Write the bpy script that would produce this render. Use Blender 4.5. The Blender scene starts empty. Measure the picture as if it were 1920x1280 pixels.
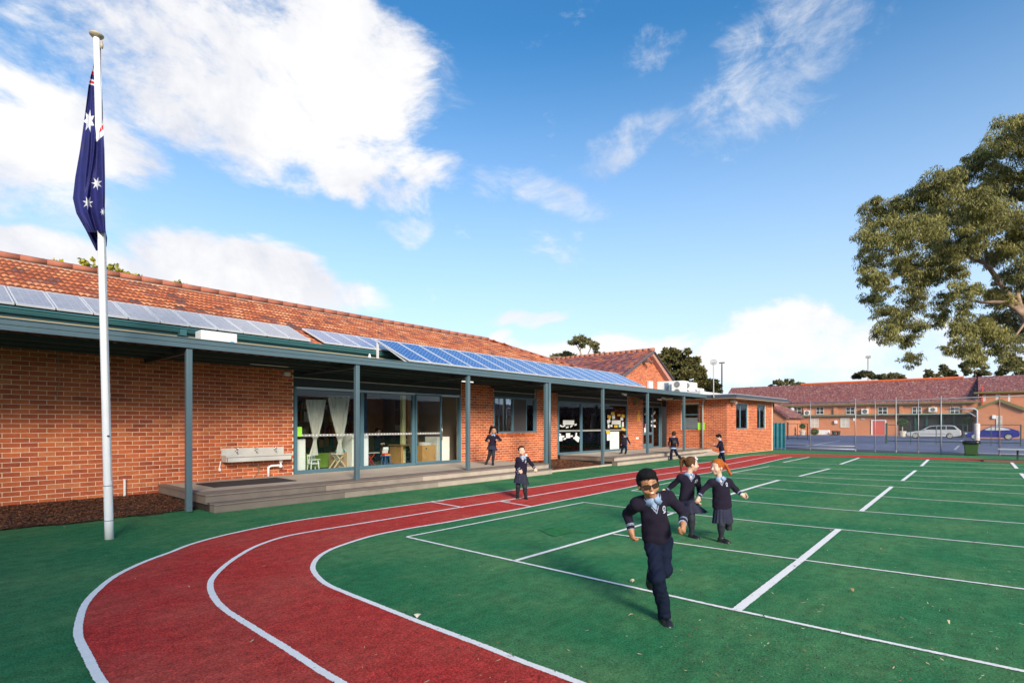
import bpy, math, random
import numpy as np
from mathutils import Vector, Matrix
random.seed(7); RNG = np.random.default_rng(11)
C = bpy.context.scene.collection
SC = bpy.context.scene
R = math.radians
# ---------------------------------------------------------------- camera
F = 1010.; HY = 795.; CAMH = 1.55; TH = math.atan2(870, 1010.)
ct, st = math.cos(TH), math.sin(TH)
cam = bpy.data.cameras.new('camera'); camo = bpy.data.objects.new('camera', cam); C.objects.link(camo)
camo.location = (0, 0, CAMH); camo.rotation_euler = (R(90), 0, TH - R(90))
cam.sensor_width = 36; cam.lens = F / 1920 * 36; cam.shift_y = (HY - 640) / 1920
cam.clip_end = 2500; cam.clip_start = .05
SC.camera = camo
# ---------------------------------------------------------------- light
SUN_EL = R(23); SUN_DIR = Vector((-.52, -.85, 0)).normalized()      # horizontal direction towards the sun
sunv = Vector((SUN_DIR.x * math.cos(SUN_EL), SUN_DIR.y * math.cos(SUN_EL), math.sin(SUN_EL)))
sl = bpy.data.lights.new('sun', 'SUN'); sl.energy = 2.5; sl.angle = R(17); sl.color = (1, .9, .76)
so = bpy.data.objects.new('sun', sl); C.objects.link(so); so.rotation_euler = sunv.to_track_quat('Z', 'Y').to_euler()
w = bpy.data.worlds.new('World'); SC.world = w; w.use_nodes = True
SC.view_settings.view_transform = 'Standard'; SC.view_settings.look = 'None'; SC.view_settings.gamma = 1
SC.view_settings.exposure = 1.2; SC.view_settings.use_curve_mapping = False

class NT:
    """small node helper"""
    def __init__(s, t): s.t = t; s.n = t.nodes; s.l = t.links
    def new(s, ty, ins=None, **kw):
        n = s.n.new(ty)
        for k, v in kw.items(): setattr(n, k, v)
        for k, v in (ins or {}).items():
            if isinstance(v, bpy.types.NodeSocket): s.l.new(v, n.inputs[k])
            else: n.inputs[k].default_value = v
        return n
    def m(s, op, a, b=0., c=None, clamp=False):
        n = s.new('ShaderNodeMath', operation=op, use_clamp=clamp)
        for i, v in enumerate((a, b, c)):
            if v is None: continue
            if isinstance(v, bpy.types.NodeSocket): s.l.new(v, n.inputs[i])
            else: n.inputs[i].default_value = v
        return n.outputs[0]
    def mix(s, f, a, b, blend='MIX'):
        n = s.new('ShaderNodeMix', data_type='RGBA', blend_type=blend)
        for i, v in ((0, f), (6, a), (7, b)):
            if isinstance(v, bpy.types.NodeSocket): s.l.new(v, n.inputs[i])
            else: n.inputs[i].default_value = v if i == 0 else (*v[:3], 1)
        return n.outputs[2]
    def noise(s, vec, scale, detail=3, rough=.55, dist=0., lac=2.):
        n = s.new('ShaderNodeTexNoise', {'Scale': scale, 'Detail': detail, 'Roughness': rough, 'Distortion': dist, 'Lacunarity': lac})
        if vec is not None: s.l.new(vec, n.inputs['Vector'])
        return n.outputs[0]
    def ramp(s, fac, stops):
        n = s.new('ShaderNodeValToRGB'); s.l.new(fac, n.inputs[0]); e = n.color_ramp.elements
        while len(e) < len(stops): e.new(.5)
        for i, (p, c) in enumerate(stops): e[i].position = p; e[i].color = (*c[:3], 1) if not isinstance(c, float) else (c, c, c, 1)
        return n.outputs[0]
    def mr(s, v, a, b, c=0., d=1., smooth=False):
        n = s.new('ShaderNodeMapRange', {1: a, 2: b, 3: c, 4: d}, interpolation_type='SMOOTHSTEP' if smooth else 'LINEAR')
        s.l.new(v, n.inputs[0]); return n.outputs[0]

def build_world():
    t = NT(w.node_tree); t.n.clear()
    sky = t.new('ShaderNodeTexSky', sky_type='NISHITA', sun_disc=False, sun_elevation=SUN_EL,
                sun_rotation=math.atan2(SUN_DIR.x, SUN_DIR.y), air_density=1.0, dust_density=.6, ozone_density=2.2)
    geo = t.new('ShaderNodeNewGeometry'); inc = t.new('ShaderNodeVectorMath', {0: geo.outputs['Incoming']}, operation='SCALE'); inc.inputs[3].default_value = -1
    d = inc.outputs[0]
    tc = t.new('ShaderNodeTexCoord'); d = tc.outputs['Generated']
    sp = t.new('ShaderNodeSeparateXYZ', {0: d}); x, y, z = sp.outputs
    hyp = t.m('SQRT', t.m('ADD', t.m('MULTIPLY', x, x), t.m('MULTIPLY', y, y)))
    # azimuth measured clockwise from the heading of the yard, and tangent of the elevation
    rr = t.m('SUBTRACT', t.m('MULTIPLY', x, st), t.m('MULTIPLY', y, ct)); ff = t.m('ADD', t.m('MULTIPLY', x, ct), t.m('MULTIPLY', y, st))
    az = t.m('ARCTAN2', rr, ff); el = t.m('DIVIDE', z, t.m('MAXIMUM', hyp, .02))
    comb = t.new('ShaderNodeCombineXYZ', {0: az, 1: el}); P = comb.outputs[0]
    # warp the plane a little so no cloud has a clean edge
    wn = t.new('ShaderNodeTexNoise', {'Vector': d, 'Scale': 3.2, 'Detail': 4.0}); wv = t.new('ShaderNodeVectorMath', {0: wn.outputs[1], 1: (.5, .5, .5)}, operation='SUBTRACT')
    wv2 = t.new('ShaderNodeVectorMath', {0: wv.outputs[0]}, operation='SCALE'); wv2.inputs[3].default_value = .22
    PW = t.new('ShaderNodeVectorMath', {0: P, 1: wv2.outputs[0]}, operation='ADD').outputs[0]
    def blob(u, v, ru, rv, rot, wgt):
        a = math.atan((u - 960) / F); ca = math.cos(a); e = (HY - v) / F * ca
        mp = t.new('ShaderNodeMapping', {0: PW, 1: (a, e, 0), 2: (0, 0, R(rot)), 3: (ru / F * ca * ca, rv / F * ca, 1)}, vector_type='TEXTURE')
        ln = t.new('ShaderNodeVectorMath', {0: mp.outputs[0]}, operation='LENGTH').outputs['Value']
        return t.m('MULTIPLY', t.mr(ln, .35, 1.25, 1., 0., True), wgt)
    def field(bl):
        o = None
        for b in bl:
            q = blob(*b); o = q if o is None else t.m('MAXIMUM', o, q)
        return o
    solid = field([(640, 110, 260, 170, -32, 1.0), (250, 60, 620, 290, -14, 1.02), (-60, 250, 470, 190, 0, 1.2), (560, 210, 330, 130, -30, .95), (790, 300, 210, 62, -26, .78), (150, 515, 420, 75, -4, 1.35),
                   (470, 530, 300, 70, -8, 1.35), (560, 570, 180, 60, 0, 1.0), (1000, 598, 95, 24, 0, .95), (1190, 655, 160, 22, 4, .9), (880, 625, 90, 18, 0, .9), (850, 640, 130, 30, -5, .85), (1540, 612, 230, 70, -4, 1.25), (1480, 660, 300, 50, 0, 1.2),
                   (1450, 690, 520, 42, 0, .95), (1000, 680, 420, 30, 0, .9), (1250, 640, 200, 30, 5, .62), (1800, 640, 200, 60, 0, .8), (-300, 520, 300, 120, 0, 1.)])
    wisp = field([(70, 400, 230, 70, 0, .85), (1190, 85, 90, 80, -15, .82), (1160, 265, 150, 62, 28, .92), (1450, 100, 330, 170, 48, .84), (1390, 200, 80, 130, 10, .8), (1020, 385, 140, 62, -8, .9),
                  (760, 412, 90, 34, 5, 1.0), (1050, 310, 60, 26, -30, .5), (1120, 490, 70, 25, 0, .42), (640, 90, 330, 160, -20, .7)])
    strm = t.new('ShaderNodeMapping', {0: d, 2: (0, 0, R(25)), 3: (1, 1.6, 2.2)}).outputs[0]
    pm = t.new('ShaderNodeMapping', {0: P, 2: (0, 0, R(38)), 3: (2.2, 5.2, 1)}).outputs[0]; n1 = t.m('ADD', t.m('MULTIPLY', t.noise(strm, 3.6, 12, .66, .3), .75), t.m('MULTIPLY', t.noise(pm, 1.9, 9, .62, .6), .25)); pm2 = t.new('ShaderNodeMapping', {0: P, 2: (0, 0, R(-62)), 3: (3., 9., 1)}).outputs[0]; n2 = t.m('ADD', t.m('MULTIPLY', t.noise(strm, 6.5, 11, .68, .5), .7), t.m('MULTIPLY', t.noise(pm2, 1.8, 10, .66, .7), .3))
    n3 = t.noise(d, 2.1, 7, .6, .3)
    dens1 = t.m('ADD', solid, t.m('MULTIPLY', t.m('SUBTRACT', n1, .5), 4.3)); m1 = t.mr(dens1, .36, 1.10, 0., 1., True)
    dens2 = t.m('ADD', wisp, t.m('MULTIPLY', t.m('SUBTRACT', n2, .5), 3.2)); m2 = t.mr(dens2, .45, 1.6, 0., .85, True)
    m3 = t.mr(n3, .56, .78, 0., .55, True)                      # loose cloud elsewhere in the sky
    out = t.mr(t.m('ABSOLUTE', az), .95, 1.3, 0., 1.)
    high = t.mr(el, .95, 1.4, 0., 1.)
    m3 = t.m('MULTIPLY', m3, t.m('MAXIMUM', out, high))
    mask = t.m('MAXIMUM', t.m('MAXIMUM', m1, m2), m3)
    shade = t.mr(t.m('ADD', t.m('MULTIPLY', t.noise(d, 3.6, 8, .62, .5), .6), t.m('MULTIPLY', n1, .4)), .40, .56, 0., 1.)
    shade = t.m('MAXIMUM', shade, t.mr(el, .12, .36, 1., 0., True)); ccol = t.mix(shade, (3.0, 3.15, 3.65), (4.4, 4.4, 4.45))
    # pale air towards the horizon
    hz = t.m('POWER', t.mr(el, 0., .74, 1., 0.), 1.55)
    hs = t.new('ShaderNodeHueSaturation', {'Hue': .497, 'Saturation': 1.32, 'Value': .96, 'Color': sky.outputs[0]})
    blue = t.mix(t.m('MULTIPLY', hz, .97), hs.outputs[0], (3.5, 4.15, 5.1))
    col = t.mix(mask, blue, ccol)
    bg = t.new('ShaderNodeBackground', {0: col, 1: .1}); o = t.new('ShaderNodeOutputWorld'); t.l.new(bg.outputs[0], o.inputs[0])
build_world()
# ---------------------------------------------------------------- geometry of the place
FW = Vector((ct, st, 0)); RT = Vector((st, -ct, 0)); UP = Vector((0, 0, 1)); CAM = Vector((0, 0, CAMH))
def at(u, v, d):                       # point seen at (u, v) of the photograph, d metres ahead
    return CAM + d * (FW + RT * ((u - 960) / F) + UP * ((HY - v) / F))
def gp(u, v, z=0.):                    # point on a horizontal plane
    return at(u, v, (z - CAMH) * F / (HY - v))
def px(u, v, X):
    r = FW + RT * ((u - 960) / F) + UP * ((HY - v) / F); return CAM + r * (X / r.x)
def py(u, v, Y):
    r = FW + RT * ((u - 960) / F) + UP * ((HY - v) / F); return CAM + r * (Y / r.y)
def depth(p): return p[0] * ct + p[1] * st
def inview(p, m=0):
    f = depth(p)
    if f < .3: return False
    u = 960 + F * (p[0] * st - p[1] * ct) / f; v = HY - F * (p[2] - CAMH) / f
    return -m < u < 1920 + m and -m < v < 1280 + m
# ---------------------------------------------------------------- objects
def tag(o, label=None, cat=None, group=None, kind=None):
    for k, v in (('label', label), ('category', cat), ('group', group), ('kind', kind)):
        if v: o[k] = v
    return o
def thing(name, label, cat, loc=(0, 0, 0), group=None):
    o = bpy.data.objects.new(name, None); C.objects.link(o); o.location = loc; o.empty_display_size = .1
    return tag(o, label, cat, group)
def adopt(o, parent):
    if parent is not None:
        o.parent = parent
        if parent.type == 'EMPTY': o.matrix_parent_inverse = Matrix.Translation(-Vector(parent.location))
    return o
def copy_tree(o, parent=None):
    c = o.copy(); C.objects.link(c)
    if parent is not None: c.parent = parent
    for ch in [x for x in bpy.data.objects if x.parent == o]: copy_tree(ch, c)
    return c
def mesh(name, verts, faces, mats, parent=None, smooth=False, fm=None):
    me = bpy.data.meshes.new(name)
    me.from_pydata([tuple(v) for v in verts], [], faces)
    for m in (mats if isinstance(mats, (list, tuple)) else [mats]): me.materials.append(m)
    if fm is not None: me.polygons.foreach_set('material_index', fm)
    if smooth: me.polygons.foreach_set('use_smooth', [True] * len(me.polygons))
    me.update()
    o = bpy.data.objects.new(name, me); C.objects.link(o)
    return adopt(o, parent)
def npmesh(name, V, Q, mats, parent=None, smooth=False, fm=None):   # numpy arrays, all faces the same size
    V = np.asarray(V, np.float32); Q = np.asarray(Q, np.int32); k = Q.shape[1]
    me = bpy.data.meshes.new(name); me.vertices.add(len(V)); me.vertices.foreach_set('co', V.ravel())
    me.loops.add(Q.size); me.loops.foreach_set('vertex_index', Q.ravel())
    me.polygons.add(len(Q)); me.polygons.foreach_set('loop_start', np.arange(0, Q.size, k, dtype=np.int32))
    for m in (mats if isinstance(mats, (list, tuple)) else [mats]): me.materials.append(m)
    if fm is not None: me.polygons.foreach_set('material_index', np.asarray(fm, np.int32))
    if smooth: me.polygons.foreach_set('use_smooth', np.ones(len(Q), bool))
    me.update(calc_edges=True); me.validate()
    o = bpy.data.objects.new(name, me); C.objects.link(o)
    return adopt(o, parent)
class MB:
    def __init__(s): s.v = []; s.f = []; s.m = []; s.sm = False
    def add(s, vs, fs, mi=0):
        b = len(s.v); s.v += [tuple(v) for v in vs]; s.f += [tuple(b + i for i in f) for f in fs]; s.m += [mi] * len(fs); return s
    def hexa(s, p, mi=0):              # 8 points: bottom 4 (ccw), top 4
        return s.add(p, [(3, 2, 1, 0), (4, 5, 6, 7), (0, 1, 5, 4), (1, 2, 6, 5), (2, 3, 7, 6), (3, 0, 4, 7)], mi)
    def box(s, x0, x1, y0, y1, z0, z1, mi=0):
        x0, x1 = min(x0, x1), max(x0, x1); y0, y1 = min(y0, y1), max(y0, y1); z0, z1 = min(z0, z1), max(z0, z1)
        return s.hexa([(x0, y0, z0), (x1, y0, z0), (x1, y1, z0), (x0, y1, z0), (x0, y0, z1), (x1, y0, z1), (x1, y1, z1), (x0, y1, z1)], mi)
    def obox(s, c, ax, ay, az, mi=0):  # centre and three half-axis vectors
        c, ax, ay, az = map(Vector, (c, ax, ay, az))
        return s.hexa([c - ax - ay - az, c + ax - ay - az, c + ax + ay - az, c - ax + ay - az, c - ax - ay + az, c + ax - ay + az, c + ax + ay + az, c - ax + ay + az], mi)
    def bar(s, a, b, wx, wy, mi=0, up=(0, 0, 1)):
        a, b = Vector(a), Vector(b); d = (b - a); L = d.length; d.normalize(); u = Vector(up)
        if abs(d.dot(u)) > .98: u = Vector((1, 0, 0))
        sx = d.cross(u).normalized(); sy = sx.cross(d).normalized()
        return s.obox((a + b) / 2, d * L / 2, sx * wx / 2, sy * wy / 2, mi)
    def tube(s, pts, r, n=8, mi=0, cap=True):
        pts = [Vector(p) for p in pts]; rs = r if isinstance(r, (list, tuple)) else [r] * len(pts)
        b = len(s.v); pu = None
        for i, p in enumerate(pts):
            d = (pts[min(i + 1, len(pts) - 1)] - pts[max(i - 1, 0)])
            d = d.normalized() if d.length > 1e-9 else Vector((0, 0, 1))
            if pu is None: pu = d.orthogonal().normalized()
            pu = (pu - d * pu.dot(d)); pu = pu.normalized() if pu.length > 1e-6 else d.orthogonal().normalized()
            q = d.cross(pu)
            for k in range(n):
                a = 2 * math.pi * k / n; s.v.append(tuple(p + (pu * math.cos(a) + q * math.sin(a)) * rs[i]))
        for i in range(len(pts) - 1):
            for k in range(n):
                s.f.append((b + i * n + k, b + i * n + (k + 1) % n, b + (i + 1) * n + (k + 1) % n, b + (i + 1) * n + k)); s.m.append(mi)
        if cap:
            s.f.append(tuple(b + k for k in range(n))[::-1]); s.m.append(mi)
            e = b + (len(pts) - 1) * n; s.f.append(tuple(e + k for k in range(n))); s.m.append(mi)
        return s
    def lathe(s, c, prof, n=20, mi=0, ax=(0, 0, 1)):   # prof: (radius, height)
        c = Vector(c); ax = Vector(ax).normalized(); u = ax.orthogonal().normalized(); q = ax.cross(u); b = len(s.v)
        for r, h in prof:
            for k in range(n):
                a = 2 * math.pi * k / n; s.v.append(tuple(c + ax * h + (u * math.cos(a) + q * math.sin(a)) * r))
        for i in range(len(prof) - 1):
            for k in range(n):
                s.f.append((b + i * n + k, b + i * n + (k + 1) % n, b + (i + 1) * n + (k + 1) % n, b + (i + 1) * n + k)); s.m.append(mi)
        s.f.append(tuple(b + k for k in range(n))[::-1]); s.m.append(mi)
        e = b + (len(prof) - 1) * n; s.f.append(tuple(e + k for k in range(n))); s.m.append(mi)
        return s
    def prism(s, poly, off, mi=0):     # polygon points extruded by vector
        n = len(poly); off = Vector(off); b = [Vector(p) for p in poly]; t = [p + off for p in b]
        return s.add(b + t, [tuple(range(n))[::-1], tuple(range(n, 2 * n))] + [(i, (i + 1) % n, n + (i + 1) % n, n + i) for i in range(n)], mi)
    def ball(s, c, r, n=10, mi=0, sx=1, sy=1, sz=1):
        c = Vector(c); b = len(s.v); m = max(4, n // 2 + 1)
        for i in range(m + 1):
            th = math.pi * i / m
            for k in range(n):
                a = 2 * math.pi * k / n
                s.v.append((c.x + r * sx * math.sin(th) * math.cos(a), c.y + r * sy * math.sin(th) * math.sin(a), c.z + r * sz * math.cos(th)))
        for i in range(m):
            for k in range(n): s.f.append((b + i * n + k, b + (i + 1) * n + k, b + (i + 1) * n + (k + 1) % n, b + i * n + (k + 1) % n)); s.m.append(mi)
        return s
    def build(s, name, mats, parent=None, smooth=False):
        return mesh(name, s.v, s.f, mats, parent, smooth, s.m)
def bevel(o, wd=.01, seg=2):
    b = o.modifiers.new('b', 'BEVEL'); b.width = wd; b.segments = seg; b.limit_method = 'ANGLE'; return o
def catmull(P, step):
    P = [Vector(p) for p in P]; out = []
    for i in range(len(P) - 1):
        p0 = P[max(i - 1, 0)]; p1 = P[i]; p2 = P[i + 1]; p3 = P[min(i + 2, len(P) - 1)]
        n = max(1, int((p2 - p1).length / step))
        for k in range(n):
            t = k / n; a = 2 * p1; b = p2 - p0; c = 2 * p0 - 5 * p1 + 4 * p2 - p3; d = -p0 + 3 * p1 - 3 * p2 + p3
            out.append((a + b * t + c * t * t + d * t ** 3) / 2)
    return out + [P[-1]]
# ---------------------------------------------------------------- materials
MATS = {}
def mat(name, col, rough=.6, var=.12, scale=6., bump=0., bscale=None, metal=0., spec=.5, isl=0., coat=0., col2=None, det=4, trans=0., alpha=None, sheen=0.):
    """plain surface: colour with two sizes of procedural mottling, grain as bump"""
    if name in MATS: return MATS[name]
    m = bpy.data.materials.new(name); m.use_nodes = True; t = NT(m.node_tree); b = t.n['Principled BSDF']
    g = t.new('ShaderNodeNewGeometry'); P = g.outputs['Position']
    n1 = t.noise(P, scale, det); n2 = t.noise(P, scale * .21, 2)
    f = t.m('ADD', t.m('MULTIPLY', t.m('SUBTRACT', n1, .5), 1.6), t.m('SUBTRACT', n2, .5))
    if isl: f = t.m('ADD', f, t.m('MULTIPLY', t.m('SUBTRACT', g.outputs['Random Per Island'], .5), isl))
    c1 = col; c2 = col2 or col
    k = var
    lo = tuple(x * (1 - k) for x in c1); hi = tuple(min(1, x * (1 + k)) for x in c2)
    cc = t.mix(t.mr(f, -.5, .5), lo, hi)
    t.l.new(cc, b.inputs['Base Color'])
    b.inputs['Roughness'].default_value = rough; b.inputs['Metallic'].default_value = metal
    b.inputs['Specular IOR Level'].default_value = spec; b.inputs['Coat Weight'].default_value = coat
    if sheen: b.inputs['Sheen Weight'].default_value = sheen
    t.l.new(t.mr(n1, .3, .7, rough * .85, min(1, rough * 1.12)), b.inputs['Roughness'])
    if bump:
        bn = t.new('ShaderNodeBump', {'Strength': bump, 'Distance': .01, 'Height': t.noise(P, bscale or scale * 8, 4)}); t.l.new(bn.outputs[0], b.inputs['Normal'])
    if trans:
        tr = t.new('ShaderNodeBsdfTranslucent'); t.l.new(cc, tr.inputs[0]); mx = t.new('ShaderNodeMixShader', {0: trans})
        t.l.new(b.outputs[0], mx.inputs[1]); t.l.new(tr.outputs[0], mx.inputs[2]); t.l.new(mx.outputs[0], t.n['Material Output'].inputs[0])
    if alpha is not None:
        tr = t.new('ShaderNodeBsdfTransparent'); mx = t.new('ShaderNodeMixShader', {0: alpha})
        t.l.new(tr.outputs[0], mx.inputs[1]); t.l.new(b.outputs[0], mx.inputs[2]); t.l.new(mx.outputs[0], t.n['Material Output'].inputs[0])
    MATS[name] = m; return m
def glass_mat(name, tint=(.9, .95, .95), ior=1.5, boost=1.):
    if name in MATS: return MATS[name]
    m = bpy.data.materials.new(name); m.use_nodes = True; t = NT(m.node_tree); t.n.clear()
    fr = t.new('ShaderNodeFresnel', {'IOR': ior}); f = t.m('MULTIPLY', fr.outputs[0], boost, clamp=True)
    a = t.new('ShaderNodeBsdfTransparent', {0: (*tint, 1)}); g = t.new('ShaderNodeBsdfGlossy', {0: (.9, .95, 1, 1), 1: .015})
    P = t.new('ShaderNodeNewGeometry').outputs['Position']
    bn = t.new('ShaderNodeBump', {'Strength': .03, 'Distance': .02, 'Height': t.noise(P, 1.5, 2)}); t.l.new(bn.outputs[0], g.inputs['Normal'])
    mx = t.new('ShaderNodeMixShader', {0: f}); t.l.new(a.outputs[0], mx.inputs[1]); t.l.new(g.outputs[0], mx.inputs[2])
    o = t.new('ShaderNodeOutputMaterial'); t.l.new(mx.outputs[0], o.inputs[0]); MATS[name] = m; return m
def masonry_mat(name, stops, rough=.85, mottle=.35, bump=.5, nscale=30., patch=0.):
    """one colour per brick or tile, taken from the object or the mesh island, with grain on top"""
    m = bpy.data.materials.new(name); m.use_nodes = True; t = NT(m.node_tree); b = t.n['Principled BSDF']
    g = t.new('ShaderNodeNewGeometry'); P = g.outputs['Position']; oi = t.new('ShaderNodeObjectInfo')
    # every piece sits somewhere else: hash its centre
    r = t.m('FRACT', t.m('ADD', g.outputs['Random Per Island'], oi.outputs['Random']))
    if patch: r = t.m('ADD', t.m('MULTIPLY', r, 1 - patch), t.m('MULTIPLY', t.mr(t.noise(P, .7, 2), .3, .7), patch))
    base = t.ramp(r, stops); n = t.noise(P, nscale, 5, .65); n2 = t.noise(P, 5., 3)
    k = t.mr(n, .25, .75, 1 - mottle, 1 + mottle * .6); k2 = t.mr(n2, .3, .7, .88, 1.1)
    sc = t.new('ShaderNodeVectorMath', {0: base}, operation='SCALE'); t.l.new(t.m('MULTIPLY', k, k2), sc.inputs[3])
    t.l.new(sc.outputs[0], b.inputs['Base Color']); b.inputs['Roughness'].default_value = rough; b.inputs['Specular IOR Level'].default_value = .3
    bn = t.new('ShaderNodeBump', {'Strength': bump, 'Distance': .006, 'Height': t.noise(P, nscale * 3, 4)}); t.l.new(bn.outputs[0], b.inputs['Normal'])
    MATS[name] = m; return m
def turf_mat(name, a, b_, c, speck=(.02, .035, .02), seed=0., fade=None):
    m = bpy.data.materials.new(name); m.use_nodes = True; t = NT(m.node_tree); b = t.n['Principled BSDF']
    P0 = t.new('ShaderNodeNewGeometry').outputs['Position']
    P = t.new('ShaderNodeVectorMath', {0: P0, 1: (seed, seed * .7, 0)}, operation='ADD').outputs[0]
    f1 = t.noise(P, 150., 4, .75); f2 = t.noise(P, 62., 4, .75); f3 = t.noise(P, 9., 4, .6); f4 = t.noise(P, .8, 4, .6)
    st_ = t.new('ShaderNodeMapping', {0: P, 2: (0, 0, R(12)), 3: (1.2, 6., 1)}).outputs[0]; f5 = t.noise(st_, 1.6, 4, .6)
    base = t.mix(t.mr(f1, .36, .64), a, b_)
    base = t.mix(t.m('MULTIPLY', t.mr(f4, .40, .68), .42), base, c)
    k = t.m('MULTIPLY', t.mr(f2, .3, .7, .42, 1.55), t.m('MULTIPLY', t.mr(f3, .3, .7, .78, 1.16), t.mr(f5, .3, .7, .86, 1.1)))
    sc = t.new('ShaderNodeVectorMath', {0: base}, operation='SCALE'); t.l.new(k, sc.inputs[3])
    sk = t.m('MULTIPLY', t.mr(t.noise(P, 95., 2, .5), .66, .72), .8)
    col = t.mix(sk, sc.outputs[0], speck)
    pale = t.m('MULTIPLY', t.mr(t.noise(P, 2.6, 5, .7, .6), .56, .72), .32); col = t.mix(pale, col, c)
    if fade: sp = t.new('ShaderNodeSeparateXYZ', {0: P0}); fm_ = t.m('MULTIPLY', t.mr(sp.outputs[0], 31.2, 33.2, 0., 1., True), t.mr(sp.outputs[1], 7.6, 5.2, 0., 1., True)); col = t.mix(t.m('MULTIPLY', fm_, t.mr(t.noise(P0, 3., 4), .3, .7, .55, .95)), col, fade)
    t.l.new(col, b.inputs['Base Color']); b.inputs['Roughness'].default_value = .95; b.inputs['Specular IOR Level'].default_value = .12
    h = t.m('ADD', f1, t.m('MULTIPLY', f2, .8))
    bn = t.new('ShaderNodeBump', {'Strength': .9, 'Distance': .012, 'Height': h}); t.l.new(bn.outputs[0], b.inputs['Normal'])
    MATS[name] = m; return m
BRICKM = masonry_mat('brick_clay', [(0, (.26, .055, .030)), (.15, (.40, .088, .036)), (.5, (.49, .115, .040)), (.8, (.56, .145, .048)), (.95, (.56, .19, .075)), (1, (.28, .10, .07))], patch=.2, mottle=.22)
MORTAR = mat('mortar', (.78, .60, .43), .9, .16, 9, .4)
TILEM = masonry_mat('terracotta_tile', [(0, (.34, .085, .045)), (.25, (.52, .15, .06)), (.6, (.66, .22, .085)), (.82, (.72, .33, .16)), (.92, (.26, .10, .08)), (1, (.10, .07, .08))], patch=.0, mottle=.35, nscale=22)
TILED = masonry_mat('dark_mixed_tile', [(0, (.09, .04, .055)), (.3, (.16, .06, .08)), (.5, (.34, .10, .07)), (.7, (.42, .15, .09)), (.85, (.11, .08, .13)), (1, (.30, .16, .13))], patch=.1, mottle=.4, nscale=14)
GREENSTEEL = mat('grey_green_painted_steel', (.078, .128, .150), .42, .07, 3, .04)
TEAL = mat('teal_painted_metal', (.045, .14, .145), .38, .08, 4)
FRAMEB = mat('blue_grey_window_frame', (.075, .15, .19), .4, .06, 5)
WHITE = mat('white_paint', (.78, .78, .76), .45, .05, 6)
GLASS = glass_mat('window_glass', (.94, .97, .97), 1.32, 1.0)
mat('fan_dark', (.05, .05, .05), .6); mat('grille', (.42, .42, .40), .5); mat('black_plastic', (.02, .02, .02), .5); mat('tyre', (.02, .02, .02), .8); mat('shelf_board', (.22, .17, .12), .7)
# ---------------------------------------------------------------- ground, track and court
GRN = turf_mat('green_turf', (.013, .115, .040), (.064, .32, .128), (.20, .34, .13))
RED = turf_mat('red_track_turf', (.34, .020, .018), (.88, .085, .068), (.60, .15, .10), (.10, .02, .02), 3., (.42, .16, .10))
LINEM = mat('white_turf_line', (.90, .86, .80), .95, .07, 60, .5, 160, spec=.1)
ASPH = mat('dark_asphalt', (.05, .048, .05), .9, .3, 12, .5, 90)
ASPB = mat('blue_acrylic_asphalt', (.085, .10, .18), .8, .22, 1.3, .3, 60, col2=(.115, .135, .23))
def sheet(name, pts, z, m, kind='structure', thick=None):
    o = mesh(name, [(p[0], p[1], z) for p in pts], [tuple(range(len(pts)))], m)
    o['kind'] = kind; return o
mesh('ground', [(-700, -700, -.03), (900, -700, -.03), (900, 900, -.03), (-700, 900, -.03)], [(0, 1, 2, 3)], mat('dry_ground', (.10, .085, .06), .95, .3, .4, .3, 8))['kind'] = 'structure'
sheet('turf_field', [(-30, -40), (35.3, -40), (35.3, 13.2), (-30, 13.2)], 0, GRN)
sheet('asphalt_strip', [(35.3, -40), (37.2, -40), (37.2, 20), (35.3, 20)], -.002, ASPH)
sheet('blue_yard', [(37.2, -60), (86.5, -60), (86.5, 45), (37.2, 45)], -.004, ASPB)
OUT = [(360, 1500), (262, 1380), (190, 1280), (163.7, 1230), (147.3, 1195.6), (148, 1169), (159, 1134.7), (183, 1106.5), (218.5, 1079), (270, 1054), (321, 1035), (364.6, 1018.5), (437.5, 999.6), (547, 977.7), (656, 962), (807, 941), (1000, 913), (1182, 885.6), (1273.4, 873.3), (1359, 861.5), (1400.8, 854.6), (1435.8, 852), (1470.8, 851), (1580, 852.2), (1750, 857), (1920, 862), (2300, 873)]
MID = [(1050, 1500), (800, 1370), (626, 1273.5), (547, 1222.7), (474, 1177), (419, 1140.7), (397.4, 1113), (396, 1089), (415.6, 1066), (444.8, 1044), (481, 1024), (528.7, 1007.6), (583, 996.7), (692, 979), (864.6, 950.8), (927, 941), (1000, 929.4), (1190, 896.5), (1276, 884), (1371, 869.2), (1441.7, 855.5), (1462, 853.2)]
INN = [(1600, 1500), (1300, 1371), (1080.3, 1278.8), (981.9, 1242), (897.5, 1208.4), (785, 1166), (700.6, 1132.5), (644.4, 1110), (610.6, 1094.5), (591, 1076), (586.7, 1062), (596.6, 1045.3), (621.9, 1029.8), (666.7, 1014), (703, 1003.7), (760.4, 992), (838.5, 979), (916.7, 964.6), (1000, 949), (1166.7, 916), (1260, 896.8), (1373, 879.7), (1418.3, 871.4), (1462, 861.1), (1484, 856.8), (1520, 855.6), (1580, 856.5), (1640, 858.5), (1750, 861.3), (1920, 866.5), (2300, 877)]
def wl(L, z=0): return [gp(u, v, z) for u, v in L]
o1 = catmull(wl(OUT), .15); i1 = catmull(wl(INN), .15)
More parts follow.
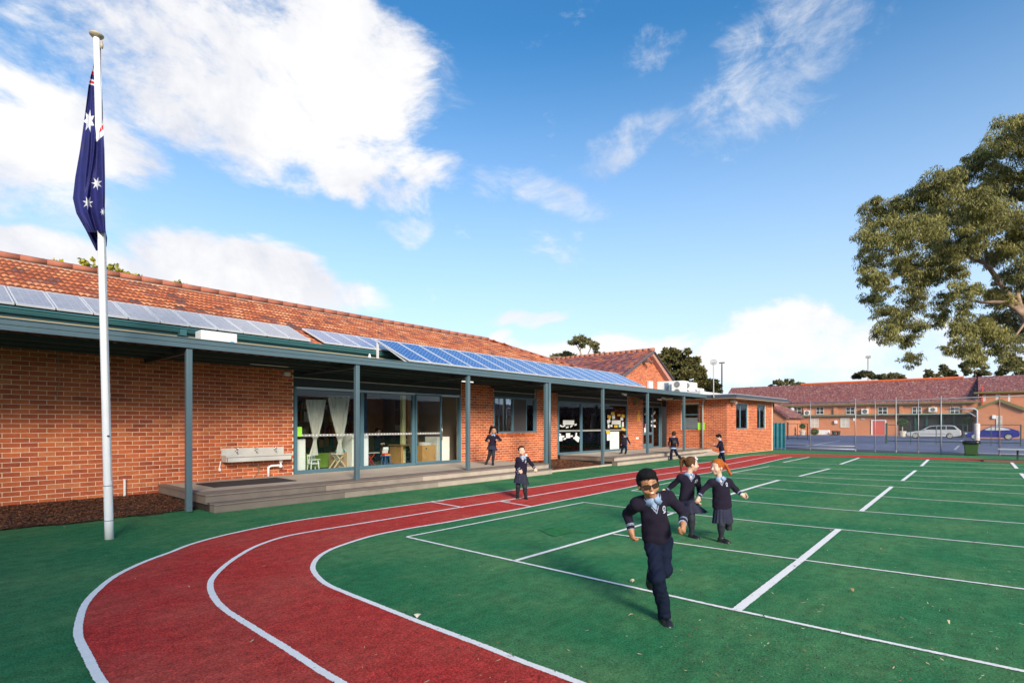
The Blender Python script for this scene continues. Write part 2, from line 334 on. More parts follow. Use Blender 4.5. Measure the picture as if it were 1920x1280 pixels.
# the red lane between its outer and inner line: resample both by arc length and bridge
def resamp(P, n):
    d = [0]
    for a, b in zip(P, P[1:]): d.append(d[-1] + (b - a).length)
    out = []; j = 0
    for k in range(n):
        s_ = d[-1] * k / (n - 1)
        while j < len(d) - 2 and d[j + 1] < s_: j += 1
        t = (s_ - d[j]) / max(1e-9, d[j + 1] - d[j]); out.append(P[j].lerp(P[j + 1], min(1, max(0, t))))
    return out
poly = o1 + i1[::-1]
import mathutils.geometry as MG
tri = MG.tessellate_polygon([poly])
mesh('running_track', [(p.x, p.y, .004) for p in poly], [t for t in tri], RED)['kind'] = 'structure'
_lineparts = MB()
def ribbon(mb, P, wd, z=.008, jag=True, m=0):
    P = [Vector(p) for p in P]; n = len(P); L = []; Rr = []
    for i, p in enumerate(P):
        d = P[min(i + 1, n - 1)] - P[max(i - 1, 0)]; d.z = 0; d.normalize(); q = Vector((-d.y, d.x, 0))
        near = min(1, 4.5 / max(1, depth(p)))
        j1 = random.gauss(0, .0018) * near if jag else 0; j2 = random.gauss(0, .0018) * near if jag else 0
        L.append(p + q * (wd / 2 + j1)); Rr.append(p - q * (wd / 2 + j2))
    vs = [(p.x, p.y, z) for p in L + Rr]
    mb.add(vs, [(i, n + i, n + i + 1, i + 1) for i in range(n - 1)], m)
def dense(P):                           # fine steps near the camera, coarse beyond
    out = []
    for a, b in zip(P, P[1:]):
        L = (b - a).length; dd = max(1., depth((a + b) / 2)); n = max(1, int(L / max(.012, .012 * (dd / 4) ** 2)))
        for k in range(n): out.append(a.lerp(b, k / n))
    return out + [P[-1]]
def line(name, L, wd, curve=False, z=.008):
    P = wl(L); P = catmull(P, .1) if curve else P
    mb = MB(); ribbon(mb, dense(P), wd, z); o = mb.build(name, LINEM); o['kind'] = 'structure'; return o
line('track_line', OUT[:22], .055, True); line('track_line', MID, .055, True); line('track_line', INN[:25], .055, True)
line('track_line', [(807, 941), (868, 951.8)], .05, z=.012); line('track_line', [(935.8, 939.8), (995, 949.8)], .05, z=.012)
line('track_line', [(809, 940), (832, 939.6)], .04, z=.012); line('track_line', [(936, 939.5), (957, 940.6)], .04, z=.012)
CL = [([(762.5, 1006.8), (967.5, 1052.6), (1340, 1136), (1600, 1191.8), (1920, 1259.4), (2500, 1383)], .042), ([(1150, 1001.3), (1340, 1028.3), (1504.6, 1050.1), (1920, 1104.8), (2500, 1181)], .04),
      ([(1095, 941.8), (1165, 950.5), (1442.7, 980), (1572.6, 992.5), (1920, 1025.9), (2500, 1080)], .04), ([(1184, 920), (1373, 938), (1580, 955.8), (1920, 981.7), (2400, 1018)], .045),
      ([(1418.3, 913.6), (1580, 925.9), (1920, 948.4), (2400, 980)], .045), ([(1312, 893.2), (1373, 895.4), (1580, 907.3), (1920, 925.9), (2400, 951)], .045),
      ([(1369, 886.6), (1500, 892.8), (1580, 897.2), (1920, 910.5), (2400, 928)], .05), ([(1535, 886.2), (1580, 887.5), (1920, 897.6), (2400, 911)], .05),
      ([(1442.4, 874.3), (1580, 879.3), (1920, 887.3), (2400, 898)], .05), ([(1468.6, 866.7), (1580, 870.5), (1920, 878.6), (2400, 889)], .05), ([(1597.7, 862.1), (1897, 871), (2400, 886)], .05),
      ([(762.5, 1006.8), (1095, 941.8)], .045), ([(967.5, 1051.3), (1200, 985), (1262, 962)], .06), ([(1184, 920), (1312, 893)], .045), ([(1340, 936), (1418, 912), (1461, 900.1)], .09),
      ([(1369, 886.8), (1442.4, 874.3)], .06), ([(1498.5, 892.8), (1555.4, 878.7)], .09), ([(1468.6, 866.7), (1517.5, 856.8)], .08), ([(1575.8, 870.2), (1610.8, 858.3)], .1),
      ([(1380.8, 1144.6), (1504.6, 1048), (1573, 992.2)], .08), ([(1615, 958.3), (1672, 912.6)], .08), ([(1692, 901.2), (1717, 881.8)], .085), ([(1727.5, 873.8), (1740.5, 861.5)], .1),
      ([(1896, 866.2), (1906.7, 878.4)], .1), ([(1914.7, 887.6), (1935, 909)], .1)]
for i, (L, wd) in enumerate(CL): line('court_line', L, wd, z=.008 if i < 11 else .0095)
# hatch lid cut into the turf
h = [gp(*p) for p in ((1010, 993), (1037, 1006.5), (1084, 996), (1050, 986))]
hm = MB(); hc = sum(h, Vector()) / 4
ring = [(p.x, p.y, .005) for p in h] + [(hc.x + (p.x - hc.x) * .97, hc.y + (p.y - hc.y) * .97, .005) for p in h]
hm.add(ring, [(i, (i + 1) % 4, 4 + (i + 1) % 4, 4 + i) for i in range(4)], 1); hm.add([(hc.x + (p.x - hc.x) * .97, hc.y + (p.y - hc.y) * .97, .006) for p in h], [(0, 1, 2, 3)], 0)
tag(hm.build('hatch_lid', [turf_mat('hatch_turf', (.013, .125, .036), (.05, .30, .10), (.12, .32, .10), seed=5.), mat('dark_gap', (.02, .03, .02), .9)]), 'square turf covered hatch lid set in the green court beside the track', 'hatch')
# mulch beds
CHIP = mat('bark_chip', (.07, .024, .011), .9, .5, 40, .5, isl=1.6, col2=(.20, .075, .03))
SOIL = mat('dark_soil', (.05, .022, .012), .95, .4, 14, .9, 60)
def bed(name, poly, zf, n, chiplen, label):
    xs = [p[0] for p in poly]; ys = [p[1] for p in poly]
    def inside(x, y):
        c = False; j = len(poly) - 1
        for i in range(len(poly)):
            if (poly[i][1] > y) != (poly[j][1] > y) and x < (poly[j][0] - poly[i][0]) * (y - poly[i][1]) / (poly[j][1] - poly[i][1]) + poly[i][0]: c = not c
            j = i
        return c
    st_ = .12; vs = []; idx = {}; fs = []
    nx = int((max(xs) - min(xs)) / st_) + 1; ny = int((max(ys) - min(ys)) / st_) + 1
    for i in range(nx):
        for j in range(ny):
            x = min(xs) + i * st_; y = min(ys) + j * st_
            if inside(x + st_ / 2, y + st_ / 2):
                q = []
                for a, b in ((0, 0), (1, 0), (1, 1), (0, 1)):
                    k = (i + a, j + b)
                    if k not in idx: idx[k] = len(vs); X = min(xs) + k[0] * st_; Y = min(ys) + k[1] * st_; vs.append((X, Y, zf(X, Y) + random.uniform(-.008, .008)))
                    q.append(idx[k])
                fs.append(tuple(q))
    V = []; Q = []
    cnt = 0
    while cnt < n:
        x = random.uniform(min(xs), max(xs)); y = random.uniform(min(ys) - .05, max(ys))
        if not inside(x, y) and random.random() > .02: continue
        if not inside(x, y + .12): continue
        a = random.uniform(0, 6.28); L = chiplen * random.uniform(.4, 1.3); wd = L * random.uniform(.2, .5); tz = random.uniform(-.4, .4)
        dx, dy = math.cos(a), math.sin(a); z = zf(x, y) + random.uniform(0, .018); h_ = random.uniform(.003, .008); b = len(V)
        for sx, sy, sz in ((-1, -1, 0), (1, -1, 0), (1, 1, 0), (-1, 1, 0), (0, 0, 1)):
            V.append((x + dx * L / 2 * sx - dy * wd / 2 * sy, y + dy * L / 2 * sx + dx * wd / 2 * sy, z + tz * L / 2 * sx + sz * h_))
        Q += [(b, b + 1, b + 4), (b + 1, b + 2, b + 4), (b + 2, b + 3, b + 4), (b + 3, b, b + 4)]; cnt += 1
    o = mesh(name, vs, fs, SOIL, None, True); o['kind'] = 'stuff'; tag(o, label, 'garden bed')
    c = npmesh('bark_chips', V, Q, CHIP, None); c['kind'] = 'stuff'; tag(c, 'loose ' + label.replace('bed of', 'chips over the bed of'), 'bark mulch')
wv = lambda x: .05 * math.sin(x * 2.1) + .04 * math.sin(x * 5.3 + 1)
fr = [(x, 10.72 + wv(x)) for x in np.arange(-6, 3.9, .2)]
bed('mulch_bed', [(-6, 12.9)] + fr + [(3.95, 10.75), (3.95, 12.9)], lambda x, y: .014 + max(0, (y - 10.8)) * .055, 26000, .05, 'dark bed of bark mulch below the brick wall, left of the deck')
fr2 = [(x, 10.42) for x in np.arange(13.9, 18.0, .3)]
bed('mulch_bed', [(13.9, 12.9)] + fr2 + [(17.8, 10.42), (17.8, 12.9)], lambda x, y: .016 + max(0, (y - 10.5)) * .05, 7000, .07, 'orange brown bed of bark mulch between the two decks')
mb = MB(); mb.box(13.75, 17.78, 10.36, 10.42, 0, .06); tag(mb.build('garden_edging', mat('pale_timber_edge', (.46, .38, .28), .8, .2, 10)), 'thin pale timber edging along the mulch between the two decks', 'edging')
# leaf litter
def litter(n, x0, x1, y0, y1, label, cols, size, seed):
    r = random.Random(seed); V = []; Q = []; fm = []
    k = 0
    while k < n:
        # even in picture terms: denser close to the camera
        u = r.uniform(0, 1920); v = r.uniform(860, 1300) if r.random() < .55 else r.uniform(860, 1000)
        p = gp(u, v)
        if not (x0 < p.x < x1 and y0 < p.y < y1): continue
        if u < 1250 and r.random() < .6: continue
        k += 1; a = r.uniform(0, 6.28); L = size * r.uniform(.3, 1.2); wd = L * r.uniform(.2, .45); b = len(V); dx, dy = math.cos(a), math.sin(a); up = r.uniform(.002, .012); ci = r.randrange(len(cols)); L *= .55 if ci >= 5 and ci % 2 == 1 else 1; wd *= .6
        for s_, q, z in ((-1, 0, 0), (-.3, -1, .3), (.5, -.8, .6), (1, 0, 1), (.4, 1, .5), (-.4, .9, .2)):
            V.append((p.x + dx * L / 2 * s_ - dy * wd / 2 * q, p.y + dy * L / 2 * s_ + dx * wd / 2 * q, .012 + up * z))
        Q.append(tuple(b + i for i in range(6))); fm.append(ci)
    o = mesh('fallen_leaves', V, Q, cols, None, False, fm); o['kind'] = 'stuff'; tag(o, label, 'leaf litter')
LB = [mat('leaf_dark', (.03, .02, .02), .8), mat('leaf_dark', (.03, .02, .02), .8), mat('leaf_dark', (.03, .02, .02), .8), mat('leaf_dark', (.03, .02, .02), .8), mat('leaf_brown', (.16, .07, .03), .8), mat('leaf_dark', (.03, .02, .02), .8), mat('leaf_tan', (.30, .18, .08), .8), mat('leaf_dark2', (.05, .03, .035), .8), mat('leaf_straw', (.62, .5, .3), .8)]
litter(3600, 1.5, 34, -6, 10.4, 'small dry leaves and twigs scattered over the green court', LB, .036, 5)
# larger single leaves one can make out
for (u, v, a, lab, ml) in ((782, 1157, .3, 'curled pale leaf with brown tip lying on the inner track line', 0), (1190, 1090, 1.2, 'spray of pale grey gum leaves lying behind the running boy', 1), (1258, 1081, 2., 'small brown leaf on the court right behind the running boy', 2), (1600, 1108, .5, 'orange leaf on the green court, right of the thick cross line', 2), (1780, 1169, .2, 'straw coloured leaf on the court near the right edge', 1), (1192, 1154, 2.6, 'thin pale twig left of the boy\'s front foot', 1)):
    p = gp(u, v, .01); mb = MB(); n = 5 if 'spray' in lab else (3 if 'curled' in lab else 1)
    for k in range(n):
        aa = a + k * .5; L = .055 if 'twig' not in lab else .07; wd = .009 if ml == 1 else .018
        d = Vector((math.cos(aa), math.sin(aa), .12)); q = Vector((-d.y, d.x, 0)); pts = []
        for s_ in range(6):
            t = s_ / 5; c = p + d * (L * t) + Vector((0, 0, .018 * math.sin(t * 3.1))); ww = wd * math.sin(math.pi * min(.97, max(.06, t))); pts.append((c - q * ww, c + q * ww))
        vs = [x for pr in pts for x in pr]; mb.add(vs, [(2 * i, 2 * i + 1, 2 * i + 3, 2 * i + 2) for i in range(5)])
    tag(mb.build('leaf', [mat('leaf_pale', (.62, .56, .44), .7), mat('leaf_straw', (.62, .5, .3), .8), mat('leaf_tan', (.45, .28, .12), .8)][ml]), lab, 'leaf')
# ---------------------------------------------------------------- brickwork
BL, BH, BJ = .23, .076, .010
brick_me = {}
def brick_mesh(L):
    k = round(L, 3)
    if k not in brick_me:
        me = bpy.data.meshes.new('brick'); a, h, e = k / 2, BH / 2, .003
        v = [(-a, .02, -h), (a, .02, -h), (a, .02, h), (-a, .02, h), (-a + 0, 0.002, -h), (a, 0.002, -h), (a, 0.002, h), (-a, 0.002, h), (-a + e, -.001, -h + e), (a - e, -.001, -h + e), (a - e, -.001, h - e), (-a + e, -.001, h - e)]
        f = [(8, 9, 10, 11)] + [(0 + i, (i + 1) % 4, 4 + (i + 1) % 4, 4 + i) for i in range(4)] + [(4 + i, 4 + (i + 1) % 4, 8 + (i + 1) % 4, 8 + i) for i in range(4)]
        me.from_pydata(v, [], f); me.materials.append(BRICKM); brick_me[k] = (me, np.array(v), f)
    return brick_me[k]
TEDGE = mat('tile_lip_shade', (.20, .07, .045), .9, .4, 20, .3)  # lip faces coloured darker to stand in for the shadow under each row
class Bricks:
    """collects the bricks of one building; the 300 that show largest become objects of their own"""
    def __init__(s): s.b = []
    def wall(s, x0, y0, x1, y1, z0, z1, holes=(), wallobj=None, proud=.005, lean=0.):
        """face runs from (x0,y0) to (x1,y1) with its outside to the right of that direction"""
        d = Vector((x1 - x0, y1 - y0, 0)); L = d.length; d.normalize(); n = Vector((d.y, -d.x, 0))
        rows = int((z1 - z0) / (BH + BJ)) + 1
        for r in range(rows):
            z = z0 + r * (BH + BJ) + BH / 2
            if z + BH / 2 > z1 + .02: break
            off = 0 if r % 2 == 0 else -(BL + BJ) / 2
            segs = [(0, L)]
            for (a, b, c, e) in holes:
                if z + BH / 2 > c + .01 and z - BH / 2 < e - .01:
                    ns = []
                    for (p, q) in segs:
                        if b <= p or a >= q: ns.append((p, q)); continue
                        if a > p: ns.append((p, a))
                        if b < q: ns.append((b, q))
                    segs = ns
            x = off
            while x < L:
                p, q = x, x + BL
                for (sa, sb) in segs:
                    a, b = max(p, sa + .002), min(q, sb - .002)
                    if b - a > .045:
                        ll = round((b - a) / .0125) * .0125
                        c = Vector((x0, y0, 0)) + d * ((a + b) / 2) + n * (proud + random.uniform(-.0015, .0015)); c.z = z + random.uniform(-.001, .001)
                        s.b.append((c, math.atan2(d.y, d.x), min(ll, b - a) if b - a < BL - .01 else BL, wallobj))
                x += BL + BJ
    def finish(s, parent, own=300):
        vis = []
        for i, (c, a, L, wo) in enumerate(s.b):
            if inview(c):
                f = depth(c); n = Vector((math.sin(a), -math.cos(a), 0)); vw = (c - CAM).normalized()
                vis.append((-(abs(n.dot(vw)) * L / f ** 2), i))
        vis.sort(); top = set(i for _, i in vis[:own])
        V = []; Q = []; nv = 0; r = random.Random(3)
        for i, (c, a, L, wo) in enumerate(s.b):
            me, vv, ff = brick_mesh(L)
            if i in top:
                o = bpy.data.objects.new('brick', me); C.objects.link(o); o.location = c; o.rotation_euler = (r.uniform(-.006, .006), r.uniform(-.004, .004), a); adopt(o, wo or parent)
            else:
                ca, sa = math.cos(a), math.sin(a); k = vv @ np.array([[ca, sa, 0], [-sa, ca, 0], [0, 0, 1]]) + np.array(c)
                V.append(k); Q += [tuple(nv + j for j in f) for f in ff]; nv += 12
        if V:
            o = npmesh('brick', np.vstack(V), Q, BRICKM, parent); o['kind'] = 'stuff'
# ---------------------------------------------------------------- roof tiles
def tile_geo(wd, ex):
    nx = 9; v = []; f = []
    for j, (y, z) in enumerate(((-.02, .046), (ex * .5, .026), (ex + .02, .002))):
        for i in range(nx):
            t = i / (nx - 1); v.append(((t - .5) * wd * .995, y, z + .027 * abs(math.sin(t * 2 * math.pi)) ** .8))
    for i in range(nx): t = i / (nx - 1); v.append(((t - .5) * wd * .995, -.02, .002 + .008 * abs(math.sin(t * 2 * math.pi))))
    for j in range(2):
        for i in range(nx - 1): f.append((j * nx + i, j * nx + i + 1, (j + 1) * nx + i + 1, (j + 1) * nx + i))
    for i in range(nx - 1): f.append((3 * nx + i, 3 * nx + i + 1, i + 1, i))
    return np.array(v), f
def roof_plane(parent, org, dx, up, length, slope_len, m, clip=None, wd=.215, ex=.33, own=0, skip=None, z_lift=.02):
    """org = eave corner, dx = unit vector along the eave, up = unit vector up the slope"""
    org, dx, up = Vector(org), Vector(dx).normalized(), Vector(up).normalized(); nrm = dx.cross(up).normalized()
    if nrm.z < 0: nrm = -nrm
    tv, tf = tile_geo(wd, ex); cand = []
    for r in range(int(slope_len / ex) + 1):
        for k in range(int(length / wd) + 1):
            a = (k + .5 + (0 if r % 2 else .5)) * wd + random.uniform(-.004, .004); b = r * ex
            if clip and not clip(a, b): continue
            if b > slope_len - .1: continue
            p = org + dx * a + up * b + nrm * z_lift
            cand.append((p, a, b))
    M = np.array([list(dx), list(up), list(nrm)])
    top = set()
    if own:
        s_ = sorted((-((1 / depth(p)) ** 2), i) for i, (p, a, b) in enumerate(cand) if inview(p) and not (skip and skip(a, b)))
        top = set(i for _, i in s_[:own])
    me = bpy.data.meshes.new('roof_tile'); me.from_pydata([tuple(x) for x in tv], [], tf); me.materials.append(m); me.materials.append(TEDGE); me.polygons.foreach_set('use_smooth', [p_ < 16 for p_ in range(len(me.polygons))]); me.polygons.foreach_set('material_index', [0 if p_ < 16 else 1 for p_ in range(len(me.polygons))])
    V = []; Q = []; nv = 0
    rot = Matrix((dx, up, nrm)).transposed().to_euler()
    for i, (p, a, b) in enumerate(cand):
        jz = random.uniform(-.004, .006)
        if i in top:
            o = bpy.data.objects.new('roof_tile', me); C.objects.link(o); o.location = p + nrm * jz; o.rotation_euler = rot; adopt(o, parent)
        else:
            V.append(tv @ M + np.array(p + nrm * jz)); Q.append(np.array(tf) + nv); nv += len(tv)
    if V:
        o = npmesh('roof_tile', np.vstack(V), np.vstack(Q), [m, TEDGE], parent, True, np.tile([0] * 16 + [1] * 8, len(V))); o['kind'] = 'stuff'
def capline(mb, a, b, r=.11, L=.4):
    a, b = Vector(a), Vector(b); n = max(1, int((b - a).length / L)); d = (b - a) / n
    for i in range(n):
        p = a + d * i; mb.tube([p - d * .04, p + d * .98], [r * 1.08, r], 10)
# ================================================================= main school building
YW = 12.9; FZ = .3; HEAD = 2.5; SOF = 2.78
SCH = thing('school_building', 'long brick classroom wing with orange tiled roof behind the verandah', 'building', (10, 15, 0))
def core(x0, x1, z0, z1, t=.24):
    m_ = MB(); m_.box(x0, x1, YW, YW + t, z0, z1); return m_.build('wall', MORTAR, SCH)
WALL = core(-6, 6.62, 0, 3.1); core(12.42, 14.0, 0, 3.1); core(14.0, 16.35, 0, 1.2); core(16.35, 17.82, 0, 3.1); core(23.65, 25.2, 0, 3.1)
BK = Bricks()
BK.wall(-1.2, YW, 6.62, YW, .02, 3.0, (), WALL)
BK.wall(12.42, YW, 17.82, YW, .02, 3.0, [(14.0 - 12.42, 16.35 - 12.42, 1.2, 3.1)], WALL)
BK.wall(23.65, YW, 25.2, YW, .3, 3.0, (), WALL)
BK.finish(SCH)
# brick-on-edge sill under the middle window
sm_ = MB()
for k in range(27): x = 14.02 + k * .086; sm_.box(x, x + .076, YW - .035, YW + .1, 1.13, 1.235)
o = sm_.build('sill_brick', BRICKM, SCH); o['kind'] = 'stuff'
# infill above openings
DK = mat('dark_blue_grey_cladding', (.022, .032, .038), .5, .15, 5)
mb = MB()
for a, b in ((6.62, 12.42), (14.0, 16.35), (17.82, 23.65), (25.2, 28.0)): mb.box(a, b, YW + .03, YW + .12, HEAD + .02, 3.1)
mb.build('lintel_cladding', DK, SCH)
mb = MB()
for a, b in ((6.62, 12.3), (14.0, 16.3), (17.82, 27.3)): mb.tube([(a, YW - .02, 2.72), (b, YW - .02, 2.70)], .013, 6)
mb.build('conduit', mat('pale_conduit', (.45, .45, .42), .5), SCH)
# soffit and verandah lining are the canopy's; ceiling and floor of the rooms
FLOORM = mat('classroom_floor', (.10, .14, .10), .6, .2, 3)
INTW = mat('interior_wall', (.34, .27, .20), .8, .1, 3); CEIL = mat('ceiling', (.5, .5, .48), .9, .05, 3)
mb = MB(); mb.box(-2, 28, YW + .3, 19, .1, .29); mb.build('room_floor', FLOORM, SCH)
mb = MB(); mb.box(-2, 28, YW + .13, 19, 2.92, 3.0); mb.build('room_ceiling', CEIL, SCH)
mb = MB(); mb.box(4, 13, 18.2, 18.4, .29, 2.92); mb.box(13, 28, 18.2, 18.4, .29, 1.1); mb.box(13, 28, 18.2, 18.4, 2.75, 2.92)  # gaps between the back wall bands added to let skylight into the rooms
for x in (14.5, 17.2, 19.4, 21.6, 24.4): mb.box(x - .06, x + .06, 18.22, 18.38, 1.1, 2.75)
for x in (6.3, 12.9, 17.2, 24.4): mb.box(x, x + .12, YW + .25, 18.2, .29, 2.92)
mb.box(27.6, 27.9, YW + .25, 18.2, .29, 2.92); mb.build('room_partition', INTW, SCH)
# roof body
EY, EZ, RY, RZ = 12.05, 3.42, 16.0, 5.1
RX1 = 17.0; HX = 20.9; YB = 20.0
ROOF = MB()
ROOF.add([(-8, EY, EZ), (HX, EY, EZ), (RX1, RY, RZ), (-8, RY, RZ), (HX, YB, EZ), (-8, YB, EZ)], [(0, 1, 2, 3), (1, 4, 2), (5, 3, 2, 4), (0, 5, 4, 1), (0, 3, 5)])
ROOFO = ROOF.build('roof', TILEM, SCH)
sl_ = Vector((0, RY - EY, RZ - EZ)); SLEN = sl_.length; slu = sl_.normalized()
X0R = -2.2
def clipf(a, b):
    x = X0R + a; return x < HX - (HX - RX1) * (b / SLEN) + .05
random.seed(21)
roof_plane(ROOFO, (X0R, EY, EZ), (1, 0, 0), slu, HX - X0R + .2, SLEN, TILEM, clipf, own=300, skip=lambda a, b: b < 1.15)
hu = Vector((-(HX - RX1), 0, RZ - EZ)); HL = hu.length
def cliph(a, b): t = b / HL; return t * (RY - EY) - .05 < a < (YB - EY) - t * (YB - RY) + .05
roof_plane(ROOFO, (HX, EY, EZ), (0, 1, 0), hu.normalized(), YB - EY, HL, TILEM, cliph)
mb = MB(); capline(mb, (-4, RY, RZ + .12), (RX1, RY, RZ + .12), .075, .45); capline(mb, (RX1, RY, RZ + .05), (HX, EY, EZ + .05), .1); capline(mb, (RX1, RY, RZ + .05), (HX, YB, EZ + .05), .1)
mb.build('ridge_cap', mat('ridge_terracotta', (.33, .115, .07), .85, .3, 6, .4, 40), ROOFO, True)
mb = MB(); mb.box(-4, RX1 - .3, RY - .05, RY + .05, RZ, RZ + .07); mb.build('ridge_shadow_strip', mat('dark_gap2', (.03, .025, .02), .9), ROOFO)  # dark strip painted in as the shadow line below the ridge caps
mb = MB(); mb.prism([(-4, RY - .22, RZ - .04), (-4, RY - .2, RZ + .0), (-4, RY - .06, RZ + .045), (-4, RY - .06, RZ - .03)], (RX1 + 3.8, 0, 0))
mb.build('ridge_bedding', mat('ridge_mortar', (.36, .24, .17), .9, .2, 8), ROOFO)
# eave: gutter, fascia board, cream soffit strip
mb = MB()
gut = [(EY - .11, EZ - .055), (EY - .135, EZ - .01), (EY - .145, EZ + .035), (EY - .12, EZ + .04), (EY - .03, EZ + .02), (EY - .02, EZ - .055)]
mb.prism([(-6, y, z) for y, z in gut], (26.9, 0, 0)); mb.tube([(-6, EY - .14, EZ + .03), (20.9, EY - .14, EZ + .03)], .022, 8)
mb.prism([(20.95, EY - .1, z) for z in (EZ - .1, EZ + .03)] + [(21.05, EY - .1, EZ + .03), (21.05, EY - .1, EZ - .1)], (0, 8, 0))
mb.build('gutter', TEAL, SCH)
mb = MB(); mb.box(-6, 20.9, EY - .03, EY + .03, EZ - .105, EZ - .057); mb.build('fascia_board', TEAL, SCH)
mb = MB(); mb.box(-6, 20.9, EY + .035, YW + .05, EZ - .42, EZ - .38); mb.box(-6, 20.9, EY - .02, EY + .035, EZ - .20, EZ - .107); mb.build('eave_strip', mat('cream_timber', (.50, .37, .18), .7, .15, 6), SCH)
mb = MB(); p = py(344, 622, EY - .2); mb.box(p.x - .06, p.x + .06, EY - .2, EY - .02, EZ - .12, EZ + 0.0); mb.tube([(p.x, EY - .1, EZ - .1), (p.x, EY - .1, 3.0)], .045, 8); mb.build('downpipe', TEAL, SCH)
mb = MB(); mb.box(-6, 28, YW + .1, YW + .2, 3.0, EZ); mb.build('upper_wall', mat('dark_teal_board', (.06, .09, .09), .7), SCH)  # board in one even dark teal
# ================================================================= windows and doors
MULL = .06
def frame(mb, x0, x1, z0, z1, y=YW, w_=.07, dp=.09):
    mb.box(x0, x1, y, y + dp, z1 - w_, z1); mb.box(x0, x1, y, y + dp, z0, z0 + w_); mb.box(x0, x0 + w_, y, y + dp, z0 + w_, z1 - w_); mb.box(x1 - w_, x1, y, y + dp, z0 + w_, z1 - w_)
def pane(name, x0, x1, z0, z1, y, parent, m=None):
    mb = MB(); mb.box(x0, x1, y, y + .006, z0, z1); return mb.build(name, m or GLASS, parent)
# classroom window wall
mb = MB(); frame(mb, 6.64, 12.40, FZ + .005, HEAD, YW - .01, .08, .12); mb.box(8.56, 8.66, YW - .008, YW + .1, FZ + .085, HEAD - .08); mb.box(10.38, 10.46, YW - .002, YW + .1, FZ + .085, HEAD - .08)
GW = mb.build('window_frame', FRAMEB, SCH)
mb = MB(); mb.box(6.7, 12.3, YW - .012, YW - .008, HEAD - .06, HEAD - .01); mb.build('silver_track', mat('aluminium', (.42, .42, .42), .35, .05, 4, metal=.7), SCH)
pane('pane', 6.72, 8.56, FZ + .085, HEAD - .08, YW + .03, GW); pane('pane', 8.66, 10.38, FZ + .085, HEAD - .08, YW + .03, GW)
mb = MB(); frame(mb, 10.47, 11.52, FZ + .05, HEAD - .03, YW - .04, .05, .05); SD = mb.build('sliding_door', FRAMEB, SCH)
pane('pane', 10.52, 11.47, FZ + .1, HEAD - .08, YW - .018, SD)
mb = MB(); mb.tube([(11.47, YW - .1, 1.05), (11.47, YW - .1, 1.6)], .014, 8); mb.tube([(11.47, YW - .1, 1.1), (11.47, YW - .04, 1.1)], .01, 6); mb.tube([(11.47, YW - .1, 1.55), (11.47, YW - .04, 1.55)], .01, 6)
mb.build('handle', mat('steel', (.55, .55, .54), .25, .04, 5, metal=.9), SD, True)
FROST = mat('frosted_strip', (.50, .50, .47), .6, .1, 6, alpha=.42)
mb = MB(); mb.box(6.73, 8.55, YW + .024, YW + .027, 1.235, 1.295); mb.box(8.67, 10.37, YW + .024, YW + .027, 1.235, 1.295); mb.box(10.53, 11.46, YW - .023, YW - .02, 1.235, 1.295); mb.build('safety_strip', FROST, SCH)
mb = MB()
for k in range(46):
    x = 6.85 + k * .1
    if x < 11.4 and not (8.5 < x < 8.72) and not 10.34 < x < 10.56: y_ = YW + .021 if x < 10.4 else YW - .026; mb.box(x, x + .025, y_, y_ + .002, 1.255, 1.285)
mb.build('strip_dots', WHITE, SCH)
# middle window
mb = MB(); frame(mb, 13.98, 16.37, 1.22, HEAD + .04, YW - .005, .07, .1); mb.box(15.02, 15.08, YW, YW + .08, 1.29, HEAD - .03); mb.box(15.80, 15.84, YW, YW + .08, 1.29, HEAD - .03); mb.box(14.30, 14.33, YW + .04, YW + .07, 1.29, HEAD - .03)
mb.box(16.37, 16.42, YW - .02, YW + .1, 1.2, 3.05)
MW = mb.build('window_frame', FRAMEB, SCH); pane('pane', 14.05, 15.02, 1.29, HEAD - .03, YW + .04, MW); pane('pane', 15.84, 16.3, 1.29, HEAD - .03, YW + .04, MW)
pane('flyscreen', 15.08, 15.80, 1.29, HEAD - .03, YW + .01, MW, mat('flyscreen_mesh', (.06, .05, .05), .8, .1, 3))
# second classroom front
mb = MB(); frame(mb, 17.84, 23.63, FZ + .005, HEAD, YW - .01, .08, .12)
for x in (19.52, 21.40): mb.box(x, x + .12, YW - .008, YW + .1, FZ + .085, HEAD - .08)
W3 = mb.build('window_frame', FRAMEB, SCH)
pane('pane', 17.92, 19.52, FZ + .085, HEAD - .08, YW + .03, W3); pane('pane', 19.64, 21.40, FZ + .085, HEAD - .08, YW + .03, W3); pane('pane', 21.52, 23.55, FZ + .085, HEAD - .08, YW + .03, W3)
mb = MB(); mb.box(17.93, 19.51, YW + .022, YW + .026, 1.24, 1.31); mb.box(19.65, 21.39, YW + .022, YW + .026, 1.24, 1.31); mb.box(21.53, 23.54, YW + .022, YW + .026, 1.24, 1.31); mb.build('safety_strip', FROST, SCH)
# entry doors
mb = MB(); frame(mb, 25.22, 27.3, FZ + .005, HEAD, YW + .0, .07, .1); mb.box(26.35, 26.42, YW, YW + .1, FZ + .075, HEAD - .07); mb.box(25.29, 26.35, YW + .005, YW + .09, 1.0, 1.14); mb.box(25.29, 26.35, YW + .005, YW + .09, FZ + .075, .55)
ED = mb.build('entry_door', FRAMEB, SCH); pane('pane', 25.29, 26.35, 1.14, HEAD - .07, YW + .04, ED); pane('pane', 26.42, 27.22, FZ + .075, HEAD - .07, YW + .06, ED); pane('pane', 25.29, 26.35, .55, 1.0, YW + .04, ED)
mb = MB(); mb.tube([(27.3, YW - .03, FZ), (27.3, YW - .03, 2.75)], .03, 8); mb.build('door_post', mat('brown_post', (.13, .10, .08), .6), SCH)
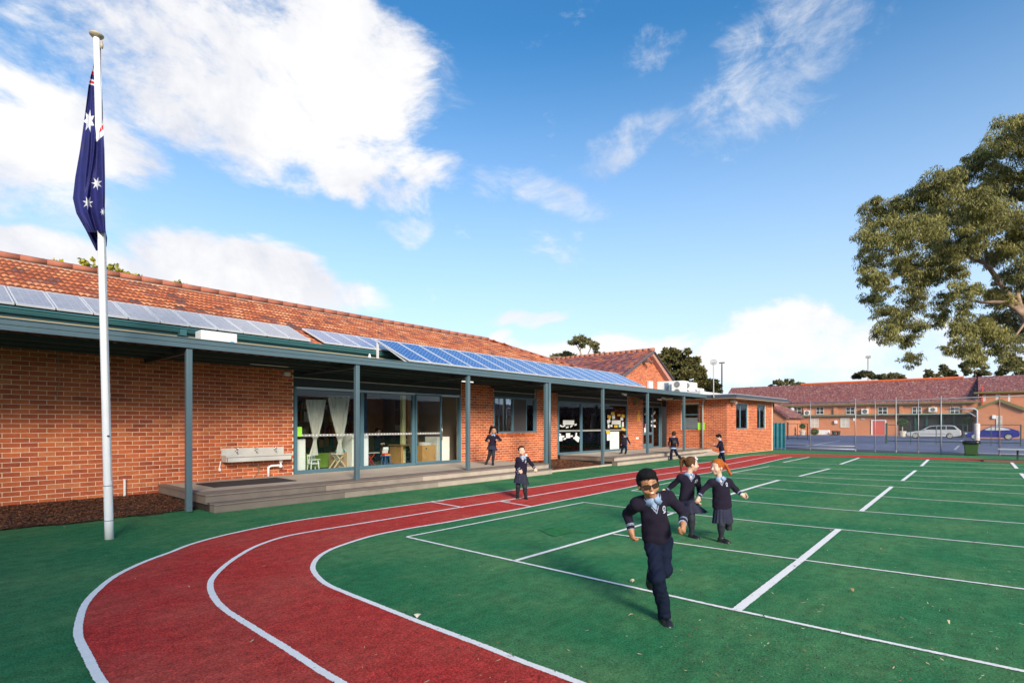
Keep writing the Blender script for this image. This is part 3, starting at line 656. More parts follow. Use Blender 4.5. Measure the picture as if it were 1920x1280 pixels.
# ---- notices stuck on the glass
WP = mat('white_paper', (.72, .71, .68), .8, .06, 9); YP = mat('yellow_paper', (.70, .40, .04), .8, .1, 9); GP_ = mat('green_paper', (.35, .75, .05), .7, .05, 9); PK = mat('pink_paper', (.65, .15, .35), .8, .05, 9)
def paper(u, v, wpx, hpx, m, lab, rot=0, Y=YW + .012, plane='y', X=27.97):
    p = py(u, v, Y) if plane == 'y' else px(u, v, X); k = depth(p) / F
    # a sheet wpx by hpx as seen: widths along the wall are foreshortened
    if plane == 'y': q = py(u + wpx, v, Y); W_ = (q.x - p.x); d = Vector((1, 0, 0)); n = Vector((0, -1, 0))
    else: q = px(u + wpx, v, X); W_ = abs(q.y - p.y); d = Vector((0, -1, 0)); n = Vector((-1, 0, 0))
    H_ = hpx * k; a = R(rot); ax = (d * math.cos(a) + UP * math.sin(a)) * W_ / 2; az_ = (UP * math.cos(a) - d * math.sin(a)) * H_ / 2
    c = p + d * (W_ / 2) - UP * (H_ / 2); mb = MB()
    # slightly curled sheet
    vs = []; 
    for i in range(5):
        t = i / 4 * 2 - 1; b = .006 * t * t * W_ / .3
        for z in (-1, 1):
            for off in (0, .0012): vs.append(c + ax * t + az_ * z + n * (b + off))
    fs = []
    for i in range(4):
        b = i * 4; fs += [(b, b + 4, b + 6, b + 2), (b + 1, b + 3, b + 7, b + 5)]
    mb.add(vs, fs + [(0, 1, 5, 4)]); return tag(mb.build('notice', m), lab, 'notice')
y0_ = 680; 
def zz(x, y): return (860 + x / 5.0526, 680 + y / 5.0526)
L3 = [((985, 543), 21, 8.5, WP, 'large white sheet on the left glass of the second classroom', 0)]
SLIPS = ['small white slip, first from the left in the row under the large sheet', 'small white slip, second from the left in the row under the large sheet', 'small white slip hanging lowest in the row under the large sheet', 'small white slip, fourth in the row under the large sheet', 'small white slip at the right end of the row, beside the large sheet', 'small white slip at the left end, just under the safety strip', 'small white slip left of the upright sheet under the strip', 'small white slip right of the upright sheet under the strip', 'small white slip hanging below the upright sheet', 'small white slip between the upright sheet and the tilted sheet']
small = [((958, 590), 5, 3), ((985, 590), 5, 3), ((1015, 602), 5, 3), ((1055, 592), 4.6, 3), ((1096, 578), 4.2, 3), ((945, 668), 4.6, 3), ((980, 690), 4, 3), ((1058, 686), 4.4, 3), ((992, 712), 4.6, 3), ((1085, 702), 4.4, 3)]
for i, (xy, a, b) in enumerate(small): u, v = zz(*xy); paper(u, v, a, b, WP, SLIPS[i], random.uniform(-25, 25))['group'] = 'small white slips on the second classroom glass'
for (xy, a, b, m, lab, r_) in L3 + [((943, 690), 7.5, 10, WP, 'white sheet low at the left edge of the second classroom glass', 3), ((1015, 665), 8, 9.5, WP, 'upright white sheet in the middle of the slips below the safety strip', 0), ((1098, 690), 8.5, 10, WP, 'tilted white sheet low beside the first mullion of the second classroom', -25), ((1106, 660), 2.6, 7, WP, 'narrow leaning slip above the tilted white sheet', -18),
      ((1447, 543), 17, 7.6, WP, 'largest white sheet among the yellow and white notes', 0), ((1443, 465), 6.4, 5.4, YP, 'topmost yellow note of the notice cluster', 0), ((1408, 494), 6.6, 6, YP, 'yellow note at the upper left of the notice cluster', -8), ((1503, 486), 6, 3.4, YP, 'thin yellow note at the upper middle of the notice cluster', 3), ((1542, 488), 5.6, 5, YP, 'yellow note at the upper right of the notice cluster', -10),
      ((1472, 588), 6.4, 4.8, YP, 'yellow note under the largest white sheet', 0), ((1542, 614), 6, 5, YP, 'yellow note at the lower right of the notice cluster', -15), ((1452, 496), 5.4, 6.8, WP, 'white note beside the upper left yellow one', 5), ((1532, 515), 5, 6, WP, 'white note below the upper right yellow one', 0), ((1406, 534), 6, 7, WP, 'tilted white note left of the largest sheet', 20), ((1412, 580), 3.4, 7, WP, 'narrow white note low at the left of the cluster', 0),
      ((1436, 586), 4, 4, WP, 'small square white note low in the cluster', 0), ((1546, 560), 3.6, 9, WP, 'narrow upright white note at the right of the cluster', 0), ((1514, 584), 4.6, 5, mat('mint_paper', (.35, .62, .4), .8), 'mint green note low in the cluster', 0), ((1397, 643), 6.6, 5, YP, 'yellow note above the tall white panel', 0), ((1404, 672), 5, 12.5, WP, 'tall white note left of the big white board', 0)]:
    u, v = zz(*xy); paper(u, v, a, b, m, lab, r_)
p = zz(1430, 652); paper(p[0], p[1], 17, 33, mat('whiteboard', (.85, .82, .74), .6, .04, 3), 'big plain whiteboard panel standing against the right glass', 0, YW + .022)
paper(557, 800, 9, 18, GP_, 'bright green notice in the lower left corner of the first classroom glass', 0, YW + .012)
for (u, v, a, b, r_, m, lab) in ((1209, 794, 4, 9, 0, PK, 'pink and white notice on the entry door'), (1207.5, 801, 4, 10, 4, WP, 'white notice below the pink one on the entry door'), (1221, 774, 8, 4, 30, WP, 'upper slanting white note on the right entry glass'), (1220, 787, 9, 4, 8, WP, 'middle white note on the right entry glass'), (1220, 796, 9, 4, -6, WP, 'lowest white note on the right entry glass'), (1208, 774, 5, 3, 15, mat('tan_paper', (.5, .38, .26), .8), 'tan note at the top of the entry door')):
    paper(u, v, a, b, m, lab, r_, YW + .03)
paper(1308.5, 792, 13, 13.5, GP_, 'bright green notice on the brick wall beside the end window', 0, plane='x')
# ---- teddy shaped cut-out on the brick pier
mb = MB(); c = Vector(py(1197.5, 781, YW - .03)); 
for dx_, dz_, r_ in ((0, 0, .17), (0, .2, .12), (-.1, .31, .05), (.1, .31, .05), (-.17, .06, .06), (.17, .06, .06), (-.1, -.18, .07), (.1, -.18, .07)): mb.lathe(c + Vector((dx_, random.uniform(0, .004), dz_)), [(r_, 0), (r_ * .97, .008)], 14, ax=(0, -1, 0))
tag(mb.build('cardboard_cutout', mat('cutout_yellow', (.68, .33, .05), .7, .2, 12)), 'yellow animal shaped cut-out fixed to the brick pier left of the entry door', 'decoration')
# ---- things on and near the wall: speaker box, security cameras, lights
def box_thing(name, lab, cat, c, hx, hy, hz, m, group=None, extra=None):
    mb = MB(); mb.obox(c, (hx, 0, 0), (0, hy, 0), (0, 0, hz)); o = mb.build(name, m); bevel(o, min(hx, hy, hz) * .25); return tag(o, lab, cat, group)
box_thing('wall_sensor', 'small white sensor high on the bricks left of the big classroom window', 'sensor', Vector(py(538, 701, YW - .05)), .075, .04, .045, WHITE)
c = Vector(py(1193, 753, YW - .08)); mb = MB(); mb.obox(c, (.2, 0, 0), (0, .07, 0), (0, 0, .2)); mb.obox(c + Vector((-.02, -.075, .05)), (.14, 0, 0), (0, .01, 0), (0, 0, .1)); mb.obox(c + Vector((0, -.09, -.1)), (.2, 0, 0), (0, .03, 0), (0, 0, .05))
tag(mb.build('wall_speaker', mat('bronze_box', (.26, .17, .08), .5, .1, 8)), 'square bronze speaker box high on the brick pier beside the entry', 'speaker')
def cctv(c, d, lab):
    t = thing('security_camera', lab, 'camera', c); d = Vector(d).normalized(); mb = MB(); mb.tube([Vector(c) - d * .1, Vector(c) + d * .12], [.05, .055], 12); mb.build('housing', WHITE, t, True)
    mb = MB(); mb.tube([Vector(c), Vector(c) + Vector((0, 0, .08)), Vector(c) + Vector((0, .05, .14))], .018, 8); mb.build('bracket', WHITE, t); mb = MB(); mb.tube([Vector(c) + d * .121, Vector(c) + d * .126], .04, 12); mb.build('lens', mat('black_glass', (.01, .01, .012), .1), t)
cctv(tuple(py(1170, 738, 11.2)), (.7, -.5, -.3), 'white bullet security camera under the canopy right of the solar panels')
cctv(tuple(py(1236, 748, 12.2)), (.8, -.4, -.1), 'white security camera above the entry doors')
t = thing('dome_camera', 'white dome camera under the canopy just right of the flagpole', 'camera', tuple(py(208, 643, 11.2))); c = Vector(t.location)
mb = MB(); mb.lathe(c, [(.05, -.02), (.075, 0), (.075, .05), (.05, .09)], 14); mb.build('housing', WHITE, t, True); mb = MB(); mb.ball(c + Vector((0, 0, -.02)), .045, 12); mb.build('lens', MATS['black_glass'], t, True)
def batten(c, L, lab):
    t = thing('batten_light', lab, 'ceiling light', tuple(c)); mb = MB(); mb.box(c.x - L / 2, c.x + L / 2, c.y - .05, c.y + .05, c.z, c.z + .04); mb.build('body', WHITE, t); mb = MB(); mb.box(c.x - L / 2 + .03, c.x + L / 2 - .03, c.y - .035, c.y + .035, c.z - .03, c.z - .001); bevel(mb.build('diffuser', mat('diffuser', (.7, .7, .68), .4), t), .01)
batten(Vector(py(506, 683, 11.8)), .9, 'unlit batten light under the canopy above the wash trough'); batten(Vector(py(1251, 747, 11.4)), 1.1, 'unlit batten light under the canopy near its far end')
# ================================================================= verandah canopy
CAN = thing('verandah_canopy', 'long flat grey-green steel verandah canopy along the classrooms', 'canopy', (12, 10.5, 0))
YC = 10.5; CT = 3.06; CB = 2.885
mb = MB(); mb.box(-6, 27.7, YC - .075, YC - .07, CB, CT)
prof = [(YC - .07, CB), (YC - .085, CB), (YC - .085, CB + .02), (YC - .07, CB + .03), (YC - .07, CB + .075), (YC - .082, CB + .08), (YC - .082, CB + .095), (YC - .07, CB + .10), (YC - .07, CT - .02), (YC - .09, CT - .015), (YC - .09, CT), (YC - .0, CT), (YC, CB)]
mb = MB(); mb.prism([(-6, y, z) for y, z in prof], (33.7, 0, 0)); mb.build('fascia_gutter', GREENSTEEL, CAN)
mb = MB(); n = 340
for i in range(n):
    x = -6 + i * .1; 
    if x > 27.6: break
    zt = .012 if i % 2 else 0
    mb.box(x + .0, x + .1, YC + .002, 12.86, 2.935 + zt, 2.96 + zt)
mb.build('roof_sheet', mat('grey_roof_sheet', (.05, .042, .04), .6, .15, 3), CAN)
mb = MB()
for x in (-3.5, 0, 3.47, 6.87, 10.35, 13.85, 17.35, 20.95, 24.6): mb.box(x - .035, x + .035, YC + .01, YW - .02, 2.80, 2.925)
for y in (11.1, 11.7, 12.3): mb.box(-6, 27.6, y - .025, y + .025, 2.84, 2.925)
mb.build('rafter', mat('dark_steel', (.04, .05, .055), .5), CAN)
for i, (x, zb) in enumerate(((3.47, 0.01), (6.87, FZ + .001), (10.35, FZ + .001), (13.87, .012), (17.35, .012), (20.95, FZ + .001), (24.7, FZ + .001))):
    mb = MB(); hw = .048 if i != 3 else .06; mb.box(x - hw, x + hw, YC - .045, YC + .055, zb, CB - .001); o = mb.build('post', GREENSTEEL, CAN); bevel(o, .008)
mb = MB(); mb.tube([(13.98, YC - .06, .01), (13.98, YC - .06, CB)], .045, 10); mb.build('downpipe', GREENSTEEL, CAN, True)
mb = MB(); mb.box(10.2, 10.62, YC + .06, YC + .1, 2.70, 2.73); mb.build('cross_arm', WHITE, CAN)
# ================================================================= decks
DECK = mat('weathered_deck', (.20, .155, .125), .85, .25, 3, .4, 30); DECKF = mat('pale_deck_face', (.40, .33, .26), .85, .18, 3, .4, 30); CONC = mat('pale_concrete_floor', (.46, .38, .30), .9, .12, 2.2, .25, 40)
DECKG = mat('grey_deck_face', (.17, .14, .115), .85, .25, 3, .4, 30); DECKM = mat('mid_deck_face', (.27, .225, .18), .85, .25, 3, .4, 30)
def deck(lab, x0, x1, yf, xs_low, seams, front_steps=True, side=True):
    t = thing('deck', lab, 'deck', ((x0 + x1) / 2, 11.5, 0))
    mb = MB(); mb.box(x0 + .04, x1 - .02, yf + .02, YW - .02, .0, FZ - .028); mb.build('deck_frame', mat('dark_gap2', (.03, .025, .02), .9), t)
    # concrete floor behind the boards
    mb = MB(); mb.box(x0 + .3, x1 - .002, yf + .62, YW - .015, FZ - .03, FZ); mb.build('floor_slab', CONC, t)
    brd = [x0 - .01] + [s for s in seams if x0 < s < x1] + [x1]
    for a, b in zip(brd, brd[1:]):
        for k in range(4): 
            mb = MB(); y = yf - .02 + k * .15; mb.box(a + .003, b - .003, y, y + .144, FZ - .026, FZ + random.uniform(.001, .004)); o = mb.build('deck_board', DECK, t); bevel(o, .005, 1)
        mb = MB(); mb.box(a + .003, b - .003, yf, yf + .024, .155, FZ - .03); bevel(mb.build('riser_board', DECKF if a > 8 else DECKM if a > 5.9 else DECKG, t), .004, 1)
    sb = [xs_low[0]] + [s + .28 for s in seams if xs_low[0] < s + .28 < xs_low[1]] + [xs_low[1]]
    for a, b in zip(sb, sb[1:]):
        for k in range(2): mb = MB(); y = yf - .27 + k * .135; mb.box(a + .003, b - .003, y, y + .13, .128, .152 + random.uniform(0, .003)); bevel(mb.build('step_board', DECK, t), .005, 1)
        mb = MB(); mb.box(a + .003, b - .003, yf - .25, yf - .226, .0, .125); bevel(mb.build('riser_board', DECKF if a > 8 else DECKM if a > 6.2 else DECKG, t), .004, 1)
    mb = MB(); mb.box(xs_low[0] + .02, xs_low[0] + .044, yf - .224, yf - .002, 0, .126); mb.box(x0 + .012, x0 + .036, yf + .026, YW - .02, .13, FZ - .03); mb.build('side_board', DECK, t)
    for k in range(2):
        mb = MB(); xx = x0 - .005 + k * .145; mb.box(xx, xx + .14, yf + .585, YW - .02, FZ - .026, FZ + .002); mb.build('deck_board', CONC if k else DECK, t)
    return t
deck('low timber-edged deck with two steps in front of the first classroom', 3.68, 13.75, 10.3, (3.72, 13.6), (6.0, 8.6, 10.9, 12.2))
deck('far deck with a side step in front of the entry doors', 17.95, 27.9, 10.35, (17.75, 26.2), (20.3, 23.1, 25.4))
mb = MB(); mb.add([(26.2, 10.08, 0.002), (29.4, 9.5, .002), (28.0, 10.9, .002), (26.2, 10.33, .15), (26.2, 10.6, .3), (27.9, 10.7, .26), (27.95, 11.4, .28)], [(0, 1, 5, 3), (3, 5, 4), (1, 2, 5), (2, 6, 5)])
tag(mb.build('ramp', CONC), 'short concrete ramp at the end of the far deck', 'ramp')
mb = MB(); q = [gp(u, v, FZ + .004) for u, v in ((367, 907), (402, 913.5), (556, 901), (518, 895.4))]; mb.prism([(p.x, p.y, FZ + .004) for p in q], (0, 0, .012)); tag(mb.build('door_mat', mat('rubber_mat', (.035, .03, .032), .9, .3, 8, .6, 60)), 'long dark rubber mat on the deck under the wash trough', 'mat')
# ---- wash trough
STEEL = mat('stainless_trough', (.58, .56, .51), .42, .10, 4, .05, metal=.15); CHR = mat('chrome_tap', (.6, .6, .58), .2, .1, 20, metal=.9); PVC = mat('white_pvc', (.8, .79, .76), .4, .04, 6)
TR = thing('wash_trough', 'stainless steel wash trough with three taps on the brick wall', 'trough', (5.6, YW, .7))
x0, x1 = 4.92, 6.36
mb = MB(); mb.box(x0, x1, YW - .03, YW - .012, .83, 1.0); mb.build('splashback', STEEL, TR)
mb = MB(); mb.box(x0 + .03, x1 + .1 - .06, YW - .30, YW - .285, .70, .83); mb.box(x0 + .03, x1 + .04, YW - .284, YW - .03, .70, .715); mb.box(x0 + .0, x0 + .015, YW - .3, YW - .03, .70, .85); mb.box(x1 + .04, x1 + .055, YW - .3, YW - .03, .70, .85); mb.box(x0 - .02, x1 + .08, YW - .325, YW - .301, .81, .845); bevel(mb.build('basin', STEEL, TR), .006)
for x in (5.22, 5.66, 6.12):
    mb = MB(); mb.tube([(x, YW - .03, .94), (x, YW - .1, .95), (x, YW - .13, .91)], .015, 8); mb.tube([(x, YW - .09, .94), (x, YW - .09, 1.0)], .012, 8); tp = mb.build('tap', CHR, TR, True)
    mb = MB()
    for a in range(4): mb.tube([(x, YW - .09, 1.0), (x + .035 * math.cos(a * 1.57 + .6), YW - .09 + .035 * math.sin(a * 1.57 + .6), 1.005)], .009, 6)
    mb.build('handle', CHR, tp, True)
mb = MB(); mb.tube([(6.22, YW - .16, .70), (6.22, YW - .16, .56), (6.0, YW - .14, .555), (5.94, YW - .12, .53), (5.94, YW - .12, .305)], .028, 10); mb.tube([(6.22, YW - .16, .70), (6.22, YW - .16, .62)], .04, 10); mb.ball((6.22, YW - .16, .54), .045, 10); mb.build('waste_pipe', PVC, TR, True)
mb = MB(); mb.tube([(5.55, YW - .05, .70), (5.6, YW - .05, .60), (5.8, YW - .03, .52), (6.15, YW - .03, .52), (6.2, YW - .03, .6)], .01, 6); mb.tube([(5.75, YW - .02, .55), (5.75, YW - .02, .4), (5.65, YW - .02, .31)], .01, 6); mb.build('supply_pipe', mat('old_copper', (.2, .14, .09), .5), TR)
mb = MB(); mb.tube([(4.9, YW - .04, .72), (4.88, YW - .04, .6), (4.86, YW - .04, .52)], .012, 6); mb.box(4.86, 4.9, YW - .06, YW - .01, .5, .56); mb.build('bracket', PVC, TR)
p = py(234, 918, YW - .06); mb = MB(); mb.tube([(p.x, YW - .05, .1), (p.x, YW - .05, .44)], .022, 8); mb.tube([(p.x, YW - .05, .44), (p.x, YW - .05, .46)], .028, 8); tag(mb.build('standpipe', PVC), 'short white pipe standing in the mulch against the brick wall', 'pipe')
p = py(108, 720, YW); mb = MB(); mb.tube([(p.x, YW - .012, 2.9), (p.x + .03, YW - .012, 2.4), (p.x - .02, YW - .012, 2.0)], .006, 5); tag(mb.build('cable', mat('pale_cable', (.35, .25, .18), .6)), 'thin cable hanging down the left brick wall from the canopy', 'cable')
p = py(1001, 867, YW); mb = MB(); mb.obox((15.75, YW - .03, .36), (.05, 0, 0), (0, .03, 0), (0, 0, .07)); bevel(mb.build('outlet', WHITE), .01)
tag(bpy.data.objects['outlet'], 'small white outlet low on the bricks under the middle window', 'outlet')
box_thing('wall_plate', 'small white plate on the brick pier beside the yellow cut-out', 'plate', Vector(py(1195, 821, YW - .02)), .12, .01, .05, WHITE)
# ================================================================= solar panels
def cell_mat(name, base, line, dot):
    m = bpy.data.materials.new(name); m.use_nodes = True; t = NT(m.node_tree); b = t.n['Principled BSDF']
    tc = t.new('ShaderNodeTexCoord'); sp = t.new('ShaderNodeSeparateXYZ', {0: tc.outputs['Object']})
    def fr(v, s): return t.m('ABSOLUTE', t.m('SUBTRACT', t.m('FRACT', t.m('ADD', t.m('MULTIPLY', v, 1 / s), 50)), .5))
    cx, cy = fr(sp.outputs[0], .125), fr(sp.outputs[1], .125)
    grid = t.m('MAXIMUM', t.mr(cx, .475, .485), t.mr(cy, .475, .485))
    corner = t.mr(t.m('ADD', cx, cy), .84, .86)
    bus = t.m('MULTIPLY', t.mr(fr(sp.outputs[0], .0625), .485, .49), .5)
    n = t.noise(tc.outputs['Object'], 6., 3)
    bc = t.mix(t.mr(n, .3, .7), tuple(x * .8 for x in base), tuple(x * 1.25 for x in base))
    c = t.mix(t.m('MAXIMUM', t.m('MULTIPLY', grid, line), bus), bc, (.45, .52, .62)); c = t.mix(t.m('MULTIPLY', corner, dot), c, (.8, .85, .9))
    t.l.new(c, b.inputs['Base Color']); b.inputs['Roughness'].default_value = .22; b.inputs['Coat Weight'].default_value = .5; b.inputs['Coat Roughness'].default_value = .08
    MATS[name] = m; return m
CELL1 = cell_mat('mono_cells', (.008, .062, .26), .3, 1.); CELL2 = cell_mat('cloud_glare_cells', (.22, .225, .28), .5, .15); CELL3 = cell_mat('blue_poly_cells', (.06, .10, .27), .5, .4)  # CELL2 base colour paled to stand in for reflected cloud
ALU = mat('anodised_frame', (.66, .67, .68), .4, .04, 6, metal=.1)
def solar_array(lab, org, dx, up, n, wd, ln, gap, cellm, group=None):
    org, dx, up = Vector(org), Vector(dx).normalized(), Vector(up).normalized(); nrm = dx.cross(up).normalized()
    t = thing('solar_array', lab, 'solar panels', tuple(org))
    fr = MB(); b = .022; h = .035
    fr.box(-wd / 2, wd / 2, 0, b, 0, h); fr.box(-wd / 2, wd / 2, ln - b, ln, 0, h); fr.box(-wd / 2, -wd / 2 + b, b, ln - b, 0, h); fr.box(wd / 2 - b, wd / 2, b, ln - b, 0, h)
    fm_ = None; gm_ = None; rot = Matrix((dx, up, nrm)).transposed().to_euler()
    for k in range(n):
        loc = org + dx * (wd / 2 + k * (wd + gap))
        if fm_ is None:
            o = fr.build('solar_panel', ALU); fm_ = o.data; g = MB(); g.add([(-wd / 2 + b, b, h - .006), (wd / 2 - b, b, h - .006), (wd / 2 - b, ln - b, h - .006), (-wd / 2 + b, ln - b, h - .006)], [(0, 1, 2, 3)]); go = g.build('cells', cellm); gm_ = go.data
        else:
            o = bpy.data.objects.new('solar_panel', fm_); C.objects.link(o); go = bpy.data.objects.new('cells', gm_); C.objects.link(go)
        o.location = loc; o.rotation_euler = rot; adopt(o, t); go.parent = o
    return t, nrm
SU = Vector((0, slu.y, slu.z)); nR = Vector((1, 0, 0)).cross(SU)
def onroof(x, y, off): return Vector((x, y, EZ + (y - EY) * (RZ - EZ) / (RY - EY))) + nR * off
p1, p2 = py(582, 639.6, 12.03), py(29, 570, 12.03); wA = (p1.x - p2.x) / 10
def roofpt(u, v, off):
    r = at(u, v, 1) - CAM; a = onroof(0, EY, off); t_ = nR.dot(a - CAM) / nR.dot(r); return CAM + r * t_
a0, a1 = roofpt(582, 639.6, .13), roofpt(29, 570, .13); wA = (a0.x - a1.x) / 10; tl = roofpt(553, 614.6, .13)
ya = (a0.y + a1.y) / 2; lnA = (tl.y - ya) / slu.y
NA = 13; solar_array('row of pale reflecting solar panels along the tiled roof at the left', onroof(a0.x - NA * wA, ya, .13), (1, 0, 0), SU, NA, wA - .02, lnA, .02, CELL2)
b0, b1, b2, b3 = roofpt(607, 642.7, .13), roofpt(577, 618, .13), roofpt(641.7, 647.5, .13), roofpt(992, 680, .13)
wB = (roofpt(677, 652, .13).x - b0.x) / 2; nB = int((b3.x - b0.x) / wB) + 1
solar_array('row of blue solar panels on the tiles behind the tilted canopy row', onroof(b0.x, ya, .13), (1, 0, 0), SU, nB, wB - .02, (b1.y - ya) / slu.y, .02, CELL3)
TC = R(25); cx0, cx1 = 8.35, 20.85; nC = 17; wC = (cx1 - cx0) / nC
tC, nn = solar_array('long tilted row of bright blue solar panels on the canopy roof', (cx0, YC + .02, CT + .03), (1, 0, 0), (0, math.cos(TC), math.sin(TC)), nC, wC - .02, 1.58, .02, CELL1)
mb = MB(); tz = CT + .03 + 1.5 * math.sin(TC); ty = YC + 1.5 * math.cos(TC)
for k in range(0, nC + 1, 3): x = cx0 + k * wC + .03; mb.bar((x, ty, 2.97), (x, ty, tz), .05, .05); mb.bar((x, YC + .05, CT + .0), (x, ty, CT + .0), .04, .04); mb.bar((x, YC + .1, CT + .0), (x, ty, tz), .04, .03)
mb.build('support_frame', ALU, tC)
# small odds on the canopy roof
def aircon(name, lab, c, lx, ly, lz, fan=1, group=None, face='-y', logo=False, cat='air conditioner'):
    """c = bottom centre; lx along X, ly along Y"""
    c = Vector(c); t = thing(name, lab, cat, tuple(c), group); mb = MB(); mb.box(c.x - lx / 2, c.x + lx / 2, c.y - ly / 2, c.y + ly / 2, c.z, c.z + lz); bevel(mb.build('casing', mat('casing_white', (.74, .72, .67), .45, .04, 3), t), .015)
    if fan:
        for k in range(fan):
            zc = c.z + lz * (k + .5) / fan; rr = min(lz / fan, (lx if face == '-y' else ly)) * .4; mb = MB()
            if face == '-y': cc = Vector((c.x + (0 if lx < 1 else -lx * .18), c.y - ly / 2 - .002, zc)); ax = Vector((0, -1, 0)); e1, e2 = Vector((1, 0, 0)), UP
            else: cc = Vector((c.x - lx / 2 - .002, c.y, zc)); ax = Vector((-1, 0, 0)); e1, e2 = Vector((0, 1, 0)), UP
            mb.lathe(cc, [(rr, 0), (rr, .004)], 18, 0, ax); mb.build('fan_opening', mat('fan_dark', (.05, .05, .05), .6), t)
            mb = MB()
            for j in range(1, 6):
                r2 = rr * j / 5; pts = [cc + ax * .014 + (e1 * math.cos(a) + e2 * math.sin(a)) * r2 for a in np.linspace(0, 2 * math.pi, 17)]; mb.tube(pts, .006, 4, cap=False)
            for j in range(4): a = j * math.pi / 4; d = e1 * math.cos(a) + e2 * math.sin(a); mb.tube([cc + ax * .016 - d * rr, cc + ax * .016 + d * rr], .005, 4)
            mb.build('grille', mat('grille', (.42, .42, .40), .5), t)
        if face == '-x': pass
    return t
c1, c2 = py(377, 645, 11.0), py(445, 650, 11.0)
t = aircon('air_conditioner', 'white air conditioner unit lying on the canopy roof at the left', ((c1.x + c2.x) / 2, 11.15, 2.98), c2.x - c1.x, .3, .34, 0)
mb = MB(); mb.add([(c2.x - .13, 10.998, 3.09), (c2.x - .05, 10.998, 3.16), (c2.x - .13, 10.998, 3.16)], [(0, 1, 2)]); mb.build('logo_mark', mat('cyan_mark', (.0, .32, .6), .5), t)
mb = MB(); 
for k in range(7): mb.box(c1.x + .2 + k * .02, c1.x + .207 + k * .02, 10.994, 10.999, 3.03, 3.12)
mb.build('vent_slots', MATS['fan_dark'], t)
mb = MB(); mb.box(c2.x + .02, c2.x + .33, 11.0, 11.1, 3.05, 3.09); tag(mb.build('cable_tray', WHITE), 'short white tray on the canopy roof right of the air conditioner', 'cable tray')
p = py(693, 670, 10.9); mb = MB(); mb.lathe((p.x, p.y, 2.98), [(.04, 0), (.05, .12), (.035, .16), (.012, .24)], 10); tag(mb.build('roof_vent', WHITE), 'small white vent cone on the canopy left of the tilted panels', 'vent')
# ================================================================= gable roofed block behind
GB = thing('gable_building', 'brick hall with steep mixed-tile gable roof behind the canopy', 'building', (32, 20, 0))
GX, GY = 32.1, 16.0; ap = 6.25; eL = (27.3, 3.98); eR = (36.9, 3.55); LEN = 26
mb = MB(); mb.prism([(27.6, GY, 0), (36.6, GY, 0), (36.6, GY, 3.6), (GX, GY, ap - .1), (27.6, GY, 4.0)], (0, .2, 0)); GW_ = mb.build('wall', MORTAR, GB)
GBK = Bricks(); 
rows = int(3.6 / .086)
for r in range(rows):
    z = 2.9 + r * .086
    f = (ap - .12 - z) / (ap - 3.9)
    if f <= .02: break
    GBK.wall(GX - 4.6 * min(1, f), GY, GX + 4.6 * min(1, f), GY, z, z + .08, (), GW_)
GBK.finish(GB, 0)
sL = Vector((GX - 27.0, 0, ap - 3.85)); sR = Vector((GX - 37.1, 0, ap - 3.5))
mb = MB(); mb.prism([(GX, GY - .32, ap + .02), (27.0, GY - .32, 3.85), (27.0, GY - .32, 3.75), (GX, GY - .32, ap - .1)], (0, LEN, 0)); mb.prism([(GX, GY - .32, ap + .02), (GX, GY - .32, ap - .1), (37.1, GY - .32, 3.4), (37.1, GY - .32, 3.5)], (0, LEN, 0)); GR = mb.build('roof', TILED, GB)
roof_plane(GR, (27.0, GY - .3, 3.85), (0, 1, 0), sL.normalized(), LEN, sL.length, TILED, wd=.25, ex=.35, z_lift=.03)
mb = MB(); capline(mb, (GX, GY - .35, ap + .08), (GX, GY + LEN, ap + .08), .12); mb.build('ridge_cap', mat('ridge_terracotta2', (.40, .15, .09), .85, .3, 6, .4, 40), GR, True)
mb = MB(); mb.box(GX - .15, GX + .15, GY + 7, GY + LEN, ap + .17, ap + .25); mb.build('ridge_flashing', mat('ridge_mortar', (.36, .24, .17), .9), GR)
mb = MB(); mb.bar((27.0, GY - .335, 3.78), (GX, GY - .335, ap - .06), .03, .2, up=(0, 1, 0)); mb.bar((37.1, GY - .335, 3.43), (GX, GY - .335, ap - .06), .03, .22, up=(0, 1, 0)); mb.build('barge_board', mat('grey_barge', (.10, .11, .12), .5), GB)
mb = MB(); mb.prism([(GX, GY - .31, ap - .12), (37.0, GY - .31, 3.38), (36.4, GY - .31, 3.38), (GX, GY - .31, ap - .34)], (0, .3, 0)); mb.build('pink_soffit', mat('pink_soffit', (.45, .22, .16), .8), GB)
p = py(1213, 676, GY - .3); mb = MB(); mb.obox(p, (.16, 0, 0), (0, .12, 0), (0, 0, .1)); mb.lathe(p + Vector((.12, -.1, -.04)), [(.06, 0), (.14, .2)], 12, 0, (.6, -.7, -.3)); tag(mb.build('floodlight', mat('brown_flood', (.16, .09, .07), .5)), 'brown floodlight high in the brick gable', 'floodlight')
p = py(1220, 723, GY - .15); mb = MB(); mb.box(p.x - .25, p.x + .35, p.y, p.y + .12, p.z - .5, p.z + .3); tag(mb.build('louvre_panel', mat('pale_panel', (.62, .6, .62), .5)), 'narrow pale panel on the gable wall just right of the solar row', 'panel')
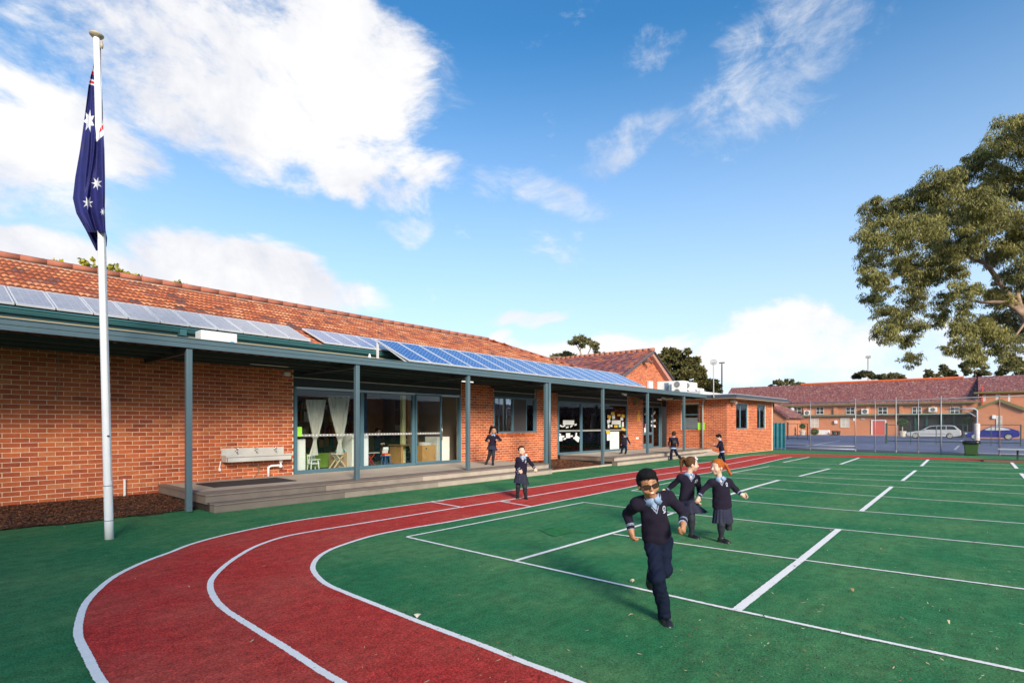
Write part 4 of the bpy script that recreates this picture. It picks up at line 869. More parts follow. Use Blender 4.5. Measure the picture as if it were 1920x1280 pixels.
# ================================================================= flat roofed pavilion at the end
PV = thing('brick_pavilion', 'flat-roofed brick corner block at the end of the verandah', 'building', (31, 11, 0))
PX_, PY0, PX1, PY1, PH = 28.0, 9.6, 34.6, 9.2, 2.85
mb = MB()
def slab(x0, y0, x1, y1, z0, z1, t=.22, holes=()):
    d = Vector((x1 - x0, y1 - y0, 0)); L = d.length; d.normalize(); n = Vector((d.y, -d.x, 0)); o = Vector((x0, y0, 0))
    xs = sorted(set([0, L] + [h[0] for h in holes] + [h[1] for h in holes]))
    for a, b in zip(xs, xs[1:]):
        hs = [h for h in holes if h[0] <= a + 1e-6 and h[1] >= b - 1e-6]; rng = [(z0, z1)] if not hs else [(z0, hs[0][2]), (hs[0][3], z1)]
        for c, e in rng:
            if e > c: mb.prism([o + d * a - n * .001 + UP * c, o + d * b - n * .001 + UP * c, o + d * b - n * .001 + UP * e, o + d * a - n * .001 + UP * e], -n * t)
WH = [(12.9 - 12.06, 12.9 - 11.1, 1.26, 2.62)]       # window in the west face, measured from its north end
slab(PX_, 12.9, PX_, PY0, 0, PH, .22, WH)
fl = math.hypot(PX1 - PX_, PY1 - PY0)
FH = [(1.08, 2.72, 1.3, 2.66), (4.05, 5.35, 1.3, 2.66)]
slab(PX_, PY0, PX1, PY1, 0, PH, .22, FH); slab(PX1, PY1, PX1, 14, 0, PH)
PW_ = mb.build('wall', MORTAR, PV)
PBK = Bricks(); PBK.wall(PX_, 12.9, PX_, PY0, .02, PH, WH, PW_); PBK.wall(PX_, PY0, PX1, PY1, .02, PH, FH, PW_); PBK.finish(PV, 300)
mb = MB()
for k in range(11): y = 12.02 - k * .086; mb.box(PX_ - .035, PX_ + .1, y - .076, y, 1.16, 1.255)
mb.build('sill_brick', BRICKM, PV)['kind'] = 'stuff'
mb = MB(); mb.box(28.3, 34.3, 9.9, 14, .02, .1); mb.build('floor', FLOORM, PV)
mb = MB(); mb.box(28.3, 34.3, 12.9, 13.0, .1, 2.8); mb.build('inner_wall', INTW, PV)
# roof: flat slab with grey metal fascia and pale lining
mb = MB(); ed = [(27.35, 13.2), (27.35, 8.95), (35.6, 8.55), (35.6, 14)]; mb.prism([(x, y, 2.87) for x, y in ed], (0, 0, .17)); mb.build('roof', mat('grey_metal_fascia', (.055, .065, .085), .45, .08, 3), PV)
mb = MB(); mb.prism([(x + (.02 if x < 30 else -.02), y + .02, 2.845) for x, y in ed], (0, 0, .024)); mb.build('soffit', mat('cream_soffit', (.55, .47, .38), .8), PV)
mb = MB(); mb.prism([(x + (.1 if x < 30 else -.1), y + .1, 3.041) for x, y in ed], (0, 0, .03)); mb.build('roof_deck', mat('pale_roof_metal', (.55, .55, .55), .4), PV)
def pwin(o0, d, n, a, b, z0, z1, split):
    o0 = Vector(o0); t_ = Matrix((d, -n, UP)).transposed()
    def bx(m_, x0, x1, y0, y1, za, zb): vs = [o0 + d * x + (-n) * y + UP * z for z in (za, zb) for x, y in ((x0, y0), (x1, y0), (x1, y1), (x0, y1))]; m_.hexa(vs)
    m_ = MB(); w_ = .06
    bx(m_, a, b, .03, .1, z1 - w_, z1); bx(m_, a, b, .03, .1, z0, z0 + w_); bx(m_, a, a + w_, .03, .1, z0 + w_, z1 - w_); bx(m_, b - w_, b, .03, .1, z0 + w_, z1 - w_)
    if split == 'h': bx(m_, a + w_, b - w_, .035, .09, (z0 + z1) / 2 + .1, (z0 + z1) / 2 + .15)
    else: bx(m_, a + (b - a) * .4, a + (b - a) * .4 + .05, .035, .09, z0 + w_, z1 - w_)
    f = m_.build('window_frame', FRAMEB, PV); m_ = MB(); bx(m_, a + w_, b - w_, .06, .065, z0 + w_, z1 - w_); m_.build('pane', GLASS, f)
    return bx
bx = pwin((PX_, 12.9, 0), Vector((0, -1, 0)), Vector((-1, 0, 0)), .84, 1.8, 1.26, 2.62, 'h')
m_ = MB(); bx(m_, .92, 1.72, .069, .073, 1.34, 1.9); tag(m_.build('paper_chart', mat('faint_chart', (.9, .9, .88), .8, .12, 14)), 'large white chart filling the lower half of the pavilion side window', 'chart')
fd = Vector((PX1 - PX_, PY1 - PY0, 0)).normalized(); fn = Vector((fd.y, -fd.x, 0))
bx = pwin((PX_, PY0, 0), fd, fn, 1.08, 2.72, 1.3, 2.66, 'v')
for k, (a, b, z0, z1, m2) in enumerate(((1.16, 1.6, 1.4, 2.55, WHITE), (1.85, 2.5, 2.25, 2.5, WP), (2.3, 2.62, 1.42, 2.1, WP), (1.95, 2.2, 1.5, 2.1, mat('olive_paper', (.12, .13, .03), .8)))):
    m_ = MB(); bx(m_, a, b, .08, .084, z0, z1); tag(m_.build('notice', m2), ['tall white blind at the left of the first pavilion front window', 'white sheet at the top of the first pavilion front window', 'white paper low at the right of the first pavilion front window', 'dark olive paper in the first pavilion front window'][k], 'notice')
bx = pwin((PX_, PY0, 0), fd, fn, 4.05, 5.35, 1.3, 2.66, 'v'); m_ = MB(); bx(m_, 4.7, 5.25, .08, .084, 1.4, 1.95); tag(m_.build('notice', mat('pink_sheet', (.62, .42, .40), .8)), 'pinkish sheet low in the second pavilion front window', 'notice')
mb = MB(); mb.tube([(PX_ - .08, 10.86, .03), (PX_ - .08, 10.86, 2.5), (PX_ - .12, 10.82, 2.7), (PX_ - .25, 10.7, 2.86)], .045, 10); mb.tube([(PX_ - .08, 10.86, 2.45), (PX_ - .08, 10.86, 2.6)], .06, 10); mb.build('downpipe', mat('galvanised', (.34, .36, .36), .45, .1, 6), PV, True)
p = px(1372, 749, PX_ - .05); c = Vector((PX_ + .35, PY0 - .15, 2.72)); mb = MB(); mb.obox(c, (.12, 0, 0), (0, .1, 0), (0, 0, .06)); mb.lathe(c + Vector((0, -.08, -.03)), [(.05, 0), (.09, .12)], 10, 0, (0, -.8, -.5)); tag(mb.build('floodlight', mat('cream_fitting', (.55, .5, .42), .5)), 'small cream floodlight under the pavilion eave at its corner', 'floodlight')
c = Vector((34.9, 9.35, 2.7)); mb = MB(); mb.lathe(c, [(.16, -.1), (.18, .05), (.1, .14)], 12, 0, (.3, -1, 0)); tag(mb.build('loudspeaker_horn', mat('black_plastic', (.02, .02, .02), .5)), 'black horn loudspeaker under the far end of the pavilion eave', 'loudspeaker')
# antenna pole with round dish cluster on the pavilion roof; tall light poles beyond
p = px(1340, 746, 27.5); mb = MB(); pt = Vector((27.3, p.y, 0)); mb.tube([(27.42, 10.05, 2.9), (27.3, 10.05, 2.92), (27.28, 10.05, 3.05), (27.28, 10.05, 4.6)], .025, 8)
for a in range(12): mb.tube([(27.28, 10.05, 4.62), (27.28 + .0, 10.05 + .17 * math.cos(a * .524), 4.68 + .13 * math.sin(a * .524))], .012, 5)
mb.tube([(27.28, 10.05 + .17 * math.cos(a * .524), 4.68 + .13 * math.sin(a * .524)) for a in range(13)], .014, 5); tag(mb.build('antenna_mast', mat('galv_pole', (.42, .42, .40), .5)), 'thin mast with a round ring head on the pavilion roof edge', 'antenna')
pl = px(1353.5, 745, 60); mb = MB(); mb.tube([(60, pl.y, 0), (60, pl.y, 8.2)], [.09, .07], 10); mb.obox((60, pl.y, 8.3), (.1, 0, 0), (0, .28, 0), (0, 0, .06)); tag(mb.build('light_pole', mat('dull_pole', (.20, .17, .15), .6)), 'tall dark light pole rising behind the pavilion roof', 'light pole')
pl = px(1628, 700, 150); mb = MB(); mb.tube([(150, pl.y, 0), (150, pl.y, 17.2)], .16, 8); mb.obox((150, pl.y, 17.3), (.3, 0, 0), (0, .5, 0), (0, 0, .25)); tag(mb.build('light_pole', mat('galv_pole', (.42, .42, .40), .5)), 'distant light pole standing beyond the long tiled roof', 'light pole')
# condensers on the low roof in front of the gable
def cond(u0, u1, v0, v1, X, lab, fan=1, grp=None):
    a, b = px(u0, v1, X), px(u1, v0, X); wy = abs(a.y - b.y); t = aircon('air_conditioner', lab, (X + .45, (a.y + b.y) / 2, a.z), .9, wy, b.z - a.z, fan, grp, '-x')
    mb = MB()
    for k in range(10): z = a.z + (b.z - a.z) * (k + 1) / 11; mb.box(X + .02, X + .35, min(a.y, b.y) - .006, min(a.y, b.y) - .001, z, z + .02)
    mb.build('side_louvre', MATS['grille'], t)
mb = MB(); mb.box(27.9, 36.6, 11.0, GY - .05, 2.86, 3.3); tag(mb.build('flat_roof_block', mat('pale_roof_metal', (.55, .55, .55), .4)), 'low flat roof deck carrying the air conditioners beside the gable', 'roof')
cond(1259, 1280, 713, 742, 29.6, 'tall white condenser at the foot of the gable, right of the plain cabinet', 2)
cond(1280.5, 1296, 716, 742, 30.2, 'tall white condenser second from the right on the low roof', 2); cond(1297, 1309, 727, 742, 30.8, 'short white condenser at the right end of the row on the low roof', 1)
a, b = px(1232, 742, 30.0), px(1257, 714, 30.0); mb = MB(); mb.box(30, 30.9, b.y, a.y, a.z, b.z); o = tag(mb.build('roof_cabinet', MATS['casing_white']), 'plain white cabinet with a grey slatted end left of the condensers', 'cabinet'); bevel(o, .02)
mb = MB(); 
for k in range(6): y = b.y + (a.y - b.y) * (.12 + k * .055); mb.box(29.985, 29.999, y, y + .03, a.z + .1, b.z - .1)
mb.build('slats', mat('slate_blue_slat', (.16, .22, .28), .5), o)
# ================================================================= flagpole and flag
PB = gp(205, 1010); PT = at(181, 66, PB.length and depth(PB)); dF = depth(PB)
FP = thing('flagpole', 'tall white flagpole standing on the green turf in front of the verandah', 'flagpole', tuple(PB))
POLEM = mat('white_pole_paint', (.80, .80, .79), .4, .04, 4)
def polept(v): return PB.lerp(PT, (1010 - v) / (1010 - 66.))
mb = MB(); mb.tube([PB - Vector((0, 0, .02)), polept(975), polept(910), polept(460), polept(66)], [.052, .052, .051, .046, .036], 20); mb.build('pole', POLEM, FP, True)
mb = MB()
for v in (975, 910): a = polept(v); mb.lathe(a, [(.0525, -.004), (.0545, 0), (.0525, .004)], 20)
mb.lathe(polept(817) + Vector((0, -.05, 0)), [(.012, 0), (.012, .02)], 8, 0, (0.5, -1, 0)); mb.build('joint_ring', mat('dark_joint', (.08, .08, .09), .6), FP)
mb = MB(); mb.lathe(PT, [(.03, -.05), (.07, -.022), (.082, -.008), (.084, .004), (.07, .014), (.02, .02)], 20); mb.lathe(PT + RT * .07 - UP * .14, [(.015, -.04), (.02, .0), (.012, .06)], 8); mb.build('truck', mat('beige_truck', (.42, .36, .26), .5), FP, True)
mb = MB(); mb.tube([PT + RT * .07 - UP * .14, polept(300) + RT * .06 - FW * .05, polept(900) + RT * .055 - FW * .02], .0035, 5); mb.build('halyard', mat('rope', (.55, .52, .46), .8), FP)
# flag: a long gathered cloth; outline of the hanging cloth read at several heights (left, right)
FL = [(130, 173, 190), (160, 166, 191), (200, 161, 192.5), (246, 155, 194), (281, 150, 196), (332, 141, 197), (372, 136.5, 197), (400, 143, 196.5), (432, 161, 198), (446, 168, 201), (462, 176, 200), (470, 180, 184)]
def flag():
    NU, NV = 120, 420; V = []; fm = []; Q = []
    k = dF / F
    def lr(v):
        for (a, l0, r0), (b, l1, r1) in zip(FL, FL[1:]):
            if a <= v <= b: t = (v - a) / (b - a); t = t; return l0 + (l1 - l0) * t, r0 + (r1 - r0) * t
        return FL[-1][1:]
    for j in range(NV + 1):
        v = 90 + (470 - 90) * j / NV
        if v < 130: l, r = 186 + (173 - 186) * ((v - 90) / 40) ** .8, 189.5 + (v - 90) / 40 * .5
        else: l, r = lr(v)
        t = (v - 90) / 380
        for i in range(NU + 1):
            s = i / NU; u = l + (r - l) * s
            # behind the pole at the top, in front of it lower down
            front = 1 / (1 + math.exp(-(v - 238) / 10)); near = math.exp(-((u - (181 + (v - 66) * .0254)) / 9) ** 2)
            fold = .085 * math.sin(s * 9.5 + t * 3.0) * (.35 + .65 * t) + .028 * math.sin(s * 23 - t * 5) + .018 * math.sin(s * 5 + t * 26) * t
            seam = -.06 * math.exp(-((s - .5 - .1 * math.sin(t * 5)) / .06) ** 2) * t
            off = (1 - front) * (.075 + .02 * near) + front * (-.085 - .02 * near)
            if v > 436: off = .075 if s < .45 or True else off; off = .078
            V.append(at(u, v, dF + off + fold * .6 + seam * (-1 if front < .5 else 1) * 1.3))
    def star(cx, cy, r1, r2, n, rot=0.):
        return [(cx + (r1 if q % 2 == 0 else r2) * math.sin(rot + math.pi * q / n), cy - (r1 if q % 2 == 0 else r2) * math.cos(rot + math.pi * q / n)) for q in range(2 * n)]
    stars = [[(cx + (x - cx) * sx, y) for x, y in star(cx, cy, r1, r2, n, ro)] for cx, cy, r1, r2, n, ro, sx in ((167, 227, 22, 11, 7, .2, .5), (181.5, 344, 13, 5, 7, .3, .8), (165, 380.5, 13, 5, 7, .5, .8), (193, 397, 8, 3, 7, .1, .7))]
    def ins(p, poly):
        c = False; j = len(poly) - 1
        for i in range(len(poly)):
            if (poly[i][1] > p[1]) != (poly[j][1] > p[1]) and p[0] < (poly[j][0] - poly[i][0]) * (p[1] - poly[i][1]) / (poly[j][1] - poly[i][1]) + poly[i][0]: c = not c
            j = i
        return c
    for j in range(NV):
        v = 90 + (470 - 90) * (j + .5) / NV
        if v < 130: l, r = 186 + (173 - 186) * ((v - 90) / 40) ** .8, 189.5 + (v - 90) / 40 * .5
        else: l, r = lr(v)
        for i in range(NU):
            s = (i + .5) / NU; u = l + (r - l) * s; c = 0
            if any(ins((u, v), st_) for st_ in stars): c = 1
            # crosses of the canton, gathered near the hoist
            if u < 180:
                q = v - (u - 173) * .3
                if 128 < q < 134 or 149 < q < 152.5 or 157 < q < 160: c = 1
                if 134 < q < 140 or 152.5 < q < 157: c = 2
                if q < 128: c = 2 if (u + v) % 9 < 4 else 1
            else:
                q = v
                if 98 < q < 128 and u > 187.5: c = 2
                if 160 < q < 166 or 181 < q < 188: c = 1
                if 166 < q < 181: c = 2
                q = v + (u - 182) * .9
                if 233 < q < 244 or 253 < q < 265: c = 1
                if 244 < q < 253: c = 2
            fm.append(c)
            a = j * (NU + 1) + i; Q.append((a, a + 1, a + NU + 2, a + NU + 1))
    o = npmesh('flag', np.array([tuple(p) for p in V]), Q, [mat('flag_navy', (.016, .018, .14), .75, .25, 9, .2, 120, trans=.18), mat('flag_white', (.72, .72, .74), .75, .05, 9, trans=.2), mat('flag_red', (.62, .02, .03), .75, .1, 9, trans=.2)], None, True, fm)
    tag(o, 'limp navy flag with white stars and red and white crosses gathered at the flagpole', 'flag')
flag()
# ================================================================= fence
GALV = mat('galvanised_steel', (.34, .34, .34), .5, .15, 8, metal=.3); RUST = mat('rusty_steel', (.22, .14, .11), .7, .3, 8)
FX = 35.9; ZT = 2.9
FE = thing('chain_link_fence', 'tall galvanised chain-link fence across the end of the court', 'fence', (FX, 3, 0))
ys = [(1519.5, 0), (1604, 1), (1641, 0), (1680, 1), (1722, 0), (1764.5, 1), (1874, 2), (2010, 1), (2150, 1)]
yy = [px(u, 845, FX).y for u, _ in ys]
for (u, k), y in zip(ys, yy):
    mb = MB(); r = .018 if k == 0 else .027; mb.tube([(FX, y, 0), (FX, y, ZT + (.12 if k else 0))], r, 10); mb.tube([(FX, y, .0), (FX, y, .12)], r * 1.25, 10); mb.build('post', RUST if k == 2 else GALV, FE, True)
y9 = px(1472, 845, FX).y
mb = MB(); mb.tube([(FX, y9, ZT - .05), (FX, yy[4], ZT - .05), (FX, yy[5], ZT - .02), (FX, yy[-1], ZT + .1)], .024, 8); mb.tube([(FX, y9, .12), (FX, yy[1], .12)], .03, 8); mb.tube([(FX, y9, .3), (FX, yy[1], .3)], .022, 8); mb.tube([(FX, yy[1], .1), (FX, yy[-1], .08)], .022, 8); mb.build('rail', GALV, FE, True)
mb = MB(); H_ = ZT; ya_, yb_ = y9, yy[-1]; sp_ = .09
V = []; Q = []
def wire(a, b, r=.0018):
    d = (b - a).normalized(); q1 = Vector((1, 0, 0)) * r; q2 = d.cross(q1).normalized() * r; i = len(V)
    for p in (a, b): V.extend([tuple(p + q1), tuple(p - q1 * .5 + q2 * .87), tuple(p - q1 * .5 - q2 * .87)])
    Q.extend([(i, i + 1, i + 4, i + 3), (i + 1, i + 2, i + 5, i + 4), (i + 2, i, i + 3, i + 5)])
L = ya_ - yb_; k = -H_
while k < L:
    for sgn in (1, -1):
        # y = yb + k + z  or mirrored, clipped to the panel
        z0, z1 = .08, H_ - .05
        lo = max(z0, -k); hi = min(z1, L - k)
        if hi > lo:
            a = Vector((FX + .03, yb_ + k + lo if sgn > 0 else ya_ - k - lo, lo)); b = Vector((FX + .03, yb_ + k + hi if sgn > 0 else ya_ - k - hi, hi)); wire(a, b)
    k += sp_
npmesh('wire_mesh', V, Q, mat('galv_wire', (.30, .30, .30), .5), FE)['kind'] = 'stuff'
GT = thing('sheet_gate', 'blue-green sheet-clad gate between the pavilion and the fence', 'gate', (35.7, 8.9, 0))
TG = mat('blue_green_sheet', (.03, .17, .22), .5, .35, 3, .1)
g0, g1 = px(1451, 841, FX - .3).y, px(1472, 841, FX - .3).y
mb = MB(); mb.box(FX - .3, FX - .26, g1, g0, .12, 1.62); mb.build('panel', TG, GT)
for y in (g0, (g0 * .72 + g1 * .28), (g0 * .35 + g1 * .65), g1): mb = MB(); mb.tube([(FX - .33, y, .0), (FX - .33, y, 1.66)], .03, 8); mb.build('upright', TG, GT)
# wheelie bin, bench, hoop
bp = gp(1821, 853.5); BN = thing('wheelie_bin', 'dark green wheelie bin with a black bag over its rim by the fence', 'bin', tuple(bp)); k = .29
mb = MB(); pr = lambda s, z: [(bp.x - s, bp.y - s, z), (bp.x + s, bp.y - s, z), (bp.x + s, bp.y + s, z), (bp.x - s, bp.y + s, z)]; mb.hexa(pr(.23, .03) + pr(.30, .62)); bevel(mb.build('body', mat('bin_green', (.035, .075, .02), .5, .1, 5), BN), .03)
mb = MB(); n = 28; ring = []
for zi, (rr, z) in enumerate(((.33, .56), (.35, .62), (.36, .70), (.30, .735), (.24, .66))):
    for a in range(n): t = a / n * 2 * math.pi; q = rr * (1.0 + .05 * math.sin(a * 2.3 + zi)) / max(abs(math.cos(t)), abs(math.sin(t))) ** .7; mb.v.append((bp.x + q * math.cos(t), bp.y + q * math.sin(t), z + .02 * math.sin(a * 3.1 + zi * 2)))
for zi in range(4):
    for a in range(n): mb.f.append((zi * n + a, zi * n + (a + 1) % n, (zi + 1) * n + (a + 1) % n, (zi + 1) * n + a)); mb.m.append(0)
mb.build('liner_bag', mat('black_bag', (.012, .012, .014), .3), BN, True)
mb = MB(); [mb.tube([(bp.x + .3, bp.y + s * .2, .1), (bp.x + .3, bp.y + s * .26, .1)], .1, 12) for s in (-1, 1)]; mb.build('wheel', mat('tyre', (.02, .02, .02), .8), BN)
tp = gp(1930, 866.5); TB = thing('park_bench', 'low aluminium slatted bench with dark steel legs at the right edge', 'bench', tuple(tp))
for k in range(5): mb = MB(); mb.box(tp.x - .35 + k * .145, tp.x - .35 + k * .145 + .13, tp.y - 1.0, tp.y + .95, .50, .535); mb.build('slat', mat('alu_slat', (.48, .50, .50), .4, .06, 5, metal=.4), TB)
for y in (-.45, .35): mb = MB(); mb.box(tp.x - .03, tp.x + .03, tp.y + y - .03, tp.y + y + .03, 0, .45); mb.box(tp.x - .3, tp.x + .3, tp.y + y - .03, tp.y + y + .03, .45, .50); mb.build('leg', mat('dark_steel', (.04, .05, .055), .5), TB)
mb = MB(); mb.obox((tp.x + .0, tp.y + .1, .03), (.7, 0, 0), (0, 1.3, 0), (0, 0, .03)); tag(mb.build('kerb_block', mat('red_brown_earth', (.20, .09, .05), .9)), 'low red-brown slab under the bench at the right edge', 'slab')
hp = gp(1832, 838); hp = px(1832, 838, 41.); HPX = 41.; HO = thing('netball_post', 'white padded goal post with a bent arm beyond the fence', 'goal post', (HPX, hp.y, 0))
ztop = px(1832, 766, HPX).z; arm = px(1788, 766, HPX).y
mb = MB(); mb.tube([(HPX, hp.y, 0), (HPX, hp.y, ztop - .1), (HPX, hp.y + .1, ztop), (HPX, arm, ztop)], .045, 12); mb.tube([(HPX, hp.y + .05, ztop - .45), (HPX, hp.y + .6, ztop - .03)], .02, 6); mb.build('post', mat('white_post', (.42, .43, .44), .5), HO, True)
mb = MB(); mb.lathe((HPX, hp.y, .35), [(.10, 0), (.13, .05), (.12, .6), (.14, 1.2), (.10, 1.25)], 10); o = mb.build('padding', mat('worn_padding', (.60, .52, .48), .9, .3, 9, .6, 30), HO, True)
mb = MB(); mb.tube([(HPX, arm + .03, ztop), (HPX, arm + .25, ztop - .02)], .03, 6); mb.tube([(HPX + .2 * math.cos(a_) - .2, arm + .25 + .2 * math.sin(a_), ztop - .02) for a_ in np.linspace(0, 6.283, 13)], .015, 5); mb.tube([(HPX, arm + .1, ztop), (HPX, arm + .1, ztop + .55)], .02, 5); mb.build('bracket', mat('dark_steel', (.04, .05, .055), .5), HO)
# low dark green mesh frames standing in the yard
DG = mat('dark_green_steel', (.015, .055, .045), .5)
def lowframe(lab, u0, u1, X, v0, v1, posts):
    a, b = px(u0, v1, X), px(u1, v1, X); z1 = px(u0, v0, X).z; z0 = max(.05, a.z); t = thing('low_barrier', lab, 'barrier', (X, (a.y + b.y) / 2, 0))
    mb = MB(); mb.tube([(X, a.y, z0), (X, b.y, z0)], .04, 6); mb.tube([(X, a.y, z1), (X, b.y, z1)], .025, 6); mb.build('rail', DG, t)
    for i in range(posts + 1): y = a.y + (b.y - a.y) * i / posts; mb = MB(); mb.tube([(X, y, 0), (X, y, z1 + (.15 if i == 0 else 0))], (.07 if i == 0 else .045) if i in (0, posts) else .025, 6); mb.build('post', DG, t)
lowframe('dark green low barrier in the yard in front of the parked cars', 1662, 1914, 52, 796, 826, 5); lowframe('short dark green barrier near the red door with the white frame', 1477, 1514, 60, 794, 821, 2)
# painted lines of the yard
for (L, wd) in (([(1512, 836), (1576, 825.8)], .16), ([(1790, 843), (1798, 835)], .12), ([(1801, 829), (1806, 823.5)], .12), ([(1600, 831), (1900, 834)], .06), ([(1560, 825), (1640, 825.5)], .05), ([(1700, 839.5), (1920, 846)], .06), ([(1660, 830), (1760, 829)], .05)):
    mb = MB(); ribbon(mb, dense(wl(L)), wd, .002, False); mb.build('yard_line', mat('worn_white_paint', (.42, .44, .5), .8, .3, 5))['kind'] = 'structure'
# ================================================================= far two storey building
XF = 88.
def brick_tex(name, c1, c2, mort, scale=1.):
    m = bpy.data.materials.new(name); m.use_nodes = True; t = NT(m.node_tree); b = t.n['Principled BSDF']
    P = t.new('ShaderNodeNewGeometry').outputs['Position']; sp = t.new('ShaderNodeSeparateXYZ', {0: P}); cb = t.new('ShaderNodeCombineXYZ', {0: t.m('ADD', sp.outputs[0], sp.outputs[1]), 1: sp.outputs[2]})
    br = t.new('ShaderNodeTexBrick', {'Vector': cb.outputs[0], 'Scale': 1., 'Mortar Size': .01, 'Brick Width': .24, 'Row Height': .086, 'Color1': (*c1, 1), 'Color2': (*c2, 1), 'Mortar': (*mort, 1)})
    n = t.noise(P, .8, 5); c = t.mix(t.m('MULTIPLY', t.mr(n, .4, .7), .4), br.outputs[0], tuple(x * .75 for x in c1)); t.l.new(c, b.inputs['Base Color']); b.inputs['Roughness'].default_value = .9; MATS[name] = m; return m
FB = brick_tex('far_brick', (.60, .21, .085), (.50, .16, .065), (.50, .30, .2))
def far_tile(name):
    m = bpy.data.materials.new(name); m.use_nodes = True; t = NT(m.node_tree); b = t.n['Principled BSDF']
    P = t.new('ShaderNodeNewGeometry').outputs['Position']; mp = t.new('ShaderNodeMapping', {0: P, 3: (1.2, 2.4, 2.6)}); v = t.new('ShaderNodeTexVoronoi', {'Vector': mp.outputs[0], 'Scale': 3.2, 'Randomness': .9}); r = t.new('ShaderNodeSeparateColor', {0: v.outputs['Color']}).outputs[0]
    c = t.ramp(r, [(0, (.09, .035, .045)), (.3, (.20, .06, .055)), (.55, (.34, .10, .07)), (.75, (.20, .08, .10)), (.9, (.34, .16, .11)), (1, (.42, .27, .2))]); w_ = t.new('ShaderNodeTexWave', {'Vector': P, 'Scale': 1.4, 'Distortion': .3}, bands_direction='Z'); 
    c = t.mix(t.m('MULTIPLY', w_.outputs[1], .25), c, (.06, .03, .04)); t.l.new(c, b.inputs['Base Color']); b.inputs['Roughness'].default_value = .85; MATS[name] = m; return m
FT = far_tile('far_mottled_tiles')
FBd = thing('far_school_building', 'long two-storey orange brick building with mottled tiled roof behind the yard', 'building', (XF, 8, 0))
def Y(u, X=XF): return px(u, 800, X).y
def Z(u, v, X=XF): return px(u, v, X).z
zE = Z(1650, 757); zM = Z(1650, 778); ya, yb = Y(1430), Y(1838)
mb = MB(); mb.box(XF, XF + .3, yb, ya, -.05, zE); mb.build('wall', FB, FBd)
# roof slope, hipped down at the left
XR = XF + 5.; zr = px(1700, 713.5, XR).z; zr2 = zr
ye = Y(1425); 
mb = MB(); mb.prism([(XF - .5, ye + 6, zE - .02), (XF - .5, yb, zE - .02), (XR, yb, zr), (XR, ye + 6, zr)], (0, 0, .05)); mb.prism([(XR + 5, ye + 6, zE), (XR, ye + 6, zr), (XR, yb, zr), (XR + 5, yb, zE)], (0, 0, .05))
mb.build('roof', FT, FBd)
mb = MB(); mb.tube([(XR, px(1502, 725, XR).y, zr + .12), (XR, px(1807, 709, XR).y, zr + .12)], .16, 8); mb.build('ridge_cap', mat('orange_ridge', (.62, .12, .03), .8), FBd)
mb = MB(); mb.box(XF - .62, XF - .5, yb, ye + 6, zE - .12, zE + .06); mb.build('gutter', mat('olive_gutter', (.16, .14, .04), .6), FBd)
OL = mat('pale_green_gutter', (.13, .20, .13), .6)
mb = MB(); mb.box(XF - .5, XF - .35, Y(1660), Y(1478), zM - .08, zM + .12); mb.box(XF - .36, XF, Y(1660), Y(1478), zM - .02, zM + .1); mb.build('string_gutter', OL, FBd)
for u in (1510, 1567, 1628, 1690, 1750, 1808): mb = MB(); mb.box(XF - .22, XF - .001, Y(u + 3.5), Y(u - 3.5), zM + .13, zE - .1); mb.build('brick_pier', FB, FBd)
WFR = mat('white_window_frame', (.72, .70, .66), .5); DKG = mat('dark_window_glass', (.03, .03, .035), .15); PNK = mat('coral_door', (.55, .11, .085), .6, .06, 4)
def fwin(u0, u1, v0, v1, dark=1, parent=FBd, X=XF):
    y0, y1, z0, z1 = Y(u1, X), Y(u0, X), Z(u0, v1, X), Z(u0, v0, X); mb = MB(); x = X - .03; f = .06
    mb.box(x - .03, x, y0, y1, z1 - f, z1); mb.box(x - .03, x, y0, y1, z0, z0 + f); mb.box(x - .03, x, y0, y0 + f, z0 + f, z1 - f); mb.box(x - .03, x, y1 - f, y1, z0 + f, z1 - f); mb.box(x - .028, x, (y0 + y1) / 2 - f / 2, (y0 + y1) / 2 + f / 2, z0 + f, z1 - f); mb.box(x - .026, x, y0 + f, y1 - f, (z0 + z1) / 2 - .03, (z0 + z1) / 2 + .03)
    w_ = mb.build('window', WFR, parent); mb = MB(); mb.box(x, x + .01, y0 + f, y1 - f, z0 + f, z1 - f); mb.build('pane', DKG if dark else mat('blind', (.55, .50, .42), .7), w_)
for u0, u1 in ((1487, 1503), (1530, 1545), (1586, 1603), (1646, 1664), (1710, 1728), (1781, 1799)): fwin(u0, u1, 763, 776.5)
fwin(1518.5, 1535, 784, 801, 0); fwin(1576, 1592.5, 783.5, 801, 0); fwin(1448, 1452, 784, 797, 1); fwin(1456, 1462, 783, 797, 1)
def door(u0, u1, v0, v1, top=False):
    y0, y1, z1 = Y(u1), Y(u0), Z(u0, v0); mb = MB(); x = XF - .04; f = .16
    mb.box(x - .05, x, y0, y1, z1 - f, z1); mb.box(x - .05, x, y0, y0 + f, 0, z1 - f); mb.box(x - .05, x, y1 - f, y1, 0, z1 - f); fr = mb.build('door_frame', WHITE, FBd)
    if top: mb = MB(); mb.box(x - .05, x, y0 + f, y1 - f, z1 - f - .45, z1 - f - .38); mb.box(x, x + .01, y0 + f, y1 - f, z1 - f - .38, z1 - f); mb.build('fanlight', mat('grey_fanlight', (.3, .28, .26), .5), fr)
    mb = MB(); mb.box(x - .02, x + .01, y0 + f, y1 - f, .04, z1 - f - (.46 if top else .005)); mb.build('door_leaf', PNK, fr)
door(1481, 1495, 784.5, 816, True); door(1633.5, 1662, 786.5, 816)
